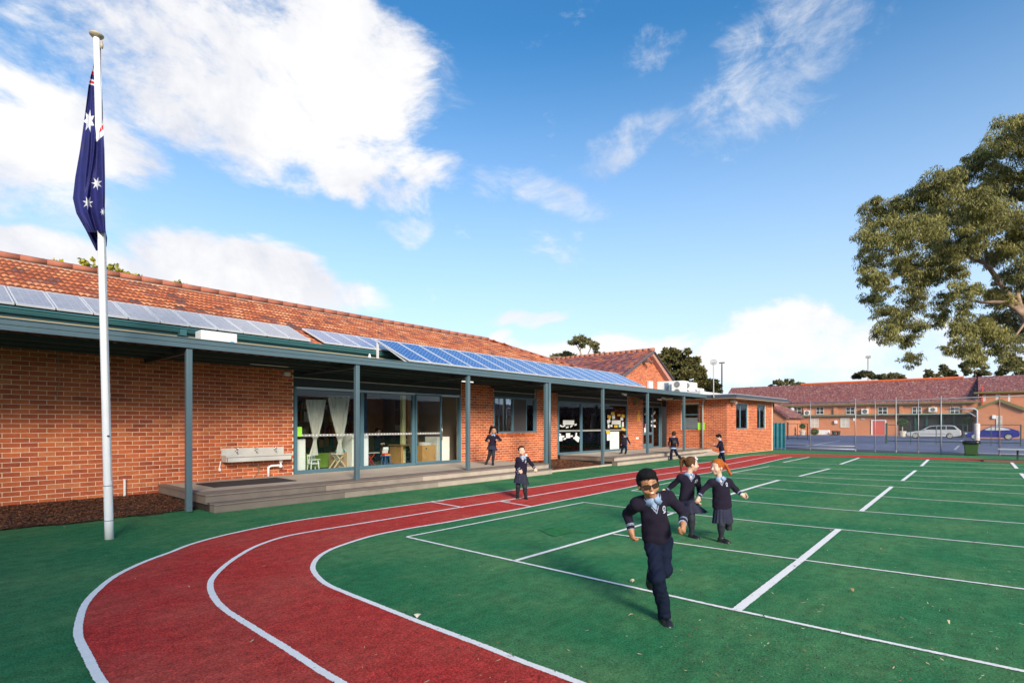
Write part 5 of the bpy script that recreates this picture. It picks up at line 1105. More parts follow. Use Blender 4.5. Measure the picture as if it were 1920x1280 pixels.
# dark recessed porch with teal columns
y0, y1 = Y(1823), Y(1685); zt = Z(1750, 777)
mb = MB(); mb.box(XF - .9, XF + .0, y0 - .3, Y(1660) + .2, zt, zt + .14); mb.build('porch_roof', mat('sage_roof', (.24, .34, .26), .6), FBd)
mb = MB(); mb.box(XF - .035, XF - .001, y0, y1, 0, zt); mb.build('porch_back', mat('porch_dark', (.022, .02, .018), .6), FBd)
for u in (1717, 1738, 1767, 1789): mb = MB(); mb.box(XF - .2, XF - .04, Y(u + 2), Y(u - 2), 0, zt - .001); mb.build('column', mat('teal_column', (.02, .09, .075), .6), FBd)
mb = MB(); mb.box(XF - 1.2, XF - .02, y0 - .2, ya, -.04, .12); tag(mb.build('kerb', mat('pale_kerb', (.42, .27, .2), .9)), 'pale raised path along the foot of the far building', 'kerb')
for (u, v0, v1, w_) in ((1478, 700, 0, 0),): pass
def fbox(name, lab, cat, u0, u1, v0, v1, m, dp=.4, X=XF - .5):
    a, b = px(u0, v1, X), px(u1, v0, X); mb = MB(); mb.box(X, X + dp, b.y, a.y, a.z, b.z); o = tag(mb.build(name, m), lab, cat); bevel(o, .03); return o
for (u0, u1, v0, v1, lab) in ((1507, 1519, 769, 778, 'white fan unit on the far wall left, beside the first upper window'), (1615, 1628, 766, 776, 'white fan unit on the far wall between the middle upper windows'), (1741, 1757, 763, 772, 'white fan unit on the far wall above the dark porch')):
    a, b = px(u0, v1, XF - .4), px(u1, v0, XF - .4); aircon('air_conditioner', lab, (XF - .22, (a.y + b.y) / 2, a.z), .4, a.y - b.y, b.z - a.z, 1, face='-x')
p = px(1485, 775, XF - .6); mb = MB(); mb.lathe((XF - .6, p.y, Z(1485, 777)), [(.25, 0), (.2, .2), (.22, .6), (.32, .65), (.32, .9), (.1, 1.05)], 12); tag(mb.build('roof_cowl', mat('galv_wire2', (.5, .5, .5), .4)), 'silver ventilator cowl at the left end of the far building', 'vent')
fbox('storage_chest', 'long low white storage chest at the foot of the far wall', 'chest', 1532, 1554.5, 806, 817, WHITE, .7, XF - 1)
fbox('meter_box', 'white meter box on the far brick wall between the ground windows', 'box', 1564, 1569.5, 788, 794, WHITE, .2, XF - .25)
fbox('wall_sign', 'small pale round-cornered sign beside the fence post on the far wall', 'sign', 1599, 1603, 783, 789, WHITE, .05, XF - .06); fbox('wall_sign', 'grey rectangular sign on the far wall above left of the double door', 'sign', 1614.5, 1621.5, 783.5, 787, mat('grey_sign', (.4, .4, .42), .6), .05, XF - .06)
for (u, lab) in ((1563.5, 'left black planter tub at the foot of the far wall'), (1572, 'right black planter tub at the foot of the far wall')): p = px(u, 816, XF - 1.3); mb = MB(); mb.lathe((XF - 1.3, p.y, .1), [(.2, 0), (.27, .5), (.27, .52), (.2, .5)], 12); tag(mb.build('planter_tub', mat('black_plastic', (.02, .02, .02), .5)), lab, 'planter')
# projecting gabled wing at the right and the taller block behind it
XW = 80.; WG = thing('gabled_wing', 'gabled orange brick wing projecting at the right behind the blue car', 'building', (XW, -4, 0))
yl, yc, yr = Y(1832, XW), Y(1874, XW), Y(1916, XW) - .3; zg, zgl = Z(1874, 751.5, XW), Z(1836, 766, XW)
yr = yc - (yl - yc) * 1.05
mb = MB(); mb.prism([(XW, yl, 0), (XW, yl, zgl), (XW, yc, zg), (XW, yr, zgl - .2), (XW, yr, 0)], (8, 0, 0)); mb.build('wall', FB, WG)
OLV = MATS['olive_gutter']; mb = MB(); mb.bar((XW - .25, yl + .25, zgl - .05), (XW - .25, yc, zg + .08), .25, .10, up=(1, 0, 0)); mb.bar((XW - .25, yr - .25, zgl - .25), (XW - .25, yc, zg + .08), .3, .13, up=(1, 0, 0)); mb.build('barge_board', OLV, WG)
mb = MB(); mb.prism([(XW - .2, yl + .35, zgl - .05), (XW - .2, yc, zg + .2), (XW - .2, yc, zg + .08), (XW - .2, yl + .35, zgl - .17)], (8.5, 0, 0)); mb.prism([(XW - .2, yr - .35, zgl - .25), (XW - .2, yc, zg + .2), (XW - .2, yc, zg + .08), (XW - .2, yr - .35, zgl - .37)], (8.5, 0, 0)); mb.build('roof', FT, WG)
fwin(1868, 1879, 779.5, 800, 0, WG, XW); fbox('wall_lamp', 'white lamp box on the gabled wing left of its window', 'lamp', 1860, 1867, 778, 785, WHITE, .15, XW - .16)
TB2 = thing('tall_brick_block', 'taller orange brick block with olive eave behind the gabled wing', 'building', (XF, -8, 0))
yt0, yt1 = Y(1836), Y(2120); zt2 = Z(1860, 735)
mb = MB(); mb.box(XF - .05, XF + .3, yt1, yt0 - .02, 0, zt2); mb.build('wall', FB, TB2)
mb = MB(); mb.box(XF - .6, XF - .45, yt1, yt0 + .5, zt2 - .15, zt2 + .05); mb.build('gutter', OLV, TB2)
zq = px(1900, 705.5, XR).z; mb = MB(); mb.prism([(XF - .5, yt0 + .1, zt2), (XF - .5, yt1, zt2), (XR, yt1, zq + .1), (XR, yt0 + .1, zq + .1)], (0, 0, .05)); mb.prism([(XF - .5, yt0 + .12, zt2 - .8), (XR, yt0 + .12, zr), (XR, yt0 + .12, zq + .1), (XF - .5, yt0 + .12, zt2)], (0, -.1, 0)); mb.build('roof', FT, TB2)
for u0, u1, d in ((1843, 1848, 0), (1867, 1872, 1), (1890, 1894, 1)): fwin(u0, u1, 739, 752, d, TB2)
mb = MB(); mb.tube([(XF - .2, Y(1842), 0), (XF - .2, Y(1842), Z(1842, 722))], .07, 6); mb.build('red_pipe', mat('red_pipe', (.5, .06, .04), .6), TB2)
# low annexe at the far left with sloping tiled roof
AN = thing('brick_annexe', 'low brick annexe with sloping tiled edge beside the gate', 'building', (80, 20, 0)); XA = 80.
a = [(XA, Y(1400, XA), 0), (XA, Y(1475, XA), 0), (XA, Y(1475, XA), Z(1475, 783, XA)), (XA, Y(1448, XA), Z(1448, 763, XA)), (XA, Y(1400, XA), Z(1400, 745, XA))]; mb = MB(); mb.prism(a, (7.6, 0, 0)); mb.build('wall', FB, AN)
mb = MB(); mb.prism([(XA - .3, Y(1478, XA), Z(1478, 785, XA)), (XA - .3, Y(1448, XA), Z(1448, 763.5, XA)), (XA - .3, Y(1448, XA), Z(1448, 760, XA)), (XA - .3, Y(1470, XA), Z(1470, 773, XA)), (XA - .3, Y(1484, XA), Z(1484, 783, XA))], (7.9, 0, 0)); mb.build('roof', FT, AN)
# topiary balls in pots
LEAFD = mat('leaf_topiary', (.06, .13, .02), .7, .4, 9, isl=1.2, trans=.2)
def leafballs(V, Q, c, r, n, sz, rnd, flat=1.):
    for _ in range(n):
        d = Vector((rnd.gauss(0, 1), rnd.gauss(0, 1), rnd.gauss(0, 1) )).normalized() * r * rnd.uniform(.55, 1) ** .5; d.z *= flat; p = c + d
        a = Vector((rnd.gauss(0, 1), rnd.gauss(0, 1), rnd.gauss(0, 1))).normalized(); b = a.orthogonal().normalized(); i = len(V); L = sz * rnd.uniform(.6, 1.3)
        V.extend([tuple(p - a * L), tuple(p + b * L * .4), tuple(p + a * L), tuple(p - b * L * .4)]); Q.append((i, i + 1, i + 2, i + 3))
rt = random.Random(5)
for (u, vb, vt, rb, X, lab) in ((1504.5, 816, 799, 5.2, 84, 'small round topiary in a pale pot left of the white framed window'), (1692, 816, 792, 8.5, 82, 'round topiary in a square pale pot left of the silver wagon'), (1814, 816, 788, 8, 82, 'round topiary in a pale urn between the two cars')):
    p = px(u, vb, X); k = depth(p) / F; t = thing('topiary_tree', lab, 'potted tree', (X, p.y, 0)); zc = px(u, vt, X).z
    mb = MB(); mb.lathe((X, p.y, 0), [(.28, 0), (.36, .15), (.3, .2), (.42, .62), (.42, .7)], 10); mb.build('pot', mat('pale_pot', (.55, .48, .38), .8), t); mb = MB(); mb.tube([(X, p.y, .6), (X, p.y, zc)], .05, 6); mb.build('trunk', mat('bark_pale', (.45, .4, .32), .9), t)
    V, Q = [], []; leafballs(V, Q, Vector((X, p.y, zc)), rb * k, 900, .1, rt, .85); npmesh('crown', V, Q, LEAFD, t)
p = px(1527, 815, 85); V, Q = [], []; leafballs(V, Q, Vector((85, p.y, .5)), .55, 700, .1, rt, .8); tag(npmesh('shrub', V, Q, LEAFD), 'low yellow-green shrub beside the white storage chest', 'shrub')
p = px(1474, 812, 84); V, Q = [], []; leafballs(V, Q, Vector((84, p.y, 1.0)), .6, 500, .1, rt, 1.9); tag(npmesh('shrub', V, Q, mat('leaf_black_green', (.02, .03, .02), .8)), 'dark narrow shrub between the gate and the red door', 'shrub')
# ================================================================= cars
def car(lab, u0, u1, vb, X, body, kind):
    """side profile drawn from nose (0) to tail (1), lofted across the width with tumblehome"""
    a, b = px(u0, vb, X), px(u1, vb, X); y0, y1 = a.y, b.y; L = y0 - y1; W2 = .86
    t = thing('parked_car', lab, 'car', (X, (y0 + y1) / 2, 0))
    if kind == 'wagon':
        low = [(0, .42), (.02, .30), (.10, .24), (.9, .24), (.985, .32), (1, .5)]; sh = [(0, .55), (.04, .68), (.26, .86), (.33, .93), (.60, .97), (.93, .99), (.985, .92), (1, .62)]
        roof = [(.29, .93), (.44, 1.36), (.52, 1.42), (.78, 1.44), (.88, 1.40), (.965, 1.0)]; win = [(.345, .98), (.455, 1.31), (.53, 1.36), (.785, 1.37), (.865, 1.33), (.925, 1.02)]; cuts = (.565, .735)
    else:
        low = [(0, .42), (.02, .28), (.10, .22), (.9, .22), (.985, .32), (1, .55)]; sh = [(0, .52), (.05, .66), (.26, .83), (.33, .90), (.62, .93), (.80, .98), (.90, 1.0), (.985, .93), (1, .62)]
        roof = [(.29, .90), (.45, 1.29), (.54, 1.36), (.66, 1.35), (.80, 1.18), (.93, 1.02)]; win = [(.345, .95), (.46, 1.24), (.54, 1.29), (.66, 1.28), (.79, 1.12), (.84, 1.0)]; cuts = (.565,)
    def yy_(s): return y0 - s * L
    arcs = [(.175, .33), (.80, .33)]
    # lower body with wheel arches cut
    def body_outline():
        o = [];
        for s, z in sh: o.append((s, z))
        o += [(1, .5), (.985, .32), (.9, .24)]
        for c, r in arcs[::-1]:
            rr = r / L
            for k in range(9): an = math.pi * k / 8; o.append((c + rr * math.cos(an), .24 + (r + .06) * math.sin(an)))
        o += [(.10, .24), (.02, .3), (0, .42)]
        return o
    ol = body_outline(); mb = MB()
    def prof_loft(ol, xs, ins):
        n = len(ol); base = len(mb.v)
        for x, k in zip(xs, ins):
            for s, z in ol: zz_ = z; mb.v.append((X + x, yy_(.5 + (s - .5) * (1 - k)), zz_ if z < .6 else z - (z - .6) * k * .6))
        for j in range(len(xs) - 1):
            for i in range(n): mb.f.append((base + j * n + i, base + j * n + (i + 1) % n, base + (j + 1) * n + (i + 1) % n, base + (j + 1) * n + i)); mb.m.append(0)
        for j in (0, len(xs) - 1):
            f = [base + j * n + i for i in range(n)]; tr = MG.tessellate_polygon([[Vector((yy_(s), z, 0)) for s, z in ol]])
            for q in tr: mb.f.append(tuple(f[i] for i in q)); mb.m.append(0)
    prof_loft(ol, [-W2, -W2 + .07, -.4, .4, W2 - .07, W2], [.035, .0, -.0, -.0, .0, .035]); bo = mb.build('body', body, t, False)
    mb = MB(); tw = .62
    n = len(roof); base = [(s, z) for s, z in roof]
    for x, dz in ((-W2 + .06, 0), (-tw, 1), (tw, 1), (W2 - .06, 0)): pass
    top = []; bot = []
    vs = []
    for s, z in roof:
        k = (z - .93) / .5; xx = W2 - .05 - .2 * max(0, k); vs += [(X - xx, yy_(s), z - .035), (X - xx + .1, yy_(s), z), (X + xx - .1, yy_(s), z), (X + xx, yy_(s), z - .035)]
    fs = []
    for i in range(n - 1):
        for k in range(3): a_ = i * 4 + k; fs.append((a_, a_ + 1, a_ + 5, a_ + 4))
    fs.append(tuple(range(0, 4 * n, 4))); fs.append(tuple(range(3, 4 * n, 4))[::-1]); mb.add(vs, fs); mb.build('cabin', body, t)
    # side glass, a hand proud of the cabin side and split by the pillars
    GL = mat('tinted_car_glass', (.018, .022, .026), .3, .2, 3, spec=.3) if kind == 'wagon' else mat('bright_car_glass', (.45, .45, .42), .12, .2, 2)
    segs = [win[0][0] + .0] + list(cuts) + [win[-1][0]]
    def ztop(s):
        for (a_, z0_), (b_, z1_) in zip(win, win[1:]):
            if a_ <= s <= b_: return z0_ + (z1_ - z0_) * (s - a_) / (b_ - a_)
        return win[0][1]
    for i, (s0, s1) in enumerate(zip(segs, segs[1:])):
        ss = [s0 + .008 + (s1 - s0 - .016) * k / 8 for k in range(9)]; mb = MB(); zb = win[0][1]; vs = []
        for s in ss:
            z = ztop(s); k = lambda zz_: W2 - .05 - .2 * max(0, (zz_ - .93) / .5) + .012
            vs += [(X - k(zb), yy_(s), zb), (X - k(z), yy_(s), max(zb + .005, z))]
        mb.add(vs, [(2 * j, 2 * j + 2, 2 * j + 3, 2 * j + 1) for j in range(8)]); mb.build('window', GL, t)
    # front and rear screens
    for (s0, z0_), (s1, z1_) in (((roof[0][0] + .015, roof[0][1] + .05), (roof[1][0] - .012, roof[1][1] - .05)), ((roof[-1][0] - .01, roof[-1][1] + .04), (roof[-2][0] + .01, roof[-2][1] - .05))):
        mb = MB(); mb.add([(X - .62, yy_(s0) + (.02 if s0 < .5 else -.02), z0_ + .015), (X + .62, yy_(s0) + (.02 if s0 < .5 else -.02), z0_ + .015), (X + .5, yy_(s1) + (.02 if s0 < .5 else -.02), z1_ + .015), (X - .5, yy_(s1) + (.02 if s0 < .5 else -.02), z1_ + .015)], [(0, 1, 2, 3)]); mb.build('windscreen', MATS.get('tinted_car_glass') or GL, t)
    TY = mat('tyre', (.02, .02, .02), .8); RM = mat('alloy_rim', (.62, .58, .5), .35, .05, 5, metal=.3)
    for c, r in arcs:
        for sx in (-1, 1):
            cc = Vector((X + sx * (W2 - .12), yy_(c), .31)); mb = MB(); mb.lathe(cc, [(.2, -.1), (.29, -.1), (.31, -.06), (.31, .06), (.29, .1), (.2, .1)], 20, 0, (sx, 0, 0)); wh = mb.build('wheel', TY, t, True)
            mb = MB(); mb.lathe(cc + Vector((sx * .07, 0, 0)), [(.2, 0), (.205, .035)], 18, 0, (sx, 0, 0)); mb.build('rim', MATS['fan_dark'], wh)
            mb = MB()
            for k in range(6): an = k * math.pi / 3 + .3; d = Vector((0, math.cos(an), math.sin(an))); mb.bar(cc + Vector((sx * .112, 0, 0)) + d * .02, cc + Vector((sx * .112, 0, 0)) + d * .205, .07, .02, up=(1, 0, 0))
            mb.tube([cc + Vector((sx * .112, .2 * math.cos(an), .2 * math.sin(an))) for an in np.linspace(0, 6.283, 17)], .018, 5, cap=False); mb.build('spokes', RM, wh)
    mb = MB(); mb.obox((X, y1 + .0, .72), (.84, 0, 0), (0, .03, 0), (0, 0, .08)); mb.build('tail_lamp', mat('tail_red', (.45, .03, .02), .3), t)
    mb = MB(); mb.obox((X - .6, y0 - .08, .60), (.2, 0, 0), (0, .1, 0), (0, 0, .06)); mb.build('headlight', mat('headlight', (.7, .72, .75), .15), t)
    mb = MB(); mb.box(X - W2 - .01, X - W2 + .02, yy_(.72), yy_(.27), .5, .535); [mb.obox((X - W2 + .02, yy_(s), .84), (.02, 0, 0), (0, .07, 0), (0, 0, .012)) for s in (.52, .72)]; mb.build('trim_strip', MATS['fan_dark'], t)
    mb = MB(); mb.obox((X - W2 - .04, yy_(.36), .98), (.09, 0, 0), (0, .06, 0), (0, 0, .05)); mb.build('mirror', body, t)
car('silver station wagon parked nose left in front of the dark porch', 1700, 1803, 822, 74.2, mat('silver_car_paint', (.50, .51, .50), .3, .04, 2, metal=.1, coat=.6), 'wagon')
car('blue hatchback parked nose left in front of the gabled wing', 1810, 1911, 823.5, 72.6, mat('blue_car_paint', (.012, .02, .24), .2, .05, 2, metal=.3, coat=.8), 'hatch')
# house opposite, seen only in the window glass
OP = thing('opposite_house', 'tiled brick house standing opposite, seen only mirrored in the classroom glass', 'building', (12, -32, 0))
mb = MB(); mb.box(-34, 140, -40, -32, 0, 3.0); mb.build('wall', FB, OP); mb = MB(); mb.prism([(-35, -31, 2.9), (-35, -41, 2.9), (-35, -36, 5.0)], (176, 0, 0)); mb.build('roof', FT, OP)
mb = MB(); mb.box(20.5, 22, -36, -35, 4.5, 7.0); mb.box(20.4, 22.1, -36.1, -34.9, 6.8, 7.1); mb.build('chimney', FB, OP)
# ================================================================= trees
def branch_mat(): return mat('gum_bark', (.20, .125, .08), .85, .35, 3, .5, 20, col2=(.40, .28, .20))
def tree(name, lab, cat, base, clumps, branches, leafm, nleaf, lsz, droop=.6, asp=.22, seed=1, barkm=None, group=None, flat=.75, rfun=None, sub=7):
    """clumps: (point, radius). Each clump is broken into tufts; leaves hang from the tufts"""
    rnd = np.random.default_rng(seed); t = thing(name, lab, cat, tuple(base), group)
    if branches:
        mb = MB()
        for pts, r0, r1 in branches:
            P_ = catmull(pts, max(.15, r0 * 3)); n = len(P_); mb.tube(P_, [r0 + (r1 - r0) * i / (n - 1) for i in range(n)], 8)
        mb.build('trunk', barkm or branch_mat(), t, True)
    tot = sum(r ** 2 for _, r in clumps); V = []; 
    for c, r in clumps:
        k = max(8, int(nleaf * r * r / tot)); ns = max(3, sub + int(r)); c = np.array(c)
        dirs = rnd.normal(size=(ns, 3)); dirs /= np.linalg.norm(dirs, axis=1)[:, None]; rad = rnd.uniform(.25, .95, (ns, 1)); tc = c + dirs * rad * r * np.array([1, 1, flat])
        tr = r * rnd.uniform(.2, .5, ns)
        pick = rnd.integers(0, ns, k); off = rnd.normal(size=(k, 3)); off /= np.linalg.norm(off, axis=1)[:, None]; off *= (rnd.uniform(.1, 1, (k, 1)) ** .45) * tr[pick][:, None]; off[:, 2] *= .62; off[:, 2] -= (off[:, 0] ** 2 + off[:, 1] ** 2) / np.maximum(tr[pick], .05) * .35 * droop
        p = tc[pick] + off
        a = rnd.normal(size=(k, 3)); a[:, 2] -= droop * 2.2; a /= np.linalg.norm(a, axis=1)[:, None]; b = np.cross(a, rnd.normal(size=(k, 3))); b /= np.linalg.norm(b, axis=1)[:, None]
        L = lsz * rnd.uniform(.6, 1.35, (k, 1)); q = np.stack([p, p + a * L * .5 + b * L * asp, p + a * L, p + a * L * .5 - b * L * asp], 1); V.append(q.reshape(-1, 3))
    V = np.vstack(V); Q = np.arange(len(V)).reshape(-1, 4); npmesh('crown', V, Q, leafm, t); return t
GUM = mat('gum_leaf', (.085, .095, .022), .6, .42, .45, isl=1.2, col2=(.30, .27, .08), trans=.35); DARKL = mat('dark_tree_leaf', (.075, .085, .02), .7, .4, .5, isl=.9, col2=(.24, .20, .055), trans=.3); FARL = mat('far_tree_leaf', (.08, .09, .03), .8, .35, .15, isl=.8, col2=(.20, .18, .07), trans=.3)
D0 = 38.
r_ = random.Random(9)
CLP = [(1650, 398, 34), (1688, 392, 34), (1636, 440, 26), (1640, 478, 30), (1632, 512, 20), (1655, 530, 28), (1640, 560, 22), (1682, 440, 38), (1700, 490, 36), (1668, 585, 28), (1655, 620, 22), (1690, 600, 26), (1695, 640, 20), (1706, 672, 17), (1716, 560, 26), (1722, 612, 16),
       (1728, 362, 28), (1765, 345, 34), (1802, 332, 30), (1742, 400, 38), (1790, 392, 40), (1756, 445, 34), (1838, 300, 30), (1868, 268, 30), (1905, 248, 36), (1945, 235, 45), (1848, 352, 38), (1896, 330, 42), (1950, 320, 55), (1835, 420, 36), (1882, 405, 40), (1935, 410, 48), (1895, 462, 34), (1858, 480, 26), (1790, 505, 24), (1748, 520, 20), (1770, 560, 20), (1812, 545, 26), (1812, 585, 22),
       (1850, 618, 34), (1818, 648, 26), (1880, 640, 32), (1912, 610, 34), (1836, 672, 18), (1780, 655, 15), (1900, 672, 20), (1950, 560, 45), (1870, 560, 22), (1905, 520, 28), (1960, 480, 50), (1830, 460, 18), (1770, 480, 18), (1980, 640, 40), (1720, 420, 40), (1775, 480, 30), (1860, 540, 26), (1740, 500, 30), (1715, 530, 26), (1800, 450, 34), (1840, 390, 34), (1885, 560, 20), (1800, 610, 26), (1760, 590, 22), (1870, 600, 26), (2020, 360, 70), (2030, 480, 70), (2040, 260, 60), (2000, 200, 40), (2090, 400, 70), (2090, 560, 60)]
cl = [(tuple(at(u, v, D0 + r_.uniform(-4, 4))), r * D0 / F * 1.13) for u, v, r in CLP]
def bp_(L, d=D0): return [at(u, v, d + (i * .35)) for i, (u, v) in enumerate(L)]
bb = [(bp_([(2010, 836), (1990, 740), (1962, 660), (1925, 600)]), .5, .32), (bp_([(1925, 600), (1900, 566), (1868, 520), (1850, 495), (1812, 480), (1780, 462), (1752, 440), (1745, 400)]), .24, .05), (bp_([(1920, 592), (1885, 567), (1842, 567), (1795, 556), (1770, 552)]), .19, .04), (bp_([(1925, 600), (1908, 555), (1912, 500), (1890, 470)]), .2, .05), (bp_([(1850, 495), (1848, 450), (1856, 420)]), .12, .04),
      (bp_([(1960, 660), (2000, 560), (2030, 450)]), .35, .1), (bp_([(1925, 600), (1895, 640), (1870, 655)]), .1, .03), (bp_([(1790, 556), (1770, 570)]), .05, .02)]
bs = gp(2010, 836); tree('gum_tree', 'big spreading gum tree filling the right edge above the yard', 'tree', (bs.x, bs.y, 0), cl, bb, GUM, 300000, .25, .85, .095, 2, flat=.9, sub=22)
def at_px(L, d, s=1., jit=2.): return [(tuple(at(u, v, d + r_.uniform(-jit, jit))), r * d / F * s) for u, v, r in L]
d = 60.; tree('dense_tree', 'dense olive tree standing right behind the brick gable', 'tree', tuple(gp(1290, 821)), at_px([(1246, 672, 14), (1262, 665, 14), (1280, 680, 20), (1255, 695, 20), (1300, 690, 16), (1312, 705, 16), (1285, 710, 22), (1268, 720, 20), (1322, 722, 14), (1305, 730, 18), (1330, 735, 14), (1342, 722, 9), (1290, 658, 7), (1247, 658, 6), (1306, 676, 8), (1345, 738, 9), (1240, 700, 10), (1317, 692, 6)], d, 1.), [([gp(1290, 821), at(1288, 760, d), at(1285, 700, d)], .4, .15)], DARKL, 42000, .26, .1, .35, 3, flat=1.15, sub=16)
d = 75.; tree('umbrella_gum', 'small flat-topped gum on bare stems above the school roof', 'tree', tuple(gp(1095, 817)), at_px([(1080, 637, 12), (1092, 634, 10), (1104, 640, 11), (1117, 645, 9), (1072, 640, 8), (1118, 652, 5), (1092, 646, 7)], d), [([gp(1095, 817), at(1094, 700, d), at(1092, 668, d), at(1080, 645, d)], .25, .05), ([at(1094, 690, d), at(1102, 665, d), at(1110, 648, d)], .12, .04), ([at(1092, 680, d), at(1088, 660, d), at(1092, 640, d)], .1, .04)], FARL, 3600, .34, .5, .25, 4, flat=.45)
tree('far_tree', 'low dull gum crown left of the flat-topped gum', 'tree', tuple(gp(1050, 815)), at_px([(1045, 668, 10), (1060, 665, 10), (1072, 668, 8), (1036, 672, 5), (1120, 662, 7), (1132, 666, 4)], 80), [([gp(1050, 815), at(1052, 680, 80)], .2, .08)], FARL, 3000, .4, .3, .3, 5, flat=.6)
tree('far_tree', 'tiny dark tree top just left of the hipped roof end', 'tree', tuple(gp(870, 815)), at_px([(868, 635, 7), (882, 634, 6), (874, 631, 4)], 60), [([gp(870, 815), at(872, 640, 60)], .2, .08)], DARKL, 900, .3, .2, .3, 6, flat=.7)
FT_ = [('distant gum crown above the left end of the far roof', [(1450, 727, 8), (1462, 720, 9), (1478, 717, 9), (1490, 722, 7), (1440, 731, 6), (1412, 731, 6), (1400, 734, 5)], 110), ('small yellow-green distant tree beside the left ridge end', [(1492, 727, 6), (1500, 724, 6), (1506, 728, 5)], 112), ('distant gum crown left of the far light pole', [(1608, 706, 8), (1620, 703, 9), (1636, 705, 9), (1646, 707, 7)], 110), ('dense dark distant tree right of the far light pole', [(1660, 706, 10), (1672, 704, 11), (1684, 709, 9), (1692, 715, 6), (1655, 714, 8)], 112),
       ('wispy gum crown above the middle of the far roof', [(1738, 703, 8), (1750, 706, 7), (1742, 697, 5), (1760, 708, 5), (1776, 700, 10), (1768, 690, 7), (1790, 705, 6)], 105), ('broad dark gum crown over the right part of the far roof', [(1808, 685, 10), (1820, 680, 10), (1833, 700, 10), (1850, 700, 6), (1812, 698, 7), (1845, 690, 6)], 106), ('heavy olive tree at the far right above the roof', [(1885, 690, 16), (1905, 686, 18), (1925, 690, 20), (1875, 700, 10), (1950, 680, 24)], 104)]
for i, (lab, L, d) in enumerate(FT_):
    um = sum(x[0] for x in L) / len(L); b = gp(um, HY + CAMH * F / d); tree('far_tree', lab, 'tree', tuple(b), at_px([(u_, v_ - 1.5, r_2 * 1.18) for u_, v_, r_2 in L], d), [([b, at(um, 735, d), at(um + 2, L[0][1] + 8, d)], .3, .1)], FARL if i != 1 else mat('yellow_green_leaf', (.10, .13, .02), .7, .3, .3, isl=.8, trans=.2), 9000, .32, .3, .32, 20 + i, flat=.6)
# sparse yellow leaves on thin twigs over the ridge
YL = mat('autumn_leaf', (.24, .22, .02), .6, .4, 3, isl=1., col2=(.42, .38, .04), trans=.3)
for (lab, L, n, sd) in (('sparse yellow-leaved tree top showing over the ridge right of the flagpole', [(160, 494, 9), (172, 503, 12), (190, 505, 10), (205, 506, 9), (222, 512, 12), (240, 518, 10), (258, 524, 8), (175, 489, 5), (212, 500, 6)], 430, 31), ('few yellow leaves of a tree showing over the ridge at the far left', [(45, 490, 8), (70, 494, 9), (90, 498, 8), (108, 496, 9), (118, 502, 6)], 150, 32), ('thin bare twigs showing over the ridge in the middle', [(330, 535, 8), (345, 537, 5)], 40, 33)):
    d = 24.; um = sum(x[0] for x in L) / len(L); b = gp(um, HY + CAMH * F / d); tw = [([b, at(um, 600, d), at(um, 540, d)], .12, .05)]
    for u, v, r in L: tw.append(([at(um, 540, d), at((um + u) / 2, (540 + v) / 2 + 4, d), at(u, v - r * .5, d)], .02, .004))
    tree('yellow_leaf_tree', lab, 'tree', tuple(b), at_px([(u_, v_ - 3, r_2) for u_, v_, r_2 in L], d, 1., .6), tw, YL, int(n * 1.8), .14, .3, .38, sd, mat('twig_bark', (.12, .09, .07), .9), flat=.8, sub=10)
# unseen tree added behind the camera, shading the left yard and darkening the glass
b = (-13.5, -11.0, 0); cr = [((-13.5 + x, -11 + y, z), r) for x, y, z, r in ((0, 0, 10, 3.6), (3, 1, 8.8, 2.8), (-3, 1, 8.6, 3), (1, -3, 8.5, 2.8), (0, 3, 8.4, 2.8), (2.5, -2, 10.5, 2.4), (-2, -2, 10.8, 2.6), (4.6, -.5, 7.4, 2), (-4.5, -1, 7.6, 2.2), (1, 2, 11.8, 2.2))]
tree('added_shade_tree', 'added leafy tree outside the picture, behind and left of the camera, casting shade', 'tree', b, cr, [([(-13.5, -11, 0), (-13.3, -10.8, 4), (-13.4, -11, 8)], .35, .2), ([(-13.4, -10.9, 5), (-11.5, -10.2, 8)], .15, .06), ([(-13.4, -10.9, 5), (-15.6, -11, 8)], .15, .06)], DARKL, 20000, .5, .3, .35, 77, flat=.8)
# a hedge of trees far behind the place so the land does not end at a line
for i in range(26):
    a = TH + R(-62 + i * 5.2); dd = 190 + 25 * math.sin(i * 2.3); c = Vector((dd * math.cos(a), dd * math.sin(a), 0)); cls = [((c.x + random.uniform(-8, 8), c.y + random.uniform(-8, 8), random.uniform(2.5, 6)), random.uniform(3, 4.5)) for _ in range(5)]
    if i == 0: HT = []
    HT.append((c, cls))
V = [];  rn = np.random.default_rng(4)
for c, cls in HT:
    for p, r in cls:
        k = 260; d_ = rn.normal(size=(k, 3)); d_ /= np.linalg.norm(d_, axis=1)[:, None]; pp = np.array(p) + d_ * r * rn.uniform(.5, 1, (k, 1)); a = rn.normal(size=(k, 3)); a /= np.linalg.norm(a, axis=1)[:, None]; b = np.cross(a, rn.normal(size=(k, 3))); b /= np.linalg.norm(b, axis=1)[:, None]; V.append(np.stack([pp - a, pp + b * .5, pp + a, pp - b * .5], 1).reshape(-1, 3))
V = np.vstack(V); o = npmesh('tree_line', V, np.arange(len(V)).reshape(-1, 4), FARL); o['kind'] = 'stuff'; tag(o, 'low far belt of trees along the horizon behind the buildings', 'tree belt')
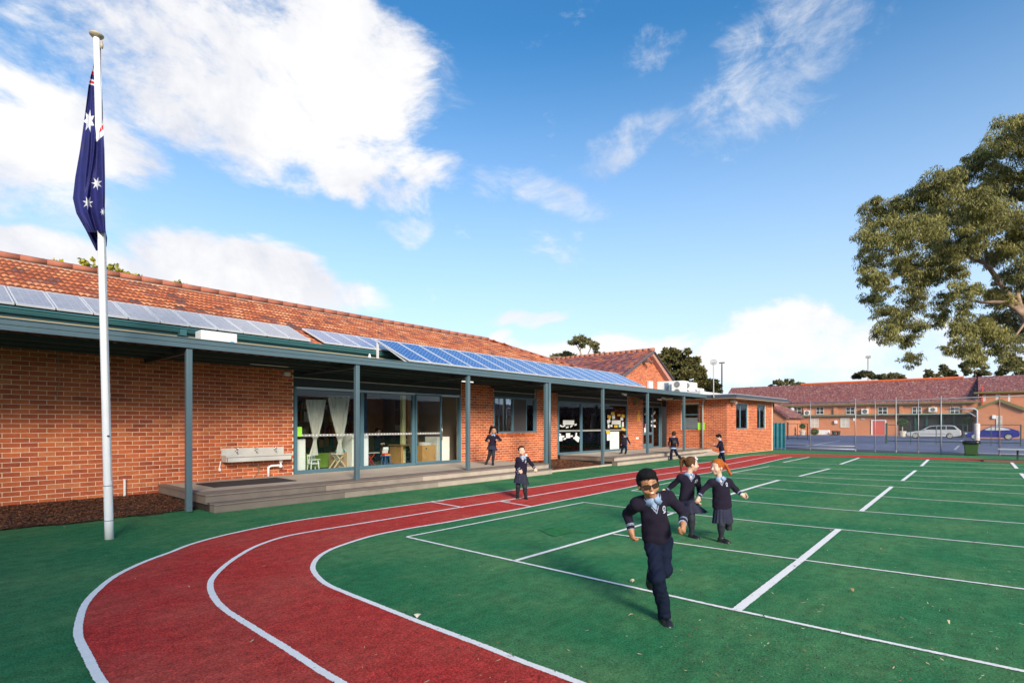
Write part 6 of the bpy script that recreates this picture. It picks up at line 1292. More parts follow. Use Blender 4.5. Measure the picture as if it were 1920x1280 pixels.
# ================================================================= people: smooth bodies grown from a distance field
class Field:
    def __init__(s, h): s.h = h; s.ops = []
    def cone(s, a, b, r1, r2=None, k=.015, sq=None):   # sq: (axis, factor) flattens along the axis
        s.ops.append(('c', np.array(a, float), np.array(b, float), r1, r1 if r2 is None else r2, k, None if sq is None else (np.array(Vector(sq[0]).normalized()), sq[1]))); return s
    def ell(s, c, axes, k=.015, neg=False):             # axes: three (direction, radius)
        A = np.array([np.array(Vector(d).normalized()) for d, r in axes]); Rr = np.array([r for d, r in axes]); s.ops.append(('n' if neg else 'e', np.array(c, float), A, Rr, k)); return s
    def cut(s, p, n, keep=0., rad=.4): s.ops.append(('p', np.array(p, float), np.array(Vector(n).normalized()), keep, rad)); return s      # remove the half space n.(x-p) > 0
    def cuts(s, planes): s.ops.append(('w', [(np.array(p, float), np.array(Vector(n).normalized())) for p, n in planes])); return s           # remove where every n.(x-p) > 0
    def wob(s, amp, fr, ph=0.): s.ops.append(('s', amp, fr, ph)); return s
    def _d(s, op, P):
        if op[0] == 'c':
            _, a, b, r1, r2, k, sq = op; ab = b - a; pa = P - a
            if sq is not None: ax, f = sq; pa = pa + (pa @ ax)[..., None] * ax * (f - 1); ab = ab + ab.dot(ax) * ax * (f - 1)
            t = np.clip(pa @ ab / max(1e-9, ab.dot(ab)), 0, 1); return np.linalg.norm(pa - t[..., None] * ab, axis=-1) - (r1 + (r2 - r1) * t)
        _, c, A, Rr, k = op; q = (P - c) @ A.T; l = np.linalg.norm(q / Rr, axis=-1); g = np.linalg.norm(q / Rr ** 2, axis=-1); return l * (l - 1) / np.maximum(g, 1e-6)
    def bounds(s):
        lo = np.full(3, 1e9); hi = -lo
        for op in s.ops:
            if op[0] == 'c': r = max(op[3], op[4]) * 1.5 + .01; q = np.array([op[1] - r, op[2] - r, op[1] + r, op[2] + r])
            elif op[0] == 'e': r = op[3].max(); q = np.array([op[1] - r, op[1] + r])
            else: continue
            lo = np.minimum(lo, q.min(0)); hi = np.maximum(hi, q.max(0))
        return lo - 3 * s.h, hi + 3 * s.h
    def eval(s, P):
        v = np.full(P.shape[:-1], .15)
        for op in s.ops: v = s._apply(op, P, v)
        return v
    def _apply(s, op, P, v):
        if op[0] in 'ce':
            d = s._d(op, P); k = op[5] if op[0] == 'c' else op[4]; h = np.clip(.5 + .5 * (v - d) / k, 0, 1); return v + (d - v) * h - k * h * (1 - h)
        if op[0] == 'n': d = -s._d(op, P); k = op[4]; h = np.clip(.5 - .5 * (v - d) / k, 0, 1); return v + (d - v) * h + k * h * (1 - h)
        if op[0] == 'p': d = (P - op[1]) @ op[2]; near = np.linalg.norm(P - op[1], axis=-1) < op[4]; return np.where(near, np.maximum(v, d), v)
        if op[0] == 'w':
            d = None
            for p, n in op[1]: q = (P - p) @ n; d = q if d is None else np.minimum(d, q)
            return np.maximum(v, d)
        if op[0] == 's':
            f = op[2]; return v + op[1] * (np.sin(P[..., 0] * f + 2 * np.sin(P[..., 2] * f * .6 + op[3])) * np.sin(P[..., 2] * f * 1.2 + 1.5 * np.sin(P[..., 1] * f * .8 + op[3])) + .5 * np.sin(P[..., 1] * f * 2.1 + P[..., 2] * f * .9 + op[3]))
    def mesh(s):
        lo, hi = s.bounds(); h = s.h; n = np.ceil((hi - lo) / h).astype(int) + 1
        v = np.full(n, .15, np.float32); gx = [lo[i] + h * np.arange(n[i]) for i in range(3)]
        for op in s.ops:
            if op[0] == 'c': m = max(op[3], op[4]) * (1.0 / min(1, op[6][1]) if op[6] else 1) + op[5] + 2.5 * h; a = np.minimum(op[1], op[2]) - m; b = np.maximum(op[1], op[2]) + m
            elif op[0] in 'en': m = op[3].max() + op[4] + 2.5 * h; a = op[1] - m; b = op[1] + m
            elif op[0] == 'p': a = op[1] - op[4]; b = op[1] + op[4]
            else: a = lo; b = hi
            i0 = np.clip(((a - lo) / h).astype(int), 0, n); i1 = np.clip(((b - lo) / h).astype(int) + 2, 0, n)
            if (i1 <= i0).any(): continue
            sl = tuple(slice(i0[i], i1[i]) for i in range(3)); P = np.stack(np.meshgrid(*[gx[i][sl[i]] for i in range(3)], indexing='ij'), -1)
            v[sl] = s._apply(op, P, v[sl])
        # surface nets
        S = v < 0; c = [S[i:n[0] - 1 + i, j:n[1] - 1 + j, k:n[2] - 1 + k] for i in (0, 1) for j in (0, 1) for k in (0, 1)]
        tot = sum(x.astype(np.int8) for x in c); act = (tot > 0) & (tot < 8); I = np.argwhere(act); ids = np.full(act.shape, -1, np.int32); ids[act] = np.arange(len(I))
        off = np.array([(i, j, k) for i in (0, 1) for j in (0, 1) for k in (0, 1)]); cv = np.stack([v[I[:, 0] + o[0], I[:, 1] + o[1], I[:, 2] + o[2]] for o in off], 1)
        acc = np.zeros((len(I), 3)); cnt = np.zeros(len(I))
        for a in range(8):
            for b in range(a + 1, 8):
                if np.abs(off[a] - off[b]).sum() == 1:
                    va, vb = cv[:, a], cv[:, b]; m = (va < 0) != (vb < 0); t = np.where(m, va / np.where(m, va - vb, 1), 0); acc += m[:, None] * (off[a] + t[:, None] * (off[b] - off[a])); cnt += m
        V = lo + h * (I + acc / cnt[:, None]); Q = []
        for ax in range(3):
            o1, o2 = [x for x in range(3) if x != ax]; A = S; sh = [slice(None)] * 3; sa = list(sh); sb = list(sh); sa[ax] = slice(0, n[ax] - 1); sb[ax] = slice(1, n[ax]); d = A[tuple(sa)] != A[tuple(sb)]; J = np.argwhere(d)
            J = J[(J[:, o1] > 0) & (J[:, o2] > 0) & (J[:, o1] < n[o1] - 1) & (J[:, o2] < n[o2] - 1)]
            def cell(x, y): K = J.copy(); K[:, o1] -= x; K[:, o2] -= y; return ids[K[:, 0], K[:, 1], K[:, 2]]
            q = np.stack([cell(1, 1), cell(0, 1), cell(0, 0), cell(1, 0)], 1); ins = A[J[:, 0], J[:, 1], J[:, 2]]
            flip = ins if ax != 1 else ~ins; q[~flip] = q[~flip][:, ::-1]; Q.append(q)
        Q = np.vstack(Q); Q = Q[(Q >= 0).all(1)]; return V, Q
    def hit(s, p, d, far=.25):
        """first point of the surface met coming from p + far*d towards p"""
        p = np.array(p, float); d = np.array(Vector(d).normalized()); x = p + d * far
        for _ in range(90):
            v = float(s.eval(x[None])[0])
            if v < .0006: break
            x = x - d * max(.0008, v * .7)
            if np.dot(x - p, d) < -.1: break
        return Vector(x)
def vec(*a): return Vector(a)
SKIN = {}
def skin(k):
    c = {'tan': (.42, .20, .10), 'fair': (.66, .40, .29), 'olive': (.40, .20, .11)}[k]
    m = mat('skin_' + k, c, .5, .08, 25, .05, 300, col2=tuple(x * 1.05 for x in c)); m.node_tree.nodes['Principled BSDF'].inputs['Subsurface Weight'].default_value = .12; m.node_tree.nodes['Principled BSDF'].inputs['Subsurface Radius'].default_value = (.6, .25, .15); m.node_tree.nodes['Principled BSDF'].inputs['Subsurface Scale'].default_value = .01; return m
NAVY = mat('navy_knit', (.017, .013, .026), .92, .2, 40, .5, 260, spec=.1, sheen=.02); NAVYT = mat('navy_trouser', (.007, .011, .027), .85, .25, 9, .2, 120, spec=.12); STRP = mat('pale_blue_stripe', (.27, .33, .44), .85, .08, 30, .2, 200); SHIRT = mat('pale_blue_shirt', (.27, .38, .58), .8, .06, 20, .1, 120)
TIGHT = mat('navy_tights', (.012, .015, .024), .85, .1, 20, .1, 100); SHOE = mat('black_leather', (.010, .010, .011), .35, .2, 20, .1, 80); SOLE = mat('shoe_sole', (.035, .033, .033), .8); SKIRT = mat('navy_pleated', (.010, .011, .034), .85, .2, 12, .2, 90)
def hand(f, wr, d, palm, S, curl=1.1, thumb_side=1, k=.006):
    """palm and five separate fingers; d = direction of the hand, palm = the way the palm faces"""
    d = Vector(d).normalized(); palm = (Vector(palm) - d * Vector(palm).dot(d)).normalized(); side = d.cross(palm).normalized() * thumb_side; wr = Vector(wr)
    pc = wr + d * .034 * S
    f.cone(wr - d * .005 * S, wr + d * .012 * S, .0195 * S, .021 * S, .012); f.ell(pc, [(d, .034 * S), (side, .030 * S), (palm, .0155 * S)], .012)
    for i, (o, L) in enumerate(((.022, .90), (.0075, 1.), (-.007, .95), (-.021, .76))):
        b = wr + d * (.056 - abs(o) * .25) * S + side * o * S; ang = 0.; dd = d; p = b; rr = .0078 * S
        for j, sl in enumerate((.027, .018, .014)):
            ang += curl * (.9, 1.0, .7)[j] * (1 + .06 * i); dj = (d * math.cos(ang) + palm * math.sin(ang)); q = p + dj * sl * L * S; f.cone(p, q, rr, rr * .92, k if j == 0 else .003); p = q; rr *= .93
    b = wr + d * .016 * S + side * .024 * S; t1 = b + (d * .6 + side * .75 + palm * .25).normalized() * .022 * S; t2 = t1 + (d * .7 - side * .2 * curl + palm * .65 * curl).normalized() * .022 * S; t3 = t2 + (d * .4 - side * .55 * curl + palm * .6 * curl).normalized() * .016 * S
    f.cone(b, t1, .0105 * S, .009 * S, .008); f.cone(t1, t2, .009 * S, .008 * S, .004); f.cone(t2, t3, .008 * S, .007 * S, .004)
def person(sp):
    S = sp['S']; h = sp['h']; g = lambda k: Vector(sp[k]) if k in sp else None; cam_d = (CAM - g('hip')).normalized()
    ff = Vector(sp.get('front', -FW)).normalized(); tf = ff
    hip, neck, head = g('hip'), g('neck'), g('head'); spine = (neck - hip).normalized(); side = spine.cross(tf).normalized() ; tf = side.cross(spine).normalized()      # side = the person's left... right handed
    F_ = Vector(sp.get('face', tf)).normalized(); U = Vector(sp.get('hup', (0, 0, 1))).normalized(); Rr = F_.cross(U).normalized(); U = Rr.cross(F_).normalized(); HS = S * sp.get('hs', 1.)
    t = thing('person', sp['label'], 'person', tuple(sp['base'])); sk = skin(sp['skin'])
    # ---------------- body: one continuous skin
    B = Field(h)
    B.ell(head + U * .018 * HS - F_ * .008 * HS, [(Rr, .071 * HS), (F_, .088 * HS), (U, .084 * HS)], .01); B.ell(head - U * .042 * HS + F_ * .022 * HS, [(Rr, .054 * HS), (F_, .060 * HS), (U, .056 * HS)], .03)
    B.ell(head - U * .088 * HS + F_ * .052 * HS, [(Rr, .020 * HS), (F_, .018 * HS), (U, .017 * HS)], .025)
    for s_ in (-1, 1):
        B.ell(head + Rr * s_ * .040 * HS - U * .036 * HS + F_ * .055 * HS, [(Rr, .024 * HS), (F_, .022 * HS), (U, .024 * HS)], .02)          # cheeks
        B.ell(head + Rr * s_ * .074 * HS - U * .018 * HS - F_ * .004 * HS, [(Rr, .008 * HS), (F_, .017 * HS), (U, .027 * HS)], .006)          # ears
        B.ell(head + Rr * s_ * .030 * HS - U * .004 * HS + F_ * .092 * HS, [(Rr, .017 * HS), (F_, .014 * HS), (U, .011 * HS)], .012, True)   # sockets
    B.cone(head + F_ * .080 * HS - U * .002 * HS, head + F_ * .097 * HS - U * .031 * HS, .007 * HS, .0105 * HS, .012)
    for s_ in (-1, 1): B.ell(head + Rr * s_ * .011 * HS + F_ * .090 * HS - U * .034 * HS, [(Rr, .008 * HS), (F_, .008 * HS), (U, .006 * HS)], .006)
    B.cone(head + F_ * .078 * HS - U * .064 * HS - Rr * .012 * HS, head + F_ * .078 * HS - U * .064 * HS + Rr * .012 * HS, .010 * HS, None, .012)
    B.cone(neck - spine * .02 * S, head - U * .05 * HS - F_ * .012 * HS, .037 * S, .036 * S, .02)
    chest = neck - spine * .12 * S
    B.cone(hip, chest, .085 * S, .092 * S, .03, (tf, 1.35)); B.cone(g('shL'), g('shR'), .04 * S, None, .04)
    for q in 'LR':
        sh, el, wr = g('sh' + q), g('el' + q), g('wr' + q); B.cone(sh, el, .036 * S, .028 * S, .03); B.cone(el, wr, .029 * S, .019 * S, .01)
        hd = Vector(sp.get('hd' + q, (wr - el))); hand(B, wr + hd.normalized() * .004, hd, Vector(sp.get('pm' + q, tf)), S * 1.0, sp.get('curl' + q, sp.get('curl', .9)), sp.get('th' + q, 1 if q == 'L' else -1))
        hp, kn, an = g('hp' + q), g('kn' + q), g('an' + q); lk = .8 if h >= .01 else 1.; B.cone(hp, kn, .050 * S * lk, .037 * S * lk, .02); B.cone(kn, an, .036 * S * lk, .024 * S * lk, .012); B.ell(kn.lerp(an, .28), [(an - kn, .06 * S), (tf, .030 * S), (side, .030 * S)], .02); 
        B.cone(an, an + g('toe' + q).normalized() * .03 * S + (an - kn).normalized() * .02 * S, .018 * S, .014 * S, .006)
    V, Q = B.mesh()
    # lips and mouth are read off the head frame
    C_ = V[Q].mean(1) - np.array(head); fx, fy, fz = C_ @ np.array(Rr) / HS, C_ @ np.array(F_) / HS, C_ @ np.array(U) / HS
    sm = sp.get('smile', 1.); arc = -.060 + sm * 9. * fx ** 2; lip = (np.abs(fz - arc + .003) < .0065) & (np.abs(fx) < .022) & (fy > .05); blush = 0
    o = npmesh('body', V, Q, [sk, mat('lips', (.42, .15, .10), .45, .1, 40)], t, True, lip.astype(int))
    def onface(x, z, lift=0.): return B.hit(head + Rr * x * HS + U * z * HS, F_) + F_ * lift
    if sp.get('facing', True):
        er = .0115 * HS
        for s_ in (-1, 1):
            c = onface(s_ * .030, -.004) - F_ * .006 * HS; mb = MB(); 
            mb.ball(c, er, 10, 0, 1, 1, .62); e = mb.build('eye', mat('eye_white', (.62, .60, .57), .25), t, True); mb = MB(); mb.lathe(c + F_ * (er - .0012), [(er * .52, 0), (er * .4, .0022 * HS)], 10, 0, F_); mb.build('iris', mat('dark_iris', (.02, .012, .008), .15), e, True)
            mb = MB(); mb.tube([onface(s_ * (.017 + .008 * k), .018 + .004 * math.sin(k * .9), -.0005) for k in range(4)], .0022 * HS, 5); mb.build('eyebrow', mat('brow_' + sp['haircol'], HAIRC[sp['haircol']], .9), t, True)
        if sm > 0:
            n = 9; mb = MB(); P_ = []
            for k in range(n): x = (k / (n - 1) * 2 - 1) * .018; z = -.060 + sm * 9. * x * x; P_.append((x, z))
            up = [onface(x, z + .0035 * (1 - (x / .018) ** 2) + .0, .0008) for x, z in P_]; dn = [onface(x, z - .010 * (1 - (x / .018) ** 2) * sp.get('open', 1.), .0008) for x, z in P_]
            mb.add(up + dn, [(k, n + k, n + k + 1, k + 1) for k in range(n - 1)]); mb.build('mouth', mat('mouth_dark', (.10, .02, .02), .5), t)
            up2_ = None; mb = MB(); up = [onface(x, z + .003 * (1 - (x / .018) ** 2), .0022) for x, z in P_]; dn = [onface(x, z - .0030 * (1 - (x / .018) ** 2), .0022) for x, z in P_]; mb.add(up[1:-1] + dn[1:-1], [(k, n - 2 + k, n - 1 + k, k + 1) for k in range(n - 3)]); mb.build('teeth', mat('teeth', (.62, .60, .54), .4), t)
    # ---------------- hair
    Hh = Field(h); hc = head + U * .026 * HS - F_ * .014 * HS; hk = sp['hair']
    Hh.ell(hc, [(Rr, .081 * HS), (F_, .095 * HS), (U, (.087 if hk != 'boy' else .090) * HS)], .01)
    if hk == 'boy':
        Hh.ell(head + U * .078 * HS + F_ * .028 * HS, [(Rr, .066 * HS), (F_, .060 * HS), (U, .034 * HS)], .03); Hh.ell(head - F_ * .055 * HS - U * .02 * HS, [(Rr, .062 * HS), (F_, .04 * HS), (U, .06 * HS)], .02)
        for s_ in (-1, 1): Hh.cone(head + Rr * s_ * .069 * HS + U * .02 * HS + F_ * .022 * HS, head + Rr * s_ * .069 * HS - U * .012 * HS + F_ * .018 * HS, .014 * HS, .006 * HS, .015)
        Hh.cuts([(head + F_ * .034 * HS + U * .0 * HS, F_), (head + U * .041 * HS + F_ * .060 * HS, -U * 1. + F_ * .35 + Rr * .12)]); Hh.cuts([(head - U * .002 * HS - F_ * .0, -U), (head - F_ * .028 * HS, F_ - U * .25)]); Hh.cuts([(head - U * .055 * HS, -U)]); Hh.wob(.0016, 120, 1.)
    else:
        fl = sp.get('hairline', .056)
        Hh.cuts([(head + F_ * .040 * HS, F_), (head + U * fl * HS + F_ * .06 * HS, -U + F_ * .7)]); Hh.cuts([(head - U * .0 * HS, -U), (head - F_ * .005 * HS, F_ - U * .45)]); Hh.cuts([(head - U * .062 * HS, -U)])
        for i, (pts, r0, r1) in enumerate(sp.get('locks', [])):
            for a, b in zip(range(len(pts) - 1), range(1, len(pts))): t0, t1 = a / (len(pts) - 1), b / (len(pts) - 1); Hh.cone(pts[a], pts[b], r0 + (r1 - r0) * t0, r0 + (r1 - r0) * t1, .008)
        Hh.wob(.0014, 120, .5)
    V, Q = Hh.mesh(); npmesh('hair', V, Q, mat('hair_' + sp['haircol'], HAIRC[sp['haircol']], .8, .35, 60, .3, 260, spec=.15), t, True)
    # loose strands lying over and lifting off the hair
    rs = np.random.default_rng(len(sp['label'])); ns = 1400 if h < .007 else 500; ii = rs.integers(0, len(V), ns); p0 = V[ii]; hcn = np.array(hc); nr = p0 - hcn; nr /= np.linalg.norm(nr, axis=1)[:, None]
    fl_ = -np.array(U) * (1. if hk != 'boy' else .35) - np.array(F_) * (.5 if hk != 'boy' else -.5) + rs.normal(size=(ns, 3)) * .35; fl_ -= nr * (fl_ * nr).sum(1)[:, None]; fl_ /= np.linalg.norm(fl_, axis=1)[:, None]
    L__ = rs.uniform(.012, .030, (ns, 1)) * HS * (.75 if hk == 'boy' else 1.1); wd_ = np.cross(fl_, nr) * .0011; p1 = p0 + fl_ * L__ + nr * L__ * rs.uniform(.0, .28, (ns, 1)); SV = np.stack([p0 - wd_ - nr * .001, p0 + wd_ - nr * .001, p1], 1).reshape(-1, 3)
    npmesh('hair_strands', SV, np.arange(len(SV)).reshape(-1, 3), MATS['hair_' + sp['haircol']], t)['kind'] = 'stuff'
    # ---------------- jumper
    J = Field(h); cf = sp.get('fat', 1.)
    dress = sp.get('dress'); hem = hip + spine * (.03 if sp['lower'] == 'trousers' else .03) * S; tors = NAVY
    J.cone(hem, chest, .124 * S * cf, .108 * S * cf, .03, (tf, 1.28)); J.cone(g('shL'), g('shR'), .052 * S, None, .04); J.cone(chest, neck - spine * .015 * S, .085 * S, .05 * S, .03, (tf, 1.2))
    for q in 'LR':
        sh, el, wr = g('sh' + q), g('el' + q), g('wr' + q); J.cone(sh, el, .043 * S, .036 * S, .025); J.cone(el, wr - (wr - el).normalized() * .006, .036 * S, .029 * S, .02)
    J.cut(hem - spine * .035 * S, -spine, rad=.19 * S)
    for q in 'LR': el, wr = g('el' + q), g('wr' + q); dq = (wr - el).normalized(); J.cut(wr - dq * .0, dq, rad=.05 * S)
    J.ell(neck + tf * .015 * S + spine * .045 * S, [(side, .050 * S), (tf, .056 * S), (spine, .060 * S)], .008, True)
    vt = neck - spine * .052 * S + tf * .0; 
    J.cuts([(vt + tf * .03 * S, tf), (vt, spine * .62 + side * .62 if False else spine * .5 + side * .85), (vt, spine * .5 - side * .85)]) if sp.get('vneck', True) else None
    J.wob(.0026 * S, 34, 2.); V, Q = J.mesh(); C_ = V[Q].mean(1); fm = np.zeros(len(Q), int)
    if h < .012:
        for q in 'LR':
            el, wr = np.array(g('el' + q)), np.array(g('wr' + q)); dq = (wr - el) / np.linalg.norm(wr - el); s_ = (C_ - wr) @ dq; rad = np.linalg.norm(C_ - wr - s_[:, None] * dq, axis=1); nr = rad < .06 * S
            fm[nr & (s_ > -.004 * S) & (s_ < .02)] = 1; fm[nr & (s_ > -.033 * S) & (s_ < -.027 * S)] = 1; fm[nr & (s_ > -.043 * S) & (s_ < -.037 * S)] = 1
        q_ = C_ - np.array(vt); a_ = q_ @ np.array(spine); b_ = np.abs(q_ @ np.array(side)); c_ = q_ @ np.array(tf); dist = (.5 * a_ + -.85 * b_) / .986
        if sp.get('vneck', True): fm[(c_ > .0) & (dist > -.006 * S) & (dist < .008 * S) & (a_ > -.02 * S) & (a_ < .14 * S)] = 1; fm[(c_ > .0) & (dist > -.018 * S) & (dist < -.012 * S) & (a_ > -.04 * S) & (a_ < .12 * S) & (b_ < .06 * S)] = 1
    JN = 'jumper'; npmesh(JN, V, Q, [NAVY, STRP], t, True, fm)
    # ---------------- shirt: body under the V, turned down collar, tail under the hem
    H2 = Field(max(h, .006)); H2.cone(neck - spine * .11 * S, neck - spine * .01 * S, .088 * S, .046 * S, .03, (tf, 1.25)); H2.cone(neck - spine * .03 * S, neck + spine * .014 * S, .048 * S, .044 * S, .01); H2.cut(neck + spine * .018 * S, spine, rad=.1 * S); V, Q = H2.mesh()
    shm = [SHIRT, mat('teal_undershirt', (.02, .16, .15), .8)]; npmesh('shirt', V, Q, SHIRT, t, True)
    for s_ in (-1, 1):
        nb = neck + spine * .024 * S; pts = []
        for a_, drop, tr_ in ((.10, .006, .0), (.36, .040, 1), (.72, .020, 1), (1.5, .012, 1), (2.3, .010, 1), (3.14, .008, 1)):
            dr = (tf * math.cos(a_) + side * s_ * math.sin(a_)); tp = nb + dr * .043 * S; d2_ = (tf * math.cos(min(3.14, a_ + (.14 if .3 < a_ < 1 else 0))) + side * s_ * math.sin(min(3.14, a_ + (.14 if .3 < a_ < 1 else 0))))
            if tr_: q0 = neck - spine * drop * S; dn = J.hit(q0 + d2_ * .03 * S, d2_, .16) + d2_ * .005 + spine * .004; dn = q0 + (dn - q0) if (dn - q0).length < .11 * S else q0 + d2_ * .085 * S
            else: dn = nb + dr * .054 * S - spine * .02 * S
            pts.append((tp, dn))
        mb = MB(); n = len(pts); dv = [(a, b) for a, b in pts]; vs = [x for pr in dv for x in pr] + [x - (neck - x).normalized() * .004 for pr in dv for x in pr]
        mb.add(vs, [(2 * i, 2 * i + 2, 2 * i + 3, 2 * i + 1) for i in range(n - 1)] + [(2 * n + 2 * i, 2 * n + 2 * i + 1, 2 * n + 2 * i + 3, 2 * n + 2 * i + 2) for i in range(n - 1)] + [(1, 2 * n + 1, 2 * n, 0), (2 * n - 2, 4 * n - 2, 4 * n - 1, 2 * n - 1)] + [(2 * i + 1, 2 * i + 3, 2 * n + 2 * i + 3, 2 * n + 2 * i + 1) for i in range(n - 1)])
        mb.build('collar', SHIRT, t, True)
    if sp.get('tail'):
        H2 = Field(h); lo_ = hem - spine * .035 * S; H2.cone(lo_ + spine * .03 * S, lo_ - spine * .03 * S, .117 * S * cf, .120 * S * cf, .02, (tf, 1.28)); H2.cut(lo_ - spine * sp['tail'] * S, -spine, rad=.3); H2.cut(lo_ + spine * .02 * S, spine, rad=.3); V, Q = H2.mesh(); npmesh('shirt_tail', V, Q, SHIRT, t, True)
    if sp.get('badge'):
        c0 = chest + side * sp.get('bs', 1) * .062 * S + spine * .045 * S; 
        def bpt(x, y, lift=.006): return J.hit(c0 + side * x * S + spine * y * S, tf) + tf * lift
        mb = MB(); n = 20; ring = [bpt(.013 * math.cos(a), .021 * math.sin(a) + .004) for a in np.linspace(0, 2 * math.pi, n, endpoint=False)]; mb.add([bpt(0, .004)] + ring, [(0, 1 + i, 1 + (i + 1) % n) for i in range(n)])
        mb.add([bpt(-.012, -.020), bpt(.012, -.020), bpt(.014, -.025), bpt(0, -.028), bpt(-.014, -.025)], [(0, 4, 3, 2, 1)]); bo = mb.build('badge', mat('badge_silver', (.55, .60, .66), .7), t)
        mb = MB()
        for (x, y, rx, ry) in ((0, .016, .005, .008), (-.006, .008, .005, .006), (.006, .008, .005, .006), (0, .002, .009, .006), (0, -.009, .0025, .006), (-.005, -.013, .005, .002), (.005, -.013, .005, .002)):
            rg = [bpt(x * .8 + rx * .8 * math.cos(a), y * .8 + .001 + ry * .8 * math.sin(a), .0085) for a in np.linspace(0, 6.283, 9, endpoint=False)]; mb.add(rg, [tuple(range(9))])
        mb.build('crest', mat('crest_ink', (.02, .03, .07), .8), bo)
    # ---------------- trousers or tights and skirt
    L_ = Field(h)
    if sp['lower'] == 'trousers':
        L_.cone(hip - spine * .01 * S, hip + spine * .03 * S, .088 * S * cf, .092 * S * cf, .03, (tf, 1.2))
        for q in 'LR':
            hp, kn, an = g('hp' + q), g('kn' + q), g('an' + q); e = an - (an - kn).normalized() * -.012 * S; L_.cone(hp, kn, .059 * S, .049 * S, .022); L_.cone(kn, e, .052 * S, .047 * S, .02); L_.cut(e + (an - kn).normalized() * .014 * S, an - kn, rad=.075 * S)
        for q in 'LR': L_.cone(g('an' + q), g('an' + q) + g('toe' + q).normalized() * .035 * S, .034 * S, .030 * S, .01)
        L_.wob(.0042 * S, 27, 4.); L_.wob(.002 * S, 62, 1.)
    else:
        for q in 'LR': hp, kn, an = g('hp' + q), g('kn' + q), g('an' + q); L_.cone(an, an + g('toe' + q).normalized() * .06 * S + (an - kn).normalized() * .03 * S, .028 * S, .02 * S, .015); L_.cone(hp, kn, .066 * S, .046 * S, .03); L_.cone(kn, an, .047 * S, .031 * S, .012); L_.ell(kn.lerp(an, .28) - (g('toe' + q)).normalized() * .008, [(an - kn, .07 * S), (tf, .044 * S), (side, .042 * S)], .02)
    V, Q = L_.mesh(); npmesh('trousers' if sp['lower'] == 'trousers' else 'tights', V, Q, NAVYT if sp['lower'] == 'trousers' else TIGHT, t, True)
    if sp['lower'] == 'skirt':
        w0 = hem + spine * .02 * S; hm = Vector(sp['skhem']); rw, rh = .104 * S, sp.get('skr', .165) * S; n = 120; m = 14; mb = MB(); rings = []
        skx = Vector(sp.get('skdir', (0, 0, 0))); pn = sp.get('pleats', 17)
        for lay in (0, 1):
            for j in range(m + 1):
                u_ = j / m; c = w0.lerp(hm, u_); rad = rw + (rh - rw) * u_ ** .9
                for k in range(n):
                    a = 2 * math.pi * k / n; dr = side * math.cos(a) + tf * math.sin(a) * .8; pl = 1 + .085 * u_ * math.sin(a * pn) * (1 if math.sin(a * pn) > 0 else .6) + .05 * u_ * math.sin(a * 3 + 1.3)
                    ex = max(0, dr.dot(skx)) * u_ ** 1.5; p = c + dr * (rad * pl * (1 + ex) - .005 * lay) + UP * (ex * .05 * S) - spine * .01 * S * math.sin(a * 2 + .7) * u_; mb.v.append(tuple(p))
        N0 = (m + 1) * n
        for lay in (0, 1):
            for j in range(m):
                for k in range(n): b = lay * N0; q = (b + j * n + k, b + j * n + (k + 1) % n, b + (j + 1) * n + (k + 1) % n, b + (j + 1) * n + k); mb.f.append(q if lay else q[::-1]); mb.m.append(0)
        for k in range(n): mb.f.append((m * n + k, m * n + (k + 1) % n, N0 + m * n + (k + 1) % n, N0 + m * n + k)); mb.m.append(0)
        mb.build('skirt', SKIRT, t, True)
    # ---------------- shoes
    for q in 'LR':
        an, kn = g('an' + q), g('kn' + q); td = g('toe' + q).normalized(); sh_ = (kn - an).normalized(); upv = (sh_ - td * sh_.dot(td)).normalized(); up2 = Vector(sp['su' + q]).normalized() if 'su' + q in sp else upv; up2 = (up2 - td * up2.dot(td)).normalized(); sd = td.cross(up2)
        f = Field(min(h, .006)); f.cone(an - up2 * .022 * S, an + up2 * .012 * S, .036 * S, .036 * S, .01); f.cone(an - up2 * .030 * S - td * .012 * S, an - up2 * .034 * S + td * .085 * S, .034 * S, .033 * S, .02); f.ell(an - up2 * .040 * S + td * .10 * S, [(td, .042 * S), (sd, .036 * S), (up2, .028 * S)], .02); f.cut(an - up2 * .055 * S, -up2, rad=.2); f.cut(an + up2 * (.045 if sp['lower'] == 'trousers' else .012) * S, up2, rad=.2); V, Q = f.mesh()
        C_ = (V[Q].mean(1) - np.array(an)) @ np.array(up2); npmesh('shoe', V, Q, [SHOE, SOLE], t, True, (C_ < -.043 * S).astype(int))
        f = Field(min(h, .006)); f.cone(an - up2 * .05 * S - td * .014 * S, an - up2 * .05 * S + td * .10 * S, .036 * S, .038 * S, .01); f.cut(an - up2 * .066 * S, -up2, rad=.25); f.cut(an - up2 * .053 * S, up2, rad=.25); V, Q = f.mesh()
        if len(Q): npmesh('shoe_sole', V, Q, SOLE, t, False)
    return t, dict(B=B, J=J, head=head, F=F_, U=U, R=Rr, HS=HS, onface=onface, chest=chest, side=side, spine=spine, tf=tf, S=S)
HAIRC = {'black': (.008, .007, .008), 'brown': (.10, .045, .02), 'auburn': (.42, .11, .02), 'darkbrown': (.045, .022, .013)}
def dirpx(u, v, w_=0.): return (RT * u - UP * v + FW * w_)         # direction: right, down, away
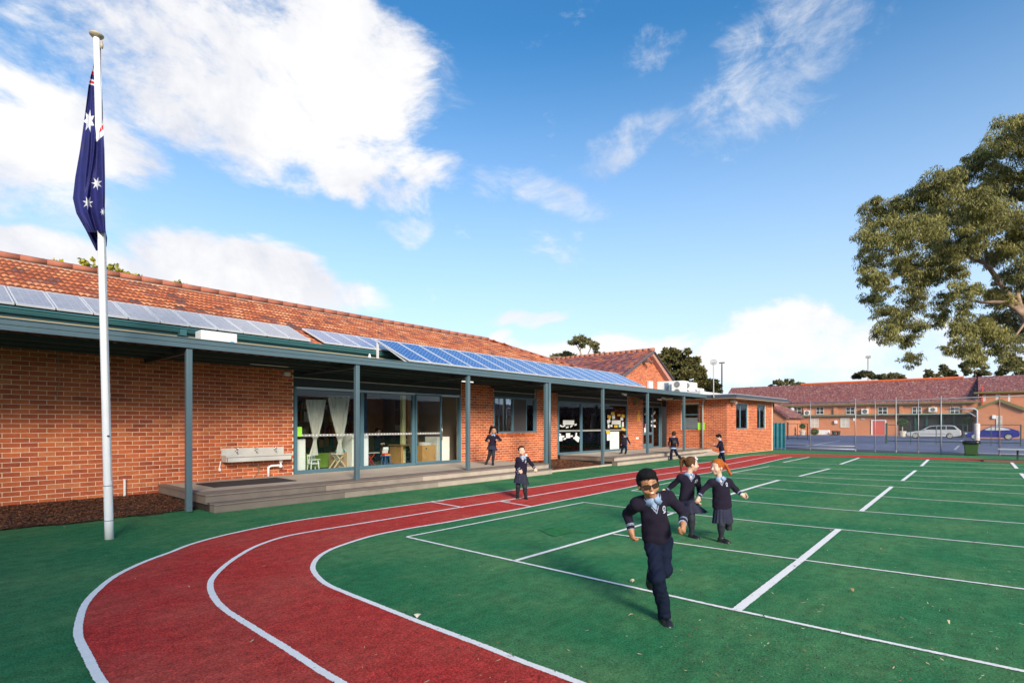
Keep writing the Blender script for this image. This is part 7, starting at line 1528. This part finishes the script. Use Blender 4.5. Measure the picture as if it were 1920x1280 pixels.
# ---- running boy with dark glasses
d0 = depth(gp(1245, 1165)); A = lambda u, v, o=0.: at(u, v, d0 + o)
hd_up = dirpx(-.20, -1, .02); face = dirpx(.05, .10, -1)
t, I = person(dict(label='laughing running boy in dark glasses and navy jumper, nearest the camera', S=1.10, h=.0052, base=tuple(gp(1245, 1165)), skin='tan', hair='boy', haircol='black', front=dirpx(.05, .02, -1), face=face, hup=hd_up, hs=.885, smile=1.25, open=1.2,
    hip=A(1232, 1009, .10), neck=A(1222, 934, -.02), head=A(1214.5, 905.5, -.08), shL=A(1195, 944, .0), elL=A(1176, 962, .17), wrL=A(1183.5, 993, .10), hdL=dirpx(.10, 1, -.1), pmL=dirpx(.9, .1, .3), curlL=.75, thL=-1,
    shR=A(1252, 932, .0), elR=A(1282, 958, .06), wrR=A(1280.5, 981, -.12), hdR=dirpx(-.16, .75, -.7), pmR=dirpx(-.8, .35, .35), curlR=1.25, thR=1,
    hpL=A(1222, 1014, .10), knL=A(1233, 1082, -.10), anL=A(1246, 1150.5, .02), toeL=dirpx(.0, .12, -1), suL=UP, hpR=A(1247, 1014, .12), knR=A(1246, 1068, .08), anR=A(1225, 1078, .40), toeR=dirpx(-.05, 1, .15), suR=dirpx(0, .2, -1),
    lower='trousers', fat=.86, badge=True, bs=1))
# side vector may point either way: keep the badge on the picture's right
HS, hd, F_, U_, R_ = I['HS'], I['head'], I['F'], I['U'], I['R']
G_ = MB()
for s_ in (-1, 1):
    c = hd + R_ * s_ * .036 * HS - U_ * .006 * HS + F_ * .101 * HS; out = []
    for k in range(20):
        a = k / 20 * 2 * math.pi; x = .027 * math.copysign(abs(math.cos(a)) ** .7, math.cos(a)); y = .0175 * math.copysign(abs(math.sin(a)) ** .75, math.sin(a)); out.append(c + R_ * x * HS + U_ * y * HS - F_ * .018 * HS * (abs((s_ * .036 + x) / .06) ** 2))
    G_.tube(out + [out[0]], .0030 * HS, 6); 
    L2 = MB(); L2.add([c - F_ * .005 * HS] + out, [(0, 1 + k, 1 + (k + 1) % 20) for k in range(20)]); L2.build('lens', mat('dark_lens', (.045, .022, .016), .12, .1, 9, spec=.8), t)
    e_ = hd + R_ * s_ * .066 * HS + U_ * .0 * HS + F_ * .070 * HS; G_.tube([e_, hd + R_ * s_ * .078 * HS + F_ * .04 * HS, hd + R_ * s_ * .080 * HS - F_ * .01 * HS], .0028 * HS, 5)
G_.tube([hd - R_ * .010 * HS + F_ * .104 * HS - U_ * .0 * HS, hd + F_ * .106 * HS + U_ * .002 * HS, hd + R_ * .010 * HS + F_ * .104 * HS], .003 * HS, 5)
G_.build('glasses_frame', mat('black_plastic_gloss', (.01, .01, .01), .25), t, True)
# ---- girl with brown ponytail
d1 = depth(gp(1299, 1007)); A = lambda u, v, o=0.: at(u, v, d1 + o); f1 = dirpx(.95, .05, -.15)
t, I = person(dict(label='running girl with brown ponytail and white bow, holding the red-haired girl\'s hand', S=1.0, h=.0065, base=tuple(gp(1298, 1007)), skin='fair', hair='girl', haircol='brown', front=dirpx(.35, .0, -1), face=f1, hup=dirpx(.05, -1, 0), hs=.93, smile=.9, hairline=.058,
    hip=A(1287, 940, .02), neck=A(1291, 889, 0), head=A(1297, 869.5, 0), shL=A(1276.5, 895, .03), elL=A(1262, 908, .12), wrL=A(1250, 919, .16), hdL=dirpx(-1, .6, .2), shR=A(1305.5, 896, -.02), elR=A(1312, 917, .02), wrR=A(1310, 933, -.06), hdR=dirpx(-.2, 1, -.1), pmR=dirpx(.8, 0, 0), curlR=.7,
    hpL=A(1282, 946, .05), knL=A(1288, 972, .14), anL=A(1290, 966, .36), toeL=dirpx(0, 1, .2), hpR=A(1293, 946, 0), knR=A(1297, 973, -.04), anR=A(1297, 1000, 0), toeR=dirpx(.55, .12, -.9), suR=UP,
    lower='skirt', skhem=tuple(A(1293, 960, .03)), skr=.155, skdir=tuple(dirpx(.6, 0, 0)), fat=.90, badge=True, bs=1,
    locks=[([A(1287, 862, 0), A(1280.5, 858.5, 0), A(1276.5, 864, 0), A(1276.5, 874, 0), A(1277.5, 883, .01)], .022, .012), ([A(1287, 866, .03), A(1281, 864, .03), A(1279, 874, .04)], .02, .01)]))
H_, U_, F_, R_, HS = I['head'], I['U'], I['F'], I['R'], I['HS']; c = H_ + U_ * .078 * HS + F_ * .040 * HS - FW * .03
mb = MB(); [mb.lathe(c + d_ * .018, [(.002, -.003), (.016, 0), (.002, .004)], 10, 0, -FW + UP * .3) for d_ in (RT, -RT, UP, -UP * .8 + RT * .5, -UP * .8 - RT * .5)]; mb.tube([c, H_ + F_ * .035 * HS + U_ * .05 * HS - FW * .07 * HS, H_ + F_ * .022 * HS - U_ * .01 * HS - FW * .083 * HS], .006, 6); mb.build('bow_headband', mat('white_bow', (.72, .68, .78), .7), t, True)
# ---- red haired girl
d2 = depth(gp(1350, 1016)); A = lambda u, v, o=0.: at(u, v, d2 + o); f2 = dirpx(-.92, .05, -.42)
t, I = person(dict(label='running red-haired girl with a plait, navy jumper and skirt, looking at her friend', S=.98, h=.0065, base=tuple(gp(1352, 1017)), skin='fair', hair='girl', haircol='auburn', front=dirpx(-.12, 0, -1), face=f2, hup=dirpx(.02, -1, 0), hs=.97, smile=.9, hairline=.062,
    hip=A(1354.5, 951, .03), neck=A(1350, 896, 0), head=A(1344.5, 874.5, -.01), shL=A(1334, 904, 0), elL=A(1318.5, 917, .02), wrL=A(1310.5, 931.5, -.03), hdL=dirpx(-.35, 1, -.1), pmL=dirpx(-.3, 0, 1), curlL=.7, shR=A(1366, 903, 0), elR=A(1379.5, 917.5, .02), wrR=A(1390, 926.5, -.04), hdR=dirpx(1, .55, -.2), pmR=dirpx(.2, .3, -.8), curlR=.75,
    hpL=A(1348.5, 956, .02), knL=A(1352.5, 983, -.04), anL=A(1352.5, 1007, 0), toeL=dirpx(.62, .15, -.8), suL=UP, hpR=A(1362, 956, .04), knR=A(1366, 979, -.02), anR=A(1365, 977, .26), toeR=dirpx(0, 1, .1),
    lower='skirt', skhem=tuple(A(1354, 978, .02)), skr=.128, fat=1.02, badge=True, bs=1,
    locks=[([A(1353, 868, .02), A(1358.5, 869, .02), A(1362, 873, .02), A(1365, 879, .02), A(1368, 885, .01)], .018, .014), ([A(1366, 882, .02), A(1369, 886, .01), A(1370.5, 889, .0)], .014, .016)]))
# ---- girl on the track
d3 = depth(gp(986, 935)); A = lambda u, v, o=0.: at(u, v, d3 + o)
person(dict(label='smiling girl in navy jumper and skirt running on the red track', S=1.0, h=.008, base=tuple(gp(985, 936)), skin='fair', hair='girl', haircol='darkbrown', front=dirpx(.05, 0, -1), face=dirpx(.12, .0, -1), hup=dirpx(-.08, -1, 0), hs=.92, smile=1.1, hairline=.064,
    hip=A(976.5, 888, .02), neck=A(980.5, 856.5, 0), head=A(978, 844.3, -.02), shL=A(971, 861, 0), elL=A(968, 874, .05), wrL=A(973.5, 882.5, -.08), hdL=dirpx(.5, .4, -.7), pmL=dirpx(.3, .3, 1), curlL=1.1, shR=A(989, 860.5, 0), elR=A(996.5, 869.5, .03), wrR=A(1003, 878, 0), hdR=dirpx(.4, .6, -.2), pmR=dirpx(0, .6, 1), curlR=1.,
    hpL=A(972, 892, .04), knL=A(971.5, 911, .0), anL=A(970.5, 926.5, .10), toeL=dirpx(0, .3, -1), suL=UP, hpR=A(982, 892, 0), knR=A(984, 913, -.1), anR=A(986, 931.5, 0), toeR=dirpx(.15, .15, -1), suR=UP,
    lower='skirt', skhem=tuple(A(977, 905.5, .0)), skr=.155, fat=.98, badge=True, bs=1))
# ---- girl with long dark hair on the deck
d4 = depth(gp(924, 871.5, .3)); A = lambda u, v, o=0.: at(u, v, d4 + o)
person(dict(label='girl with flowing long black hair running on the near deck', S=1.05, h=.010, base=tuple(gp(921, 872, .3)), skin='olive', hair='girl', haircol='black', front=dirpx(0, 0, -1), face=dirpx(.05, .05, -1), hup=dirpx(0, -1, 0), smile=.5, open=.6, vneck=False, hairline=.060,
    hip=A(922.5, 837, .02), neck=A(925, 815, 0), head=A(925.7, 806.6, -.01), shL=A(916.5, 818, 0), elL=A(911.5, 825, .05), wrL=A(916, 826, -.12), hdL=dirpx(.5, 0, -1), curlL=1.1, shR=A(932, 818, 0), elR=A(938.5, 824.5, .04), wrR=A(931.5, 824.5, -.12), hdR=dirpx(-.5, -.1, -1), curlR=1.1,
    hpL=A(919.5, 839, .02), knL=A(918, 852.5, .08), anL=A(912.5, 866, .22), toeL=dirpx(0, .6, -.8), hpR=A(925.5, 839, 0), knR=A(924.8, 854, -.06), anR=A(924, 868.3, 0), toeR=dirpx(.1, .1, -1), suR=UP,
    lower='skirt', skhem=tuple(A(922, 842.5, 0)), skr=.15, fat=.95,
    locks=[([A(921.5, 801, .04), A(919.5, 806, .04), A(917.6, 812, .04)], .05, .03), ([A(929.8, 801, .04), A(932, 806, .04), A(933, 811, .04)], .045, .028), ([A(925.7, 803, .07), A(925.7, 813, .08)], .07, .06)]))
# ---- boy stepping along the far deck
d5 = depth(gp(1172, 851, .3)); A = lambda u, v, o=0.: at(u, v, d5 + o)
person(dict(label='small boy in navy seen from behind stepping along the far deck', S=.84, h=.010, base=tuple(gp(1172, 851, .3)), skin='tan', hair='boy', haircol='black', front=dirpx(-.4, 0, 1), face=dirpx(-.5, .2, 1), hup=dirpx(-.1, -1, 0), facing=False, vneck=False,
    hip=A(1171, 834, 0), neck=A(1171.5, 819, 0), head=A(1170.4, 813.3, 0), shL=A(1167.5, 821, 0), elL=A(1166, 828, -.02), wrL=A(1165, 832.5, .02), shR=A(1176, 821, 0), elR=A(1179.5, 827.5, 0), wrR=A(1182, 833, 0), hpL=A(1169.5, 836, 0), knL=A(1166.5, 841, .06), anL=A(1165.5, 847, .02), toeL=dirpx(-1, .3, .2), hpR=A(1173, 836, 0), knR=A(1174.2, 843, 0), anR=A(1173, 849, 0), toeR=dirpx(-.2, 0, 1), lower='trousers'))
# ---- boy with a bag walking off the far deck
d6 = depth(gp(1258, 862.5)); A = lambda u, v, o=0.: at(u, v, d6 + o)
t, I = person(dict(label='boy seen from behind wearing a dark bag, walking off the far deck', S=1.08, h=.010, base=tuple(gp(1259, 863)), skin='olive', hair='boy', haircol='darkbrown', front=dirpx(-.1, 0, 1), face=dirpx(.1, .15, 1), hup=dirpx(.1, -1, 0), facing=False, vneck=False,
    hip=A(1262.5, 838.5, 0), neck=A(1262.8, 819.5, 0), head=A(1263.3, 813.5, 0), shL=A(1256.5, 822, 0), elL=A(1254, 831, .02), wrL=A(1255, 838, .05), shR=A(1269, 822, 0), elR=A(1271.5, 830.5, 0), wrR=A(1271, 837, .1), hpL=A(1260, 841, 0), knL=A(1258.5, 851.5, 0), anL=A(1257.8, 860.5, 0), toeL=dirpx(-.3, 0, 1), hpR=A(1265, 841, 0), knR=A(1268.5, 850, .0), anR=A(1274, 857, .12), toeR=dirpx(.3, .9, .3), lower='trousers', tail=.05))
f = Field(.01); f.ell(A(1264.5, 829, -.13), [(RT, .11), (UP, .10), (FW, .06)], .01); f.cone(A(1258, 821, -.09), A(1266, 830, -.13), .015, .02, .01); V, Q = f.mesh(); tag(npmesh('school_bag', V, Q, mat('black_bag2', (.012, .012, .015), .7, .2, 20), None, True), 'dark shoulder bag on the back of the boy by the corner window', 'bag')
# ---- boy beyond the red haired girl
d7 = 21.8; A = lambda u, v, o=0.: at(u, v, d7 + o); zb = at(1352, 867.2, d7)
person(dict(label='boy with folded arms walking on the turf in front of the pavilion', S=1.08, h=.010, base=(zb.x, zb.y, 0), skin='fair', hair='boy', haircol='black', front=dirpx(-1, 0, .35), face=dirpx(-1, .45, .3), hup=dirpx(-.35, -1, 0), smile=0,
    hip=A(1353.5, 845, 0), neck=A(1350.5, 825, 0), head=A(1347.8, 819, 0), shL=A(1350, 829, .1), elL=A(1345, 836.5, .12), wrL=A(1340.5, 835, .04), shR=A(1351.5, 829, -.08), elR=A(1345.5, 837.5, -.12), wrR=A(1341, 834.5, -.06), hpL=A(1352.5, 848, .04), knL=A(1349, 857, .05), anL=A(1349, 864.5, .05), toeL=dirpx(-1, 0, .1), hpR=A(1355, 848, -.04), knR=A(1356, 857, -.05), anR=A(1358, 864.5, -.05), toeR=dirpx(-1, .2, .1), lower='trousers', tail=.045, vneck=False))
# ================================================================= inside the classroom
def W(u, v, Y_): return py(u, v, Y_)
WOOD = mat('honey_timber', (.42, .22, .07), .5, .25, 3, .1, 20); WOODD = mat('aged_timber', (.26, .13, .05), .6, .3, 4, .1, 20); CRM = mat('cream_panel', (.80, .76, .66), .6, .05, 3); LIME = mat('green_board', (.16, .28, .03), .8, .1, 4)
def bt(name, lab, cat, x0, x1, y0, y1, z0, z1, m, grp=None): mb = MB(); mb.box(x0, x1, y0, y1, z0, z1); o = mb.build(name, m); bevel(o, .008); return tag(o, lab, cat, grp)
bt('cabinet', 'plain cream cabinet side standing in the lower left of the first classroom window', 'cabinet', 6.74, 7.05, 13.1, 13.6, .3, 1.17, CRM)
bt('low_board', 'lime green low board behind the curtains', 'board', 7.0, 9.1, 14.3, 14.36, .3, .72, LIME)
bt('cabinet', 'cream cupboard side beside the verandah post in the first classroom', 'cabinet', 8.45, 8.56, 13.15, 13.7, .3, 1.25, CRM); bt('cabinet', 'white narrow cupboard just right of the first mullion', 'cabinet', 8.74, 8.95, 13.1, 13.6, .3, 1.25, WHITE)
bt('cabinet', 'cream end panel inside the open doorway', 'cabinet', 11.70, 12.25, 13.3, 13.9, .3, 1.14, CRM); bt('folding_screen', 'tall honey timber panel behind the sliding door', 'panel', 12.0, 12.5, 15.2, 15.3, .3, 2.4, WOOD)
bt('folding_screen', 'wide dull timber door panel behind the middle glass', 'panel', 11.3, 12.2, 16.9, 17.0, .3, 2.5, WOODD); bt('column', 'pale yellow column inside the middle glass', 'column', 10.85, 10.98, 14.0, 14.13, .3, 2.9, mat('pale_yellow_paint', (.62, .58, .28), .6)); bt('room_screen', 'tall dark blue panel behind the middle glass', 'panel', 10.0, 10.2, 15.0, 15.1, .3, 2.9, mat('deep_blue_panel', (.02, .07, .16), .6))
# gauze curtains knotted low
def curtain(u0, u1, v0, vk, uk, vb, ub0, ub1, lab):
    Yc_ = 13.12; prof_ = [(v0, u0, u1), (v0 + (vk - v0) * .5, u0 + (uk - u0) * .38, u1 + (uk - u1) * .3), (v0 + (vk - v0) * .8, u0 + (uk - u0) * .7, u1 + (uk - u1) * .6), (vk, uk - 2.5, uk + 2.5), (vk + (vb - vk) * .4, uk - 5, uk + 4), (vb, ub0, ub1)]; V = []; Q = []; n = 36; m = 40
    for j in range(m + 1):
        v = v0 + (vb - v0) * j / m
        for (a, l0, r0), (b, l1, r1) in zip(prof_, prof_[1:]):
            if a <= v <= b + 1e-6: t_ = (v - a) / (b - a); t_ = t_ * t_ * (3 - 2 * t_) if b == vk else t_; l, r = l0 + (l1 - l0) * t_, r0 + (r1 - r0) * t_; break
        for i in range(n + 1): s_ = i / n; p = W(l + (r - l) * s_, v, Yc_); V.append((p.x, p.y + .03 * math.sin(s_ * 26) + .015 * math.sin(s_ * 61 + j * .2), p.z))
    for j in range(m):
        for i in range(n): a = j * (n + 1) + i; Q.append((a, a + 1, a + n + 2, a + n + 1))
    tag(npmesh('curtain', V, Q, mat('gauze', (.72, .68, .58), .9, .05, 5, trans=.35, alpha=.72), None, True), lab, 'curtain')
curtain(573, 612, 749, 827, 590, 853, 580, 597, 'left white gauze curtain knotted low behind the classroom glass'); curtain(614, 657, 742, 831, 637, 852, 631, 645, 'right white gauze curtain knotted low behind the classroom glass')
mb = MB(); mb.tube([(7.0, 13.1, 2.26), (9.3, 13.1, 2.30)], .015, 6); tag(mb.build('curtain_rod', WOODD), 'thin rod holding the two gauze curtains', 'rod')
# toy furniture
cw = mat('white_toy_paint', (.75, .75, .70), .5)
p = W(587, 880, 13.35); t = thing('toy_high_chair', 'small white slatted toy chair below the left curtain', 'toy chair', (p.x, p.y, .3)); x, y = p.x, p.y
for a in (-1, 1):
    for b in (-1, 1): mb = MB(); mb.bar((x + a * .12, y + b * .1, .3), (x + a * .09, y + b * .08, .62), .022, .022); mb.build('leg', cw, t)
mb = MB(); mb.box(x - .12, x + .12, y - .11, y + .11, .5, .52); mb.build('seat', cw, t); mb = MB(); [mb.box(x - .11 + k * .05, x - .09 + k * .05, y + .09, y + .105, .52, .72) for k in range(5)]; mb.box(x - .12, x + .12, y + .088, y + .108, .7, .74); mb.box(x - .13, x + .13, y - .14, y - .02, .61, .625); mb.build('backrest', cw, t)
p = W(633, 872, 13.3); t = thing('toy_deck_chair', 'pale timber folding frame like a small deck chair beside the green board', 'toy deck chair', (p.x, p.y, .3)); x, y = p.x, p.y; pw = mat('pale_timber', (.60, .48, .26), .6)
for b in (-.1, .12): mb = MB(); mb.bar((x - .22, y + b, .3), (x + .12, y + b, .72), .02, .03); mb.bar((x + .24, y + b, .3), (x - .12, y + b, .75), .02, .03); mb.build('side_frame', pw, t)
mb = MB(); mb.bar((x - .12, y - .1, .74), (x - .12, y + .12, .74), .02, .02); mb.add([(x - .11, y - .08, .73), (x - .11, y + .1, .73), (x + .1, y + .1, .45), (x + .1, y - .08, .45)], [(0, 1, 2, 3)]); mb.build('sling', cw, t)
bt('toy_box', 'low row of white boxes along the bottom of the first window', 'box', 8.05, 8.5, 13.08, 13.2, .3, .38, cw); bt('carton', 'brown cardboard-coloured carton right of the second curtain', 'carton', 8.12, 8.5, 13.4, 13.8, .3, .76, mat('kraft_card', (.36, .23, .13), .8, .25, 6))
p = W(656, 840, 13.5); mb = MB(); mb.ball((8.32, 13.55, .80), .12, 12, 0, 1.2, 1, .5); tag(mb.build('cushion', mat('turquoise_cloth', (.02, .32, .38), .8)), 'turquoise cloth bundle on top of the brown carton', 'cushion')
p = W(697, 868, 13.5); t = thing('toy_ironing_board', 'toy ironing board on crossed red legs behind the glass', 'toy', (9.25, 13.5, .3)); mb = MB(); mb.box(8.98, 9.55, 13.4, 13.6, .70, .72); mb.build('board', mat('dull_board', (.4, .38, .34), .8), t)
for b in (13.43, 13.57): mb = MB(); mb.bar((9.05, b, .3), (9.4, b, .7), .015, .015); mb.bar((9.42, b, .3), (9.12, b, .7), .015, .015); mb.build('leg', mat('red_tube', (.5, .03, .03), .4), t)
t = thing('play_stool', 'blue stool carrying a red and yellow toy phone box', 'stool', (9.85, 13.5, .3)); mb = MB(); mb.box(9.73, 9.95, 13.4, 13.6, .58, .61); mb.build('seat', mat('blue_stool', (.03, .12, .30), .5), t)
for a in (-1, 1):
    for b in (-1, 1): mb = MB(); mb.bar((9.84 + a * .11, 13.5 + b * .09, .3), (9.84 + a * .07, 13.5 + b * .07, .58), .02, .02); mb.build('leg', MATS['blue_stool'], t)
t = thing('toy_till', 'red and yellow toy till with a white screen on the blue stool', 'toy', (9.84, 13.5, .61)); mb = MB(); mb.hexa([(9.72, 13.42, .611), (9.96, 13.42, .611), (9.96, 13.58, .611), (9.72, 13.58, .611), (9.76, 13.46, .68), (9.92, 13.46, .68), (9.92, 13.56, .68), (9.76, 13.56, .68)]); mb.build('base', mat('toy_red', (.55, .03, .02), .4), t); mb = MB(); mb.box(9.74, 9.94, 13.405, 13.419, .615, .64); mb.build('keys', mat('toy_yellow', (.7, .45, .03), .4), t); mb = MB(); mb.obox((9.84, 13.53, .76), (.09, 0, 0), (0, .012, .03), (0, -.03, .07)); mb.build('screen', cw, t)
# desk with writing child, bench
t = thing('timber_desk', 'timber desk with sloping top behind the middle glass', 'desk', (11.1, 14.0, .3)); mb = MB(); mb.box(10.55, 11.75, 13.7, 14.4, .86, .90); bevel(mb.build('top', WOODD, t), .01); mb = MB(); mb.box(10.6, 10.68, 13.75, 14.35, .3, .86); mb.box(11.62, 11.7, 13.75, 14.35, .3, .86); mb.build('side_panel', WOOD, t)
t = thing('timber_cupboard', 'honey timber cupboard with a grey basin top by the sliding door', 'cupboard', (11.5, 13.5, .3)); mb = MB(); mb.box(11.05, 11.6, 13.25, 13.7, .3, .88); bevel(mb.build('body', WOOD, t), .01); mb = MB(); mb.lathe((11.32, 13.45, .88), [(.22, 0), (.24, .08), (.22, .09), (.15, .02)], 16); mb.build('basin', STEEL, t); mb = MB(); mb.tube([(11.2, 13.24, .78), (11.2, 13.252, .78)], .03, 10); mb.build('knob', MATS['fan_dark'], t)
# book and work shelves on the back walls of the rooms
def shelf_unit(x0, x1, y, z0, z1, rows, lab, seed):
    r = random.Random(seed); t = thing('book_shelf', lab, 'shelf', ((x0 + x1) / 2, y, z0)); mb = MB()
    mb.box(x0, x1, y + .28, y + .3, z0, z1); hh = (z1 - z0) / rows
    for k in range(rows + 1): mb.box(x0, x1, y, y + .28, z0 + k * hh - .012, z0 + k * hh + .012)
    for x in np.linspace(x0, x1, max(2, int((x1 - x0) / 1.) + 1)): mb.box(x - .012, x + .012, y, y + .28, z0, z1)
    mb.build('carcass', mat('shelf_board', (.22, .17, .12), .7), t)
    cols = [mat('book_' + n_, c, .7) for n_, c in (('red', (.35, .04, .04)), ('white', (.6, .58, .52)), ('blue', (.04, .10, .26)), ('green', (.08, .22, .08)), ('yellow', (.6, .42, .08)), ('grey', (.15, .15, .15)), ('orange', (.5, .17, .04)))]
    mb = MB(); 
    for k in range(rows):
        x = x0 + .03
        while x < x1 - .1:
            w_ = r.choice((.03, .04, .05, .16, .22, .3)); hgt = hh * r.uniform(.45, .85)
            if r.random() < .75: mb.box(x, min(x1 - .02, x + w_), y + r.uniform(.01, .06), y + .26, z0 + k * hh + .013, z0 + k * hh + .013 + hgt, r.randrange(7))
            x += w_ + r.choice((.004, .01, .08))
    o = mb.build('books', cols, t); o['kind'] = 'stuff'
shelf_unit(6.6, 10.2, 17.6, .3, 2.5, 5, 'tall crowded book shelf on the back wall of the first classroom, left part', 1); shelf_unit(12.2, 12.9 - .1, 16.2, .9, 2.5, 4, 'narrow crowded shelf seen through the open doorway', 2); shelf_unit(10.3, 12.8, 17.9, .3, 2.5, 5, 'crowded shelf at the back of the first classroom, right part', 3)
shelf_unit(18.2, 22.0, 17.0, .3, 1.7, 4, 'crowded shelf at the back of the second classroom', 4); shelf_unit(14.2, 17.0, 16.2, .3, 1.9, 4, 'crowded shelf behind the middle window', 5)
bt('display_board', 'pale display board on the back wall of the second classroom', 'board', 22.2, 23.3, 15.6, 15.65, 1.95, 2.6, mat('tan_board', (.42, .34, .2), .8)); bt('display_board', 'teal display board inside the second classroom', 'board', 22.6, 24.3, 14.9, 14.96, .6, 1.5, mat('teal_board', (.03, .16, .12), .8))
for i, (x, c_, lab) in enumerate(((1060.5, 'orange', 'orange moulded stool behind the left glass of the second classroom'), (1073.5, 'yellow', 'left yellow moulded stool in the second classroom'), (1081.5, 'yellow', 'right yellow moulded stool in the second classroom, beside the mullion'), (1103, 'orange', 'orange moulded stool behind the middle glass of the second classroom'))):
    x = py(x, 800, 13.45).x; mb = MB(); mb.lathe((x, 13.45, .3), [(.15, 0), (.14, .03), (.07, .16), (.06, .25), (.09, .35), (.15, .42), (.15, .44)], 16); tag(mb.build('play_stool', mat('moulded_' + c_, {'orange': (.55, .14, .02), 'yellow': (.6, .5, .03)}[c_], .5), None, True), lab, 'stool')
bt('work_table', 'dark work table behind the middle glass of the second classroom', 'table', 21.2, 22.7, 13.9, 14.5, .88, .92, WOODD); bt('floor_unit', 'tan low unit beside the whiteboard in the second classroom', 'cabinet', 21.6, 21.95, 13.1, 13.4, .3, 1.1, mat('tan_board', (.42, .34, .2), .8))
mb = MB(); mb.lathe((20.25, 13.95, .3), [(.4, 0), (.45, .25), (.35, .5), (.1, .55)], 20); tag(mb.build('armchair', mat('charcoal_cloth', (.04, .04, .05), .9), None, True), 'dark round armchair behind the stools', 'armchair')
# children inside
def inside_kid(u, v, Y_, zfoot, S, label, hair, hairc, sk, sit=False, fr=(0, -1, 0)):
    hpnt = W(u, v, Y_); c = Vector((hpnt.x, Y_, 0)); H = hpnt.z; top = H; n_ = top - .14 * S; hz = n_ - .36 * S; x = c.x; f_ = Vector(fr).normalized(); sd = Vector((f_.y, -f_.x, 0)); P_ = lambda a, b, z: (x + sd.x * a + f_.x * b, Y_ + sd.y * a + f_.y * b, z)
    kz = hz - (.0 if sit else .27 * S); az_ = max(zfoot + .07, kz - .26 * S)
    person(dict(label=label, S=S, h=.013, base=(x, Y_, zfoot), skin=sk, hair=hair, haircol=hairc, front=fr, face=(fr[0], fr[1], -.3), hup=(fr[0] * .2, fr[1] * .2, 1), smile=0, hip=P_(0, 0, hz), neck=P_(0, .02, n_), head=P_(0, .04, top), vneck=False, facing=True,
        shL=P_(-.11 * S, .02, n_ - .04), elL=P_(-.15 * S, .05, n_ - .22 * S), wrL=P_(-.06 * S, .2, n_ - .26 * S), shR=P_(.11 * S, .02, n_ - .04), elR=P_(.15 * S, .05, n_ - .22 * S), wrR=P_(.06 * S, .2, n_ - .26 * S),
        hpL=P_(-.06 * S, 0, hz - .03), knL=P_(-.07 * S, .25 if sit else .02, kz), anL=P_(-.07 * S, .24 if sit else 0, az_), toeL=f_, hpR=P_(.06 * S, 0, hz - .03), knR=P_(.07 * S, .25 if sit else .02, kz), anR=P_(.07 * S, .24 if sit else 0, az_), toeR=f_, lower='trousers'))
inside_kid(758, 823, 14.55, .3, 1.0, 'child leaning over papers at the timber desk inside the classroom', 'boy', 'darkbrown', 'olive', True, (-.2, -1, 0))
inside_kid(707, 808, 15.3, .3, 1.05, 'child standing in the dim classroom left of the desk', 'girl', 'darkbrown', 'fair', False, (.3, -1, 0)); inside_kid(756, 799, 15.6, .3, 1.15, 'taller child standing behind the desk in the dim classroom', 'girl', 'darkbrown', 'fair', False, (0, -1, 0))
inside_kid(837, 813, 15.0, .3, 1.1, 'person in the dim doorway beside the cream panel', 'boy', 'black', 'olive', False, (-.6, -1, 0))
q = W(757, 836, 14.1); bt('paper', 'open papers on the timber desk in front of the leaning child', 'papers', 10.9, 11.2, 13.85, 14.1, .901, .905, WP)
